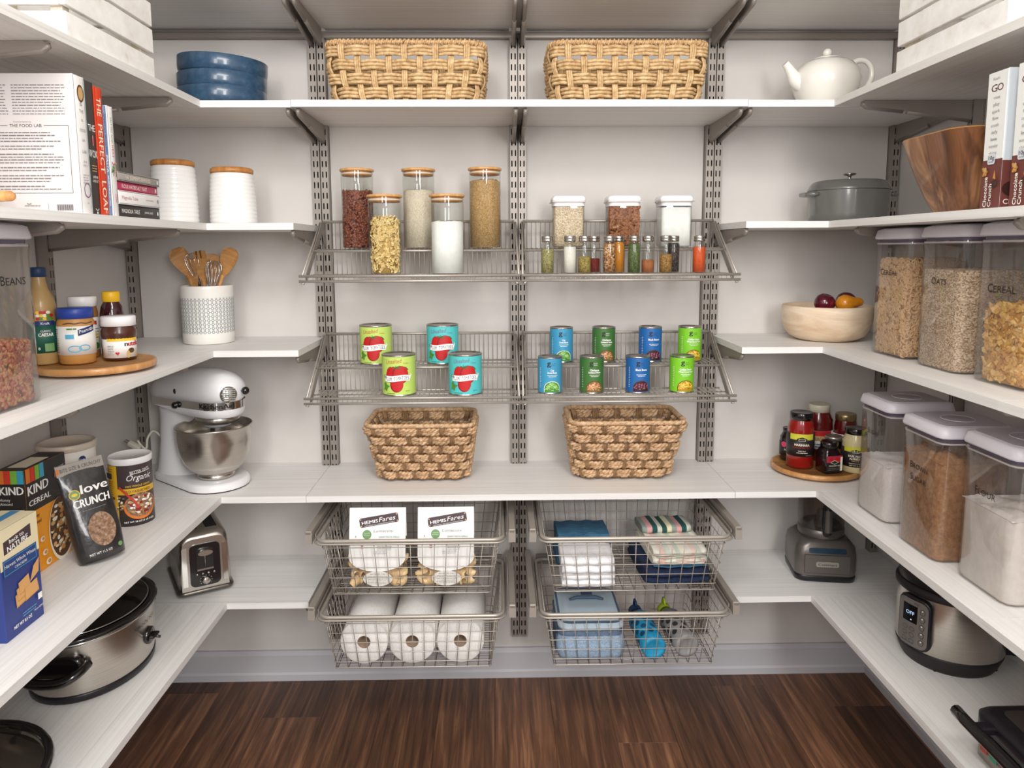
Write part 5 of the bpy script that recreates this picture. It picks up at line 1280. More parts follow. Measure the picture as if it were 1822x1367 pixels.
p = Pr(f_px(a, 0, 0)); p.rect('box_cream', -d, d, .132, h); p.poly('plum_brown', [(-d + .012, .158), (d - .020, .166), (d - .020, .190), (-d + .012, .182)]); p.text('ink_white', 'back to', -.006, .1755, .0078, .040, rot=.07, bold=.06); p.text('ink_white', 'NATURE', -.004, .1625, .0100, .058, rot=.07, bold=.08)
p.rect('ink_navy2', -d + .006, d - .008, .118, .149); p.frame('ink_sky2', -d + .008, d - .010, .120, .147, .0014); p.text('ink_white', 'Harvest Whole Wheat', -.001, .1335, .0066, .086); p.text('ink_white', 'CRACKERS', -.001, .1245, .0045, .034)
for k, (yy, zz, w_) in enumerate(((-.022, .050, .034), (-.018, .060, .034), (-.012, .070, .032), (.002, .052, .040))):
    p.poly('cracker2', [(yy, zz), (yy + w_, zz + .004), (yy + w_ - .004, zz + .030), (yy - .002, zz + .024)]); p.poly('cracker', [(yy + .001, zz + .002), (yy + w_ - .001, zz + .006), (yy + w_ - .005, zz + .030), (yy, zz + .024)])
p.poly('cracker', [(.018, .082), (.044, .092), (.048, .118), (.030, .108)]); p.text('ink_white', 'NET WT 8.5 OZ', -.010, .016, .0058, .050, bold=.06); p.text('ink_white', 'Non-GMO', .036, .022, .0035, .026); p.rect('ink_white', .036, .048, .038, .050); p.lines('ink_sky', -.01, .03, .033, 2, .005, .0012); obj('front_print', p, parent=T)
p = Pr(pmap((0, 0, h), (1, 0, 0), (0, 1, 0))); p.rect('box_cream', -a, a, -d, d); p.rect('ink_sky2', -.014, .004, -d, d); obj('top_print', p, parent=T)
T, a, d, h = carton('cracker_box', 'cream cracker box standing behind the blue one', -1.060, -.998, 1.262, 1.368, Z8, .228, 'box_cream')
p = Pr(f_px(a, 0, 0)); p.rect('box_blue', -d, d, 0, .14); obj('front_print', p, parent=T)

# foil granola bag, leaning back
mat_noise('foil_black', [(.3, '#1d1b1c'), (.55, '#2c292a'), (.8, '#3d393a')], (26, 26, 26), 3, .28, .5, .004, coat=.3); mat('foil_silver', '#a09a92', .35, .4); mat_noise('granola', [(.3, '#5d4030'), (.5, '#8d6b52'), (.7, '#b79c84')], (160, 160, 160), 4, .7, .5, .002)
T = thing('granola_bag', 'black granola bag lettered love crunch', 'bag', (-.9005, 1.5985, Z8), 46)
T.rotation_euler = Euler((-.20, -.10, math.radians(46)), 'XYZ')
bw = lambda z: .0475 + .004 * math.sin(PI * min(1, z / .16)); bd = lambda z: .026 * (1 - min(1, max(0, z - .05) / .165) ** 1.3) + .0012
b = B('foil_black', True); rs = []
for i in range(15):
    z = .006 + .224 * i / 14; w_, q_ = bw(z), bd(z); wr = random.Random(i)
    rs.append([(w_ * math.cos(t_) * (1 if abs(math.cos(t_)) < .98 else 1.0), -q_ * (abs(math.sin(t_)) ** .8) * (1 if math.sin(t_) > 0 else -1) + (wr.uniform(-.0012, .0012) if i < 11 else 0), z) for t_ in [2 * PI * k / 28 for k in range(28)]])
b.rings(rs, True, True, True); FB = obj('pouch', b, parent=T)
b = B('foil_silver'); b.box(-.048, .048, -.0022, .0022, .206, .230); obj('top_seal', b, parent=T)
def bagfn(x, y, d_): q_ = bd(y) * max(0, 1 - (x / bw(y)) ** 2) ** .4 + d_; return Vector((x, -q_ - .0012, y))
bagfn.step = .006; p = Pr(bagfn, .0010)
p.text('ink_white', 'love', .014, .158, .019, .056, bold=.10, shear=.1); p.text('ink_white', 'CRUNCH', .002, .130, .017, .074, bold=.08, shear=.1); p.ring('ink_yellow', -.026, .160, .011, .0016); p.disc('ink_leaf2', -.026, .160, .0092); p.disc('ink_yellow', -.026, .160, .006, .0035)
p.disc('granola', .008, .072, .028, .038, 26); p.text('ink_white', 'NET WT 11.5 OZ', -.006, .020, .0050, .046); p.disc('ink_leaf2', .036, .026, .005); p.lines('ink_grey', -.02, .03, .120, 1, .004, .001); obj('front_print', p, parent=FB)
p = Pr(pmap((0, -.0022, 0), (1, 0, 0), (0, 0, 1))); p.text('ink_dark', 'BITE SIZE & CRUNCHY', .002, .214, .0080, .084); p.rect('kr1', -.047, -.042, .212, .224); obj('seal_print', p, parent=FB)

# oatmeal can and nut tub
mat('can_dark', '#463b3c', .4); mat('can_yellow', '#e3b02a', .4); mat('tub_white', '#e9e4dd', .4); mat('tub_lid', '#c9bcae', .35); mat_clear('tub_lid_clear', '#c9b8a4', 1.4, .15, .45, '#a08f7c')
R = .0503
T = thing('oatmeal_can', 'dark brown and yellow oatmeal can with a white lid', 'canister', (-.951, 1.842, Z8), 0)
b = B('can_dark', True); b.lathe([(0, 0), (R, 0), (R, .167)], 48); C = obj('body', b, parent=T)
b = B('white_plastic', True); b.lathe([(R * 1.0, .158), (R * 1.035, .160), (R * 1.035, .171), (R * 1.01, .175), (R * .95, .1745), (R * .93, .172), (0, .172)], 44); obj('lid', b, parent=T)
p = Pr(cmap(R, 0, .52)); w_ = R * PI
p.rect('can_yellow', -.080, -.036, .003, .157); p.rect('can_yellow', -.038, .066, .083, .098); p.text('ink_dark', 'OLD FASHIONED', .012, .0865, .0070, .066, bold=.05); p.text('ink_yellow', '100% WHOLE GRAIN', .014, .1015, .0050, .060); p.text('ink_white', 'Organic', .016, .118, .0150, .062, shear=.3); p.text('ink_white', 'BETTER OATS', .020, .138, .0065, .048, rot=.10); p.line('ink_white', [(-.004, .1345), (.045, .139)], .0012)
p.disc('kr1', .018, .050, .041, .034, 30); p.disc('granola', .018, .054, .037, .031, 28); g = random.Random(6)
for k in range(46): t_, q_ = g.uniform(0, 2 * PI), math.sqrt(g.random()); p.disc(g.choice(['ink_cream', 'ink_tan', 'ink_white', 'ink_darkred']), .018 + .030 * q_ * math.cos(t_), .056 + .025 * q_ * math.sin(t_), .0042, .0032, 7); p.d -= p.gap * .8
for k in range(22): p.disc(g.choice(['ink_tan', 'granola', 'ink_cream']), -.030 + g.uniform(-.007, .010), .060 + g.uniform(-.014, .018), .0028, .0024, 6); p.d -= p.gap * .8
p.line('ink_red2', [(-.030, .104), (.002, .066), (.010, .046)], .0055); p.text('ink_white', 'NET WT 18 OZ (1 LB 2 OZ)', .012, .010, .0042, .070, bold=.06)
p.rect('ink_dark', -.074, -.048, .124, .138); p.lines('ink_brown', -.076, -.044, .148, 2, .005, .0016); p.lines('ink_brown', -.076, -.044, .117, 10, .0055, .0014); p.rect('ink_dark', -.074, -.042, .072, .078); p.rect('ink_white', -.074, -.046, .008, .036)
for k in range(14): p.rect('ink_dark', -.072 + k * .0018, -.0711 + k * .0018, .010, .033); p.d -= p.gap
obj('label_print', p, parent=C)
R = .0610
T = thing('nut_tub', 'white plastic nut tub with a tan lid behind the granola bag', 'tub', (-1.036, 1.722, Z8), 0)
b = B('tub_white', True); b.lathe([(0, 0), (R * .90, 0), (R * .92, .003), (R * .985, .232)], 48); C = obj('body', b, parent=T)
b = B('tub_lid', True); b.lathe([(R * .99, .226), (R * 1.04, .228), (R * 1.04, .240), (R * 1.0, .243), (R * .93, .242), (R * .90, .236), (0, .235)], 44); obj('lid', b, parent=T)
p = Pr(cmap(R * .99, 0, .62, prof=lambda z: R * (.92 + .065 * z / .23))); p.disc('ink_navy', .026, .206, .0085); p.text('ink_white', 'Kroger', .026, .204, .0042, .013); g = random.Random(9)
for k in range(26): p.disc(g.choice(['ink_tan', 'ink_cream', 'cracker2', 'cracker']), g.uniform(-.01, .05), g.uniform(.14, .19) + g.uniform(-.01, .01), .0065, .0045, 8)
p.rect('ink_red', .03, .07, .10, .108); obj('label_print', p, parent=C)
# ------------------------------------------------------------------ stand mixer (local +x is the front of the head)
mat_clear('lid_glass', '#6f6660', 1.5, .05, .35, '#2a2523'); mat_clear('lid_glass_clear', '#b9b2a8', 1.5, .04, .15, '#5d5650'); mat('cord_white', '#ddd8cc', .5); mat('mixer_white', '#e9e8ea', .22, 0, .5, .4); mat_noise('brushed', [(.3, '#c2bbb2'), (.7, '#d0cac2')], (6, 6, 700), 3, .27, .015, .0002, metal=1.0); mat_noise('brushed_dark', [(.3, '#8f867d'), (.6, '#9d948a')], (6, 6, 700), 4, .34, .05, .0003, metal=1.0)
T = thing('stand_mixer', 'white stand mixer with a steel bowl in the back left corner', 'stand mixer', (-.844, 2.125, Z8), -28)
def outline(z, k, hw=1.):
    o = []; k *= .97
    for i in range(13): a = -PI / 2 + PI * i / 12; o.append((.098 * k * math.cos(a), .098 * k * math.sin(a) * hw, z))
    for i in range(9): a = PI / 2 + PI * i / 8; o.append((-.178 + .060 * k * math.cos(a), .062 * k * math.sin(a) * hw, z))
    return o
b = B('black_plastic', True); b.rings([outline(.0, .97), outline(.004, .985)], True, True, True); obj('foot_pad', b, parent=T)
b = B('mixer_white', True); b.rings([outline(.0035, .985), outline(.009, 1.), outline(.017, .99), outline(.023, .95), outline(.025, .88), outline(.025, .3)], True, False, True); obj('base', b, parent=T)
def ell(cx, z, rx, ry, n=24): return [(cx + rx * math.cos(2 * PI * i / n), ry * math.sin(2 * PI * i / n), z) for i in range(n)]
b = B('mixer_white', True); b.rings([ell(-.152, .018, .088, .060), ell(-.160, .035, .070, .053), ell(-.168, .07, .055, .047), ell(-.168, .12, .046, .043), ell(-.160, .17, .050, .044), ell(-.148, .21, .064, .047), ell(-.135, .245, .085, .052)], True, False, True); obj('column', b, parent=T)
HS = [(-.232, .272, .012, .012), (-.228, .272, .030, .030), (-.212, .274, .045, .044), (-.17, .279, .054, .053), (-.10, .284, .060, .059), (-.03, .288, .064, .062), (.03, .290, .066, .060), (.07, .292, .059, .050), (.092, .291, .044, .038), (.104, .290, .026, .024), (.108, .289, .005, .005)]
b = B('mixer_white', True); b.rings([[(x, ry * math.cos(2 * PI * i / 28), zc + rz_ * math.sin(2 * PI * i / 28)) for i in range(28)] for x, zc, ry, rz_ in HS], True, True, True); HD = obj('head', b, parent=T)
def bandpt(s, z, e=0.):
    """walk the trim band from the near side round the nose; s = 0 where the nose curve starts"""
    r = .0665 + e
    if s < 0: return (.036 + s, -r, z)
    a = s / r
    if a < PI: return (.036 + r * math.sin(a), -r * math.cos(a), z)
    return (.036 - (s - PI * r), r, z)
b = B('chrome', True); n = 40; ss = [-.215 + (.43 + PI * .0665) * i / n for i in range(n + 1)]
tap = lambda s: 1 if -.12 < s < .12 + PI * .0665 else .93
b.rings([[Vector(bandpt(s, z)) * 1 for s in ss] for z in (.2405, .2625)], False); b.rings([[bandpt(s, z, -.004) for s in ss] for z in (.2625, .2626)], False); obj('trim_band', b, parent=T)
b = B('mixer_white', True); lo = lambda z, e, x0: [bandpt(s, z, e) for s in [x0 + (-2 * x0 + PI * .0665) * i / 30 for i in range(31)]]
b.rings([lo(.2410, .0, -.21), lo(.232, -.002, -.16), lo(.222, -.005, -.10), lo(.2155, -.010, -.06)], False); b.rings([[(.036 + .055 * math.cos(2 * PI * i / 24) - .02, .055 * math.sin(2 * PI * i / 24), z) for i in range(24)] for z in (.2155, .24)], True, True); obj('lower_head', b, parent=T)
fn = lambda x, y, d_: Vector(bandpt(x, .2445 + y, d_)); fn.step = .006
p = Pr(fn, .0006); p.text('ink_black', 'KitchenAid', .040, .0008, .0135, .105, bold=.12); obj('band_lettering', p, parent=HD)
b = B('steel', True); b.lathe([(.0, .216), (.058, .216), (.061, .213), (.061, .198), (.057, .195), (0, .195)], 36, .020, 0); obj('planetary_ring', b, parent=T)
b = B('mixer_white', True); b.lathe([(.048, .196), (.044, .188), (.032, .180), (0, .179)], 30, .016, 0); obj('planetary', b, parent=T)
b = B('steel_dark', True); b.tube([(-.006, 0, .172), (-.006, 0, .118)], .0065, 10); b.tube([(-.020, -.004, .145), (.008, .004, .145)], .0035, 6); obj('beater_shaft', b, parent=T)
b = B('chrome', True); b.xf = Matrix.Translation((.088, -.022, .286)) @ Matrix.Rotation(math.radians(-32), 4, 'Z') @ Matrix.Rotation(PI / 2, 4, 'Y'); b.lathe([(.022, .0), (.0235, .004), (.0235, .015), (.021, .019), (0, .0195)], 28)
for k in range(-3, 4): b.box(k * .0055 - .0012, k * .0055 + .0012, -.018, .018, .0185, .0212)
obj('hub_cover', b, parent=HD)
b = B('black_gloss', True); b.sphere((.118, .016, .291), .0115, 12, 8); b.tube([(.095, .010, .289), (.112, .014, .291)], .004, 6); obj('hub_knob', b, parent=HD)
b = B('black_gloss', True); b.sphere((-.072, -.072, .247), .010, 12, 8); b.tube([(-.085, -.060, .250), (-.072, -.072, .247)], .004, 6); obj('speed_knob', b, parent=HD)
b = B('black_gloss', True); b.sphere((-.085, -.0605, .285), .0060, 10, 6, 1, .35, 1.3); obj('hinge_pin', b, parent=HD)
b = B('brushed', True); b.lathe([(0, .027), (.048, .027), (.052, .029), (.052, .037), (.048, .040), (.056, .043), (.075, .057), (.090, .080), (.0985, .108), (.1035, .142), (.1055, .178), (.1075, .180), (.1085, .1825), (.1070, .1845), (.1045, .183), (.1025, .142), (.096, .108), (.088, .082), (.072, .060), (.05, .046), (0, .044)], 56); obj('bowl', b, parent=T)
b = B('cord_white', True); stube(b, [(-.205, -.01, .11), (-.240, -.02, .14), (-.252, -.035, .12), (-.248, -.045, .09), (-.256, -.055, .10), (-.262, -.062, .118)], .0036, 6); CO = obj('cord', b, parent=T)
b = B('cord_white'); b.xf = Matrix.Translation((-.258, -.070, .100)) @ Matrix.Rotation(.6, 4, 'Y') @ Matrix.Rotation(.4, 4, 'Z'); b.bbox(-.026, .012, -.008, .008, -.007, .007, .002, 2); b.use('steel').box(-.040, -.026, -.0055, -.0040, -.002, .002).box(-.040, -.026, .0040, .0055, -.002, .002); obj('plug', b, parent=CO)

# ------------------------------------------------------------------ toaster (local -y is the lever end)
T = thing('toaster', 'brushed steel two-slice toaster with a black lever panel', 'toaster', (-.926, 2.162, Z10), 31)
T.scale = (1.13, 1.12, 1.0)
def tsil(w, h0, h1, r):
    """front silhouette in x, z"""
    pts = [(-w, h0), (w, h0), (w * .99, h1 * .5)]
    for i in range(7): a = PI / 2 * i / 6; pts.append((w * .93 - r + r * math.cos(a), h1 - r + r * math.sin(a)))
    for i in range(7): a = PI / 2 + PI / 2 * i / 6; pts.append((-w * .93 + r + r * math.cos(a), h1 - r + r * math.sin(a)))
    return pts + [(-w * .99, h1 * .5)]
b = B('brushed', True)
ys = [(-.100, .90), (-.094, .975), (-.08, 1.), (.08, 1.), (.094, .975), (.100, .90)]
b.rings([[(x * k, y, .018 + (z - .018) * k) for x, z in tsil(.064, .018, .192, .028)] for y, k in ys], True, True, True); obj('shell', b, parent=T)
b = B('steel_dark', True); b.rings([[(px, py, z) for px, py in rrect(-w, w, -l, l, .018, 4)] for w, l, z in ((.062, .098, .006), (.069, .105, .010), (.070, .106, .017), (.066, .102, .021))], True, True, True); BS = obj('base', b, parent=T)
b = B('black_plastic', True)
for sx in (-1, 1):
    for sy in (-1, 1): b.lathe([(0, 0), (.006, 0), (.007, .006)], 10, sx * .05, sy * .08)
obj('feet', b, parent=BS)
b = B('black_matte')
for x in (-.024, .024): b.box(x - .014, x + .014, -.068, .068, .1895, .1928)
obj('bread_slots', b, parent=T)
b = B('black_gloss'); b.extrude([(x, z) for x, z in rrect(-.037, .037, .030, .158, .014, 4)], lambda x, z: (x, -.1035, z), lambda x, z: (x, -.098, z)); P_ = obj('control_panel', b, parent=T)
b = B('black_matte'); b.box(-.020, .020, -.1042, -.1034, .082, .142); obj('lever_recess', b, parent=P_)
b = B('steel', True); b.tube([(0, -.1046, .088), (0, -.1046, .135)], .0012, 6); obj('lever_slot', b, parent=P_)
b = B('brushed', True); b.rings([[(px, -.104 - d_, .134 + pz) for px, pz in circ(0, 0, .018, .008, 20)] for d_ in (0, .010, .013)], True, False, True); obj('lever', b, parent=P_)
b = B('steel'); b.box(-.020, .020, -.1048, -.1034, .078, .083); obj('crumb_bar', b, parent=P_)
b = B('steel', True)
for k in range(4): b.sphere((-.0205 + k * .0138, -.1035, .067), .0034, 8, 6, 1, .5, 1)
obj('buttons', b, parent=P_)
b = B('brushed', True); b.xf = Matrix.Translation((0, -.1035, .047)) @ Matrix.Rotation(PI / 2, 4, 'X'); b.lathe([(.0105, 0), (.0105, .006), (.009, .008), (0, .008)], 22); b.box(-.0012, .0012, -.009, .009, .008, .0098); obj('dial', b, parent=P_)
p = Pr(f_my(0, -.1036, 0)); 
for k in range(9): a = -.6 + 4.3 * k / 8; p.disc('ink_white', .0145 * math.cos(a), .047 + .0145 * math.sin(a), .0008, n=6)
obj('dial_marks', p, parent=P_)
for s in (-1, 1): b = B('chrome'); b.extrude([(-.100, .035), (-.1005, .035), (-.1005, .150), (-.100, .150)], lambda y, z: (s * .0430, y - .002, z), lambda y, z: (s * .0550, y - .001, z)); obj('side_trim', b, parent=T)

# ------------------------------------------------------------------ oval slow cooker, front with the dial faces the aisle (+x)
T = thing('slow_cooker', 'oval stainless slow cooker with black handles and a glass lid', 'slow cooker', (-.993, 1.695, Z10), 0)
T.scale = (1, 1, .94)
SX, SY = .128 / .16, 1.
def oval(b, prof, n=56): return b.lathe(prof, n, 0, 0, True, sx=SX, sy=SY)
b = B('black_plastic', True); oval(b, [(0, 0), (.152, 0), (.158, .004), (.160, .018), (.158, .022), (0, .022)]); obj('base', b, parent=T)
b = B('brushed', True); oval(b, [(.1575, .0225), (.1605, .040), (.1640, .145), (.166, .150)]); BD = obj('body', b, parent=T)
b = B('chrome', True); oval(b, [(.1655, .148), (.1685, .150), (.1685, .154), (.1655, .1555)]); obj('rim_ring', b, parent=T)
b = B('black_gloss', True); oval(b, [(.163, .154), (.1715, .156), (.1735, .161), (.1715, .166), (.160, .169), (.150, .166), (.146, .160), (.140, .09), (0, .085)]); obj('stoneware', b, parent=T)
b = B('lid_glass', True); oval(b, [(.1475, .1685), (.130, .176), (.095, .184), (.05, .188), (0, .189)]); LD_ = obj('lid', b, parent=T)
b = B('chrome', True); b.tube([(SX * .1485 * math.cos(2 * PI * i / 56), .1485 * math.sin(2 * PI * i / 56), .1688) for i in range(56)], .0022, 6, closed=True); obj('lid_ring', b, parent=LD_)
b = B('black_gloss', True); b.lathe([(0, .188), (.012, .189), (.010, .200), (.022, .206), (.022, .211), (0, .213)], 24); obj('lid_knob', b, parent=LD_)
for s in (-1, 1):
    b = B('black_gloss', True); stube(b, [(-.066, s * .140, .098), (-.060, s * .174, .092), (-.030, s * .192, .080), (.030, s * .192, .080), (.060, s * .174, .092), (.066, s * .140, .098)], .0115, 10, 4)
    b.rings([[(x * k, s * (.150 + o), .100 + z * k) for x, z in rrect(-.066, .066, -.028, .026, .02, 4)] for k, o in ((1, 0), (1, .012), (.9, .016))], True, False, True); obj('handle', b, parent=T)
b = B('black_gloss', True); b.xf = Matrix.Translation((.1305, .012, .078)) @ Matrix.Rotation(PI / 2, 4, 'Y'); b.lathe([(.022, -.004), (.022, .003), (.019, .005), (0, .005)], 24); b.bbox(-.0035, .0035, -.016, .016, .004, .018, .002, 1); obj('dial', b, parent=BD)
b = B('black_gloss', True); b.tube([(.134, .012, .078), (.158, .010, .074)], .0035, 6); obj('dial_pointer', b, parent=BD)
ovf = lambda x, y, d_: Vector(((SX * .1632 + d_) * math.cos(x / .14), (.1632 + d_) * math.sin(x / .14), y)); ovf.step = .006
p = Pr(ovf, .0012); p.text('ink_dark', 'CROCK-POT', .0, .118, .0080, .075); obj('body_lettering', p, parent=BD)
# ------------------------------------------------------------------ skillet with a domed glass lid, nearest the doorway
T = thing('lidded_skillet', 'round black skillet with a glass lid nearest the doorway on the low left shelf', 'skillet', (-.992, 1.188, Z10), 0)
b = B('black_matte', True); b.lathe([(0, 0), (.150, 0), (.160, .006), (.166, .070), (.163, .073), (.158, .070)], 48); b.use('steel').lathe([(.158, .070), (.152, .010), (0, .008)], 48); obj('pan', b, parent=T)
b = B('black_gloss', True); b.tube([(.172 * math.cos(2 * PI * i / 56), .172 * math.sin(2 * PI * i / 56), .082) for i in range(56)], .0085, 8, closed=True); LR = obj('lid_rim', b, parent=T)
b = B('lid_glass_clear', True); b.lathe([(.170, .085), (.140, .098), (.09, .110), (.04, .115), (0, .116)], 48); obj('lid_glass', b, parent=LR)
b = B('black_gloss', True); b.lathe([(0, .115), (.012, .116), (.010, .130), (.022, .136), (.022, .142), (0, .144)], 24); obj('lid_knob', b, parent=LR)
b = B('black_plastic', True); b.tube([(.0, .158, .062), (.0, .172, .060), (.01, .195, .060), (-.03, .26, .064), (-.05, .30, .068)], [.010, .010, .009, .011, .008], 8) if False else b.tube([(-.04, .15, .062), (-.03, .178, .060), (.03, .178, .060), (.04, .15, .062)], .008, 8); obj('handle', b, parent=T)
# ================================================================== right side, from the top shelf down
# ------------------------------------------------------------------ teapot
mat('porcelain', '#efece4', .18, 0, .5, .5)
T = thing('teapot', 'round white porcelain teapot with a ball knob on its lid', 'teapot', (.947, 2.163, Z1 - .0012), 0)
T.scale = (1.06, 1.06, 1.03)
b = B('porcelain', True); b.lathe([(0, 0), (.050, 0), (.056, .004), (.074, .030), (.0875, .062), (.0895, .082), (.084, .104), (.068, .124), (.048, .1345), (.040, .136)], 48); obj('body', b, parent=T)
b = B('porcelain', True); b.lathe([(.0415, .1355), (.041, .138), (.030, .1425), (.012, .1445), (.006, .146), (0, .146)], 36); L = obj('lid', b, parent=T)
b = B('porcelain', True); b.sphere((0, 0, .1555), .0120, 16, 10); obj('lid_knob', b, parent=L)
b = B('porcelain', True); stube(b, [(-.060, -.01, .066), (-.086, -.012, .078), (-.100, -.013, .098), (-.112, -.014, .116), (-.120, -.015, .124)], [.027, .020, .015, .0115, .0105], 16); obj('spout', b, parent=T)
b = B('porcelain', True); stube(b, [(.062, .0, .120), (.082, .0, .134), (.106, .0, .133), (.122, .0, .115), (.124, .0, .090), (.113, .0, .066), (.096, .0, .050), (.078, .0, .044)], [.0085, .0078, .0074, .0072, .0072, .0072, .0074, .008], 12); obj('handle', b, parent=T)

# ------------------------------------------------------------------ enamelled pot
mat('enamel_grey', '#656461', .24, 0, .6, .5); mat('enamel_dark', '#5f5e5b', .4)
T = thing('dutch_oven', 'grey enamelled pot with a lid and a steel knob', 'pot', (1.030, 2.165, Z4), 0)
R = .1135
b = B('enamel_grey', True); b.lathe([(0, .001), (R * .90, .001), (R * .95, .005), (R * .97, .025), (R, .086), (R * 1.0, .090)], 56); obj('body', b, parent=T)
b = B('enamel_dark', True); b.lathe([(R * .985, .0895), (R * .985, .0925)], 48); obj('seam', b, parent=T)
b = B('enamel_grey', True); b.lathe([(R * 1.005, .092), (R * 1.01, .096), (R * .985, .100), (R * .96, .107), (R * .90, .116), (R * .80, .1205), (R * .40, .1225), (0, .123)], 56); L = obj('lid', b, parent=T)
b = B('steel', True); b.lathe([(.010, .122), (.0055, .125), (.005, .135), (.016, .138), (.0185, .140), (.0175, .1425), (0, .144)], 24); obj('lid_knob', b, parent=L)
for s in (-1, 1):
    b = B('enamel_grey', True); b.rings([[(s * (R * .97 + x), y, .081 + z) for y, z in rrect(-w, w, -.0055, .0055, .005, 3)] for x, w in ((-.004, .042), (.010, .040), (.022, .032), (.028, .022))], True, True, True); obj('loop_handle', b, parent=T)

# ------------------------------------------------------------------ acacia bowl, soft square
mat_noise('acacia', [(.24, '#3a2216'), (.36, '#674026'), (.45, '#865636'), (.52, '#5b3822'), (.60, '#94643f'), (.68, '#bf966a'), (.78, '#855636')], (11, 11, 1.6), 4, .35, .08, .0006, distort=.9, coat=.3)
mat('acacia_rim', '#c08a52', .45)
T = thing('acacia_bowl', 'soft square acacia wood bowl with bold grain', 'bowl', (1.068, 1.632, Z4), 0)
def sq(h, z, r): return [(x, y, z) for x, y in rrect(-h, h, -h, h, r, 6)]
rings_ = [(.070, .0, .040), (.074, .004, .042), (.090, .040, .048), (.106, .085, .052), (.119, .130, .054), (.130, .172, .055)]
b = B('acacia', True); b.rings([sq(*q) for q in rings_], True, True); obj('wall', b, parent=T)
b = B('acacia_rim', True); b.rings([sq(.130, .172, .055), sq(.128, .1745, .054), sq(.122, .1735, .050)], True); obj('rim', b, parent=T)
b = B('acacia', True); b.rings([sq(.122, .1735, .050), sq(.108, .12, .048), (sq(.085, .05, .045)), sq(.06, .014, .04)], True, False, True); obj('inner_wall', b, parent=T)

# ------------------------------------------------------------------ cereal cartons with the narrow side to the aisle
mat('ink_darkred2', '#5b2230', .5); mat('carton_white', '#e9ebe8', .5); mat('carton_pale_blue', '#cfd6dc', .5); mat('carton_brown', '#6d3a33', .5); mat('choc_chip', '#3a1f1c', .4); mat('granola_bit', '#c98d3f', .6)
def go_box(y0, y1, lab):
    T, a, d, h = carton('cereal_box', lab, .930, 1.128, y0, y1, Z4, .253, 'carton_white', 0, 'chocolate crunch cereal boxes')
    p = Pr(f_mx(-a, 0, 0)); p.rect('carton_brown', -d, d, 0, .092); p.text('ink_grey', 'Kashi', -.004, .238, .0050, .018); p.text('ink_darkred2', 'G', -.0085, .217, .0130, .0165); p.text('ink_darkred2', 'O', .0085, .217, .0130, .0165)
    for k, w in enumerate(('rise', 'play', 'spark', 'flow', 'crush', 'defy', 'love', 'wonder', 'shine')): p.text('ink_dark' if w == 'love' else 'ink_grey', w, .001, .203 - k * .0127, .0058, .0042 * len(w))
    p.poly('carton_pale_blue', [(x - .001, z) for x, z in rrect(-.0105, .0105, .083, .103, .004, 3)]); p.text('ink_dark', '10g', -.001, .0915, .0072, .0155, bold=.08); p.text('ink_dark', 'PROTEIN', -.001, .0862, .0022, .013)
    g = random.Random(3)
    for k in range(14): p.disc(g.choice(['granola_bit', 'ink_tan']), -.016 + g.uniform(-.006, .006), .071 + g.uniform(-.007, .006), .0032, .0028, 7)
    p.disc('granola_bit', -.009, .056, .003); p.poly('granola_bit', [(.010, .056), (.014, .072), (.018, .054)]); p.poly('choc_chip', [(.006, .050), (.020, .055), (.022, .043), (.010, .040)])
    for txt, x_, w_ in (('Chocolate', -.0045, .056), ('Crunch', .0085, .042)):
        vs, fs = text2d(txt); p.text('ink_white', txt, x_, .004, .0088, w_, 'l', rot=PI / 2, bold=.06)
    obj('side_print', p, parent=T)
    p = Pr(f_my(0, -d, 0)); p.rect('carton_brown', -a, a, 0, .088); p.text('ink_white', 'CRUNCH', -a + .006, .008, .009, .060, 'l'); p.disc('choc_chip', -a + .022, .036, .020, .014); p.disc('choc_chip', -a + .050, .030, .022, .016); p.disc('granola_bit', -a + .090, .04, .03, .02); p.rect('carton_pale_blue', -a, a, .088, .253); p.text('ink_darkred2', 'GO', 0, .18, .045, .12); obj('front_print', p, parent=T)  # upper panel is printed pale blue white

go_box(1.360, 1.4155, 'white and brown cereal box lettered GO beside the acacia bowl'); go_box(1.279, 1.3345, 'white and brown cereal box lettered GO at the right edge of the photo')

# ------------------------------------------------------------------ wooden fruit bowl
mat_noise('pale_wood', [(.25, '#c3a184'), (.42, '#d9bfa2'), (.6, '#e6d2b9'), (.8, '#efe1cd')], (5, 5, 22), 5, .5, .1, .0006, distort=1.0)
FX, FY = .985, 2.172
T = thing('fruit_bowl', 'pale wooden fruit bowl on the right corner shelf', 'bowl', (FX, FY, Z6), 0); R = .128
b = B('pale_wood', True); b.lathe([(0, 0), (.070, 0), (.085, .003), (.106, .014), (.119, .032), (.1265, .056), (R, .085), (R, .1025), (R - .003, .1045), (R - .007, .103), (R - .010, .085), (.110, .040), (.085, .014), (0, .010)], 60); obj('bowl', b, parent=T)
mat_noise('plum_skin', [(.3, '#3f0d1a'), (.6, '#641428'), (.8, '#7f1f30')], (22, 22, 22), 3, .2, 0, coat=.4); mat_noise('apple_skin', [(.3, '#7d1c1c'), (.55, '#a83226'), (.8, '#c9653a')], (30, 30, 12), 3, .28, 0, coat=.3); mat_noise('pear_skin', [(.3, '#c97a12'), (.6, '#dd921f'), (.8, '#e9a838')], (40, 40, 40), 3, .32, 0, coat=.3); mat('stem', '#33241a', .8); mat_noise('orange_skin', [(.3, '#c9602a'), (.7, '#de7c3c')], (200, 200, 200), 2, .4, .2, .001)
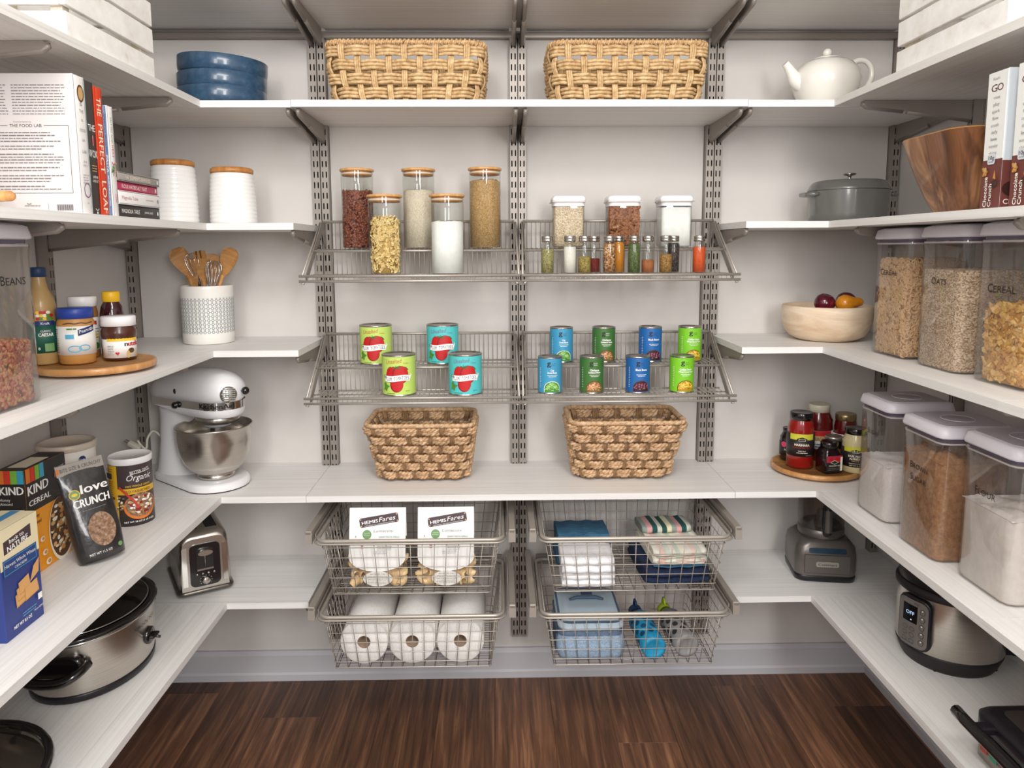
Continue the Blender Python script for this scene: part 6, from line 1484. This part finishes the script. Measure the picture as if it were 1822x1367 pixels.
def fruit(name, lab, x, y, z, r, m, kind='round', rot=(0, 0, 0), stem=True):
    T = thing(name, lab, 'fruit', (FX + x, FY + y, Z6 + z), 0, 'fruit in the wooden bowl'); T.rotation_euler = rot
    b = B(m, True)
    if kind == 'pear': b.lathe([(0, -r), (r * .4, -r * .95), (r * .85, -r * .55), (r, -.05 * r), (r * .88, r * .45), (r * .62, r * .95), (r * .50, r * 1.4), (r * .40, r * 1.75), (r * .18, r * 1.92), (0, r * 1.94)], 24)
    else: b.lathe([(0, -r * .82), (r * .25, -r * .92), (r * .65, -r * .78), (r * .95, -r * .3), (r, .1 * r), (r * .88, r * .55), (r * .55, r * .86), (r * .2, r * .90), (0, r * .78)], 24)
    obj('flesh', b, parent=T)
    if stem: b = B('stem', True); zt_ = r * (1.92 if kind == 'pear' else .78); b.tube([(0, 0, zt_), (.002, 0, zt_ + .010), (.007, 0, zt_ + .018)], .0016, 5); obj('stem', b, parent=T)
fruit('apple', 'dark red apple on the left of the pile', -.018, -.022, .110, .030, 'plum_skin', rot=(.3, .2, 0), stem=False)
fruit('pear', 'golden yellow pear lying on top of the fruit', .028, -.056, .112, .0265, 'pear_skin', 'pear', (.2, 1.45, .15), False)
fruit('apple', 'dark red apple on the right behind the pear', .056, .000, .112, .030, 'plum_skin', rot=(-.3, .3, 0), stem=False)
fruit('apple', 'red apple low at the right of the bowl', .072, -.030, .048, .030, 'apple_skin', rot=(.3, .4, 0))
fruit('apple', 'red orange apple with a stem low at the left', -.065, -.020, .050, .033, 'apple_skin', rot=(-.2, -.35, 0))
fruit('orange', 'small orange at the front of the bowl', -.020, -.074, .046, .028, 'orange_skin', stem=False)
fruit('orange', 'small orange at the front right of the bowl', .036, -.072, .045, .0255, 'orange_skin', stem=False)
fruit('apple', 'dark apple at the bottom of the bowl', .0, .034, .050, .034, 'plum_skin', stem=False)

# ------------------------------------------------------------------ canisters
pop_canister(.9865, 1.150, 1.756, 1.916, Z6, .323, 'rings', .245, [('CEREAL', .206, .0120, .078)], -1, 'square clear canister of ring cereal beside the fruit bowl')
pop_canister(.9880, 1.152, 1.546, 1.707, Z6, .325, 'oats_big', .228, [('OATS', .193, .0125, .055)], -1, 'square clear canister lettered OATS, the middle one of the row')
pop_canister(.9930, 1.157, 1.346, 1.507, Z6, .326, 'flakes', .160, [('CEREAL', .186, .0135, .082)], -1, 'square clear canister of yellow cornflakes at the right edge')
pop_canister(.9620, 1.126, 1.748, 1.900, Z8, .312, 'sugar_white', .150, [('SUGAR', .214, .0110, .052)], -1, 'square clear canister of white sugar beside the jar turntable')
pop_canister(.9540, 1.118, 1.520, 1.680, Z8, .308, 'brown_sugar', .235, [('BROWN', .188, .0120, .068), ('SUGAR', .160, .0120, .062)], -1, 'square clear canister lettered BROWN SUGAR')
pop_canister(.9720, 1.136, 1.318, 1.480, Z8, .318, 'flour_soft', .178, [('FLOUR', .196, .0120, .062)], -1, 'square clear canister lettered FLOUR')

# ------------------------------------------------------------------ right turntable with sauces
RX, RY = .985, 2.2005
zt = turntable(RX, RY, Z8, .134, 'round wooden turntable holding the sauce jars') + .0005
mat('ink_pink2', '#b03048', .5); mat('tomato_sauce', '#8c1613', .2, 0, .5, .6); mat('tomato_dark', '#5e0f12', .2, 0, .5, .6); mat('alfredo', '#cbbd92', .25, 0, .5, .5); mat('label_black', '#242021', .45); mat('label_lime', '#c9c43a', .45); mat('lid_gold', '#a89468', .3, .8); mat('lid_bone', '#cfc8b4', .4); mat('jelly', '#1c0d12', .12, 0, .5, .6); mat('lid_silver', '#b4aea6', .3, .8)
def sauce(name, lab, x, y, r, h, m, capm, rc, label=None, grp='jars on the right turntable'):
    """shouldered jar: r body, rc cap radius"""
    prof = [(0, .001), (r * .88, .001), (r, .007), (r, h * .60), (r * .97, h * .68), (r * .99, h * .72), (rc * 1.0, h * .86), (rc * .96, h * .89)]
    cap = [(rc * .97, h * .865), (rc * 1.03, h * .87), (rc * 1.03, h * .985), (rc * .98, h), (rc * .85, h * .995), (0, h * .99)]
    return jar_thing(name, lab, 'jar', x, y, zt, prof, m, cap, capm, grp, label)
T, L = sauce('sauce_jar', 'red marinara sauce jar with a black lid at the front of the turntable', .928, 2.185, .0400, .172, 'tomato_sauce', 'black_gloss', .033, (.0402, .040, .110, 'label_black'))
p = Pr(cmap(.0406, 0, -.28)); p.rect('label_lime', -.037, .037, .092, .110); p.poly('label_black', [(-.017, .090), (0, .083), (.017, .090), (.014, .096), (.0, .101), (-.014, .096)]); p.frame('ink_cream', -.010, .010, .0885, .0945, .0008); p.text('ink_cream', 'MARINARA', 0, .073, .0070, .044, bold=.06); p.text('ink_red', 'TRADITIONAL TOMATO SAUCE', 0, .0665, .0036, .056); p.text('ink_cream', 'With Basil', 0, .056, .0036, .022); p.lines('ink_cream', -.015, .018, .051, 1, .004, .0014); p.text('ink_grey', 'NET WT 24 OZ', .022, .043, .0030, .018); obj('label_print', p, parent=L)
T, L = sauce('sauce_jar', 'dark red sauce jar with a bone white lid at the back of the turntable', 1.020, 2.270, .0425, .178, 'tomato_dark', 'lid_bone', .031, (.0437, .04, .098, 'label_white'))
p = Pr(cmap(.0441, 0, -.3)); p.rect('ink_red', -.04, .04, .082, .098); p.rect('ink_tan', -.04, .04, .066, .082); p.text('ink_dark', 'RAGU', 0, .068, .010, .03); p.lines('ink_navy', -.03, .03, .054, 2, .008, .003); obj('label_print', p, parent=L)
sauce('sauce_jar', 'dark red sauce jar with a gold lid at the right back', 1.094, 2.243, .0335, .152, 'tomato_dark', 'lid_gold', .030, (.0352, .03, .09, 'label_white'))
T, L = sauce('sauce_jar', 'pale alfredo sauce jar with a black lid and yellow green label', 1.0720, 2.128, .0385, .135, 'alfredo', 'black_gloss', .030, (.0387, .022, .080, 'label_black'))
p = Pr(cmap(.0391, 0, -.42)); p.rect('label_lime', -.036, .036, .068, .083); p.poly('label_black', [(-.016, .066), (0, .060), (.016, .066), (.013, .072), (.0, .076), (-.013, .072)]); p.frame('ink_cream', -.009, .009, .065, .0705, .0007); p.text('ink_cream', 'BASIL PESTO', 0, .0525, .0058, .042, bold=.06); p.text('ink_cream', 'ALFREDO', 0, .0445, .0058, .034, bold=.06); p.text('ink_tan', 'SAUCE', 0, .039, .0034, .020); p.lines('ink_cream', -.018, .018, .033, 1, .004, .001); p.text('ink_cream', 'NET WT 15 OZ', 0, .0255, .0034, .032); obj('label_print', p, parent=L)
sauce('jam_jar', 'purple jam jar with a silver lid in the middle of the turntable', 1.032, 2.187, .0265, .095, 'jelly', 'lid_silver', .0255, (.0267, .02, .06, 'ink_darkred'))
T = thing('jam_jar', 'dark square jam jar with a cherry label and black lid', 'jar', (.992, 2.128, zt), 10, 'jars on the right turntable'); R = .0285
b = B('jelly', True); b.rings([[(x, y, z) for x, y in rrect(-q, q, -q, q, .008, 3)] for q, z in ((R - .004, .001), (R, .005), (R, .058), (R - .006, .072), (R - .008, .076))], True, True); obj('body', b, parent=T)
b = B('black_gloss', True); b.lathe([(.0215, .074), (.0255, .075), (.0255, .091), (.0235, .094), (.020, .0935), (0, .093)], 28); obj('cap', b, parent=T)
p = Pr(f_my(0, -R, 0)); p.rect('label_black', -R + .002, R - .002, .008, .056); p.rect('ink_pink2', -R + .002, R - .002, .036, .056); p.disc('ink_red', -.012, .046, .006); p.disc('ink_red', .010, .045, .007); p.poly('ink_cream', [(-.014, .036), (0, .030), (.014, .036), (.0, .043)]); p.poly('label_black', [(-.012, .036), (0, .0315), (.012, .036), (.0, .0415)]); p.text('ink_cream', 'PRESERVES', 0, .024, .0038, .036); p.lines('ink_grey', -.02, .02, .018, 2, .005, .001); p.rect('ink_cream', R - .010, R - .003, .010, .052); obj('label_print', p, parent=T)

T, L = sauce('jam_jar', 'small dark jar with a fruit label at the left back', .9195, 2.2585, .0255, .105, 'jelly', 'black_gloss', .017, (.0257, .018, .062, 'label_black'))
p = Pr(cmap(.0261, 0, -.5)); p.disc('ink_pink', -.010, .054, .009); p.disc('ink_leaf2', .008, .052, .007); p.text('ink_cream', 'POM', 0, .034, .006, .016); p.disc('label_lime', .008, .026, .005); obj('label_print', p, parent=L)

# ------------------------------------------------------------------ food processor
mat('gunmetal', '#6e6864', .32, .55); mat('gunmetal_dark', '#3b3735', .4, .2); mat_clear('smoke', '#cfc8c2', 1.5, .05, .10, '#7c736e'); mat('lens_blue', '#17364a', .2, 0, .5, .4); mat('badge', '#b9b2aa', .3, .7)
T = thing('food_processor', 'dark grey food processor with a smoky work bowl', 'food processor', (.998, 2.172, Z10), -9)
def fp(w, d, z, r=.030): return [(x, y, z) for x, y in rrect(-w, w, -d, d, r, 5)]
b = B('black_plastic', True); b.rings([fp(.080, .078, 0), fp(.088, .084, .004), fp(.090, .086, .018), fp(.088, .084, .022)], True, True, True); obj('foot', b, parent=T)
b = B('gunmetal', True); b.rings([fp(.0885, .0845, .0215), fp(.0905, .086, .04), fp(.0900, .0855, .085), fp(.086, .082, .108), fp(.074, .072, .122), fp(.066, .066, .128)], True, False, True); BD = obj('motor_base', b, parent=T)
b = B('gunmetal_dark'); 
for y_, z0, z1 in ((-.0868, .030, .088),):
    b.extrude([(-.066, z0), (.066, z0), (.066, z1), (-.066, z1)], lambda x, z: (x, -.0862, z), lambda x, z: (x, -.0869, z))
b.use('gunmetal').extrude([(-.0648, .0312), (.0648, .0312), (.0648, .0868), (-.0648, .0868)], lambda x, z: (x, -.0868, z), lambda x, z: (x, -.0876, z)); obj('front_panel', b, parent=BD)
b = B('badge'); b.extrude([(x, z) for x, z in rrect(-.033, .033, .051, .067, .005, 3)], lambda x, z: (x, -.0874, z), lambda x, z: (x, -.0888, z)); BG = obj('badge', b, parent=BD)
p = Pr(f_my(0, -.0888, 0)); p.text('ink_dark', 'Cuisinart', 0, .0555, .0072, .054, bold=.06); obj('badge_lettering', p, parent=BG)
b = B('lens_blue'); b.extrude([(x, z) for x, z in rrect(-.054, .054, .094, .108, .004, 3)], lambda x, z: (x, -.0845 + (z - .094) * .22, z), lambda x, z: (x, -.088 + (z - .094) * .26, z)); obj('button_strip', b, parent=BD)
b = B('gunmetal', True); b.lathe([(.058, .122), (.066, .126), (.068, .132), (.068, .150), (.064, .154)], 44); obj('bowl_collar', b, parent=T)
b = B('smoke', True); b.lathe([(0, .150), (.064, .150), (.066, .156), (.069, .24), (.070, .262)], 44); WB_ = obj('work_bowl', b, parent=T)
b = B('gunmetal_dark', True); b.lathe([(0, .262), (.072, .262), (.073, .266), (.070, .272), (.04, .276), (0, .276)], 44); obj('bowl_lid', b, parent=T)
b = B('black_matte', True); b.lathe([(.014, .152), (.012, .20), (.008, .205), (0, .206)], 20); b.lathe([(.014, .165), (.052, .160), (.054, .163), (.014, .170)], 24); obj('blade_hub', b, parent=T)
b = B('black_plastic', True); b.tube([(-.006, -.074, .250), (-.006, -.090, .244), (-.006, -.092, .200), (-.006, -.090, .160), (-.006, -.078, .152)], [.010, .013, .013, .013, .010], 10); HN = obj('bowl_handle', b, parent=T)
b = B('gunmetal', True); b.rings([[(-.006 + .0132 * math.sin(t_) , -.0915 - .0140 * math.cos(t_), z) for t_ in [-.9 + 1.8 * k / 8 for k in range(9)]] for z in (.164, .232)], False); obj('handle_inlay', b, parent=HN)

# ------------------------------------------------------------------ pressure cooker
T = thing('pressure_cooker', 'round stainless pressure cooker with a black lid and control panel', 'pressure cooker', (1.112, 1.694, Z10), 0); R = .1185
b = B('black_matte', True); b.lathe([(0, 0), (R * .86, 0), (R * .90, .008), (R * .99, .034), (R * 1.0, .040), (R * .98, .042)], 56)
for a in (.5, 2.2, 3.9, 5.5): b.box(R * .75 * math.cos(a) - .012, R * .75 * math.cos(a) + .012, R * .75 * math.sin(a) - .012, R * .75 * math.sin(a) + .012, 0, .006)
obj('base', b, parent=T)
b = B('brushed', True); b.lathe([(R * .985, .041), (R, .043), (R, .176), (R * 1.0, .178)], 64); BD = obj('body', b, parent=T)
b = B('black_matte', True); b.lathe([(R * 1.0, .177), (R * 1.045, .180), (R * 1.05, .190), (R * 1.02, .197), (R * .98, .198)], 56); obj('rim', b, parent=T)
b = B('black_plastic', True); b.lathe([(R * .985, .198), (R * 1.0, .202), (R * .97, .226), (R * .90, .238), (R * .70, .246), (R * .30, .250), (0, .251)], 56); L = obj('lid', b, parent=T)
b = B('black_plastic', True); b.bbox(-.055, .055, -.014, .014, .248, .268, .006, 2); obj('lid_handle', b, parent=L)
pa = -1.20                                                # the panel looks to the aisle and the doorway
def pf(x, y, d_): a = pa + x / R; return Vector(((R + d_) * math.sin(a), -(R + d_) * math.cos(a), y))
pf.step = .008
b = B('black_plastic', True); pts = rrect(-.040, .040, .048, .176, .020, 5)
b.rings([[pf(x * k, .112 + (z - .112) * k, o) for x, z in pts] for k, o in ((1, -.006), (1, .010), (.96, .0135), (.90, .0140))], True, False, False); b.f.append(tuple(range(len(b.v) - len(pts), len(b.v)))); b.fm.append(b.m); b.fs.append(False); PN = obj('control_housing', b, parent=BD)
mat('panel_grey', '#7d7873', .4, .3); mat('lcd', '#0c0f13', .15); mat('lcd_text', '#a9c8e6', .4, emit=('#a9c8e6', .8))
p = Pr(pf, .0150); p.poly('panel_grey', rrect(-.035, .035, .054, .170, .016, 4)); p.rect('lcd', -.023, .012, .112, .156); p.text('lcd_text', 'OFF', -.005, .131, .0085, .020); p.disc('lcd_text', -.002, .119, .0016); p.text('ink_grey', 'Instant', -.010, .160, .0050, .022); p.text('ink_dark', 'Pot', .010, .160, .0050, .010)
for k in range(5):
    p.disc('ink_dark', .023, .148 - k * .019, .0055, .0075, 14); p.disc('panel_grey', .023, .148 - k * .019, .0045, .0063, 14); p.disc('ink_white', .023, .151 - k * .019, .0016, n=8)
for k in range(3):
    for j in range(2): p.ring('ink_dark', -.014 + j * .017, .098 - k * .015, .0062, .0008, .0052, 16)
p.lines('ink_dark', -.024, .010, .0625, 1, .004, .0012); obj('control_panel', p, parent=PN)
b = B('black_matte', True); b.bbox(-.024, .024, -R - .024, -R - .002, .036, .060, .005, 2) if False else b.bbox(R * .80, R * 1.10, -.060, -.034, .030, .048, .004, 2); obj('cord_socket', b, parent=T)
b = B('black_matte', True); b.tube([(.120, -.050, .040), (.150, -.070, .036)], .0062, 7) if False else stube(b, [(.112, -.052, .038), (.126, -.060, .034), (.137, -.066, .042), (.139, -.062, .072), (.136, -.05, .10)], .0048, 7); obj('cord', b, parent=T)

# ------------------------------------------------------------------ contact grill
T = thing('contact_grill', 'black and steel contact grill in the bottom right corner', 'grill', (1.075, 1.225, Z10), 0)
mat('grill_plate', '#4c443f', .4, .5); mat('light_red', '#b5402c', .4); mat('light_green', '#2f8f72', .4)
b = B('brushed_dark', True); b.rings([[(x, y, z) for x, y in rrect(-w, w, -d_, d_, .02, 4)] for w, d_, z in ((.125, .105, .006), (.132, .112, .012), (.132, .112, .052))], True, True, True); BD = obj('lower_housing', b, parent=T)
b = B('black_plastic', True); b.rings([[(x, y, z) for x, y in rrect(-w, w, -d_, d_, .02, 4)] for w, d_, z in ((.130, .110, .052), (.136, .116, .058), (.136, .116, .066), (.128, .108, .070))], True, True, True); obj('grill_seam', b, parent=T)
b = B('black_plastic', True); b.rings([[(x, y, z) for x, y in rrect(-w, w, -d_, d_, .022, 4)] for w, d_, z in ((.126, .106, .069), (.135, .115, .075), (.135, .115, .098), (.128, .108, .106), (.120, .100, .108))], True, True, True); UH = obj('upper_housing', b, parent=T)
b = B('grill_plate'); b.prism(rrect(-.100, .112, -.086, .088, .016, 4), .1078, .1092); obj('top_panel', b, parent=UH)
b = B('black_gloss', True); b.tube([(-.172, .112, .096), (-.174, .08, .096), (-.174, -.10, .094), (-.170, -.125, .094)], .0115, 10); HN = obj('handle', b, parent=T)
b = B('black_plastic')
for y in (.060, -.085): b = B('black_plastic'); b.bbox(-.170, -.128, y - .012, y + .012, .084, .100, .003, 1); obj('handle_arm', b, parent=HN)
b = B('light_red'); b.box(-.1335, -.1318, .072, .090, .028, .044); obj('power_light', b, parent=BD)
b = B('light_green'); b.box(-.1335, -.1318, .044, .062, .028, .044); obj('ready_light', b, parent=BD)
b = B('black_matte')
for sx in (-1, 1):
    for sy in (-1, 1): b.box(sx * .10 - .012, sx * .10 + .012, sy * .08 - .012, sy * .08 + .012, 0, .008)
obj('feet', b, parent=T)
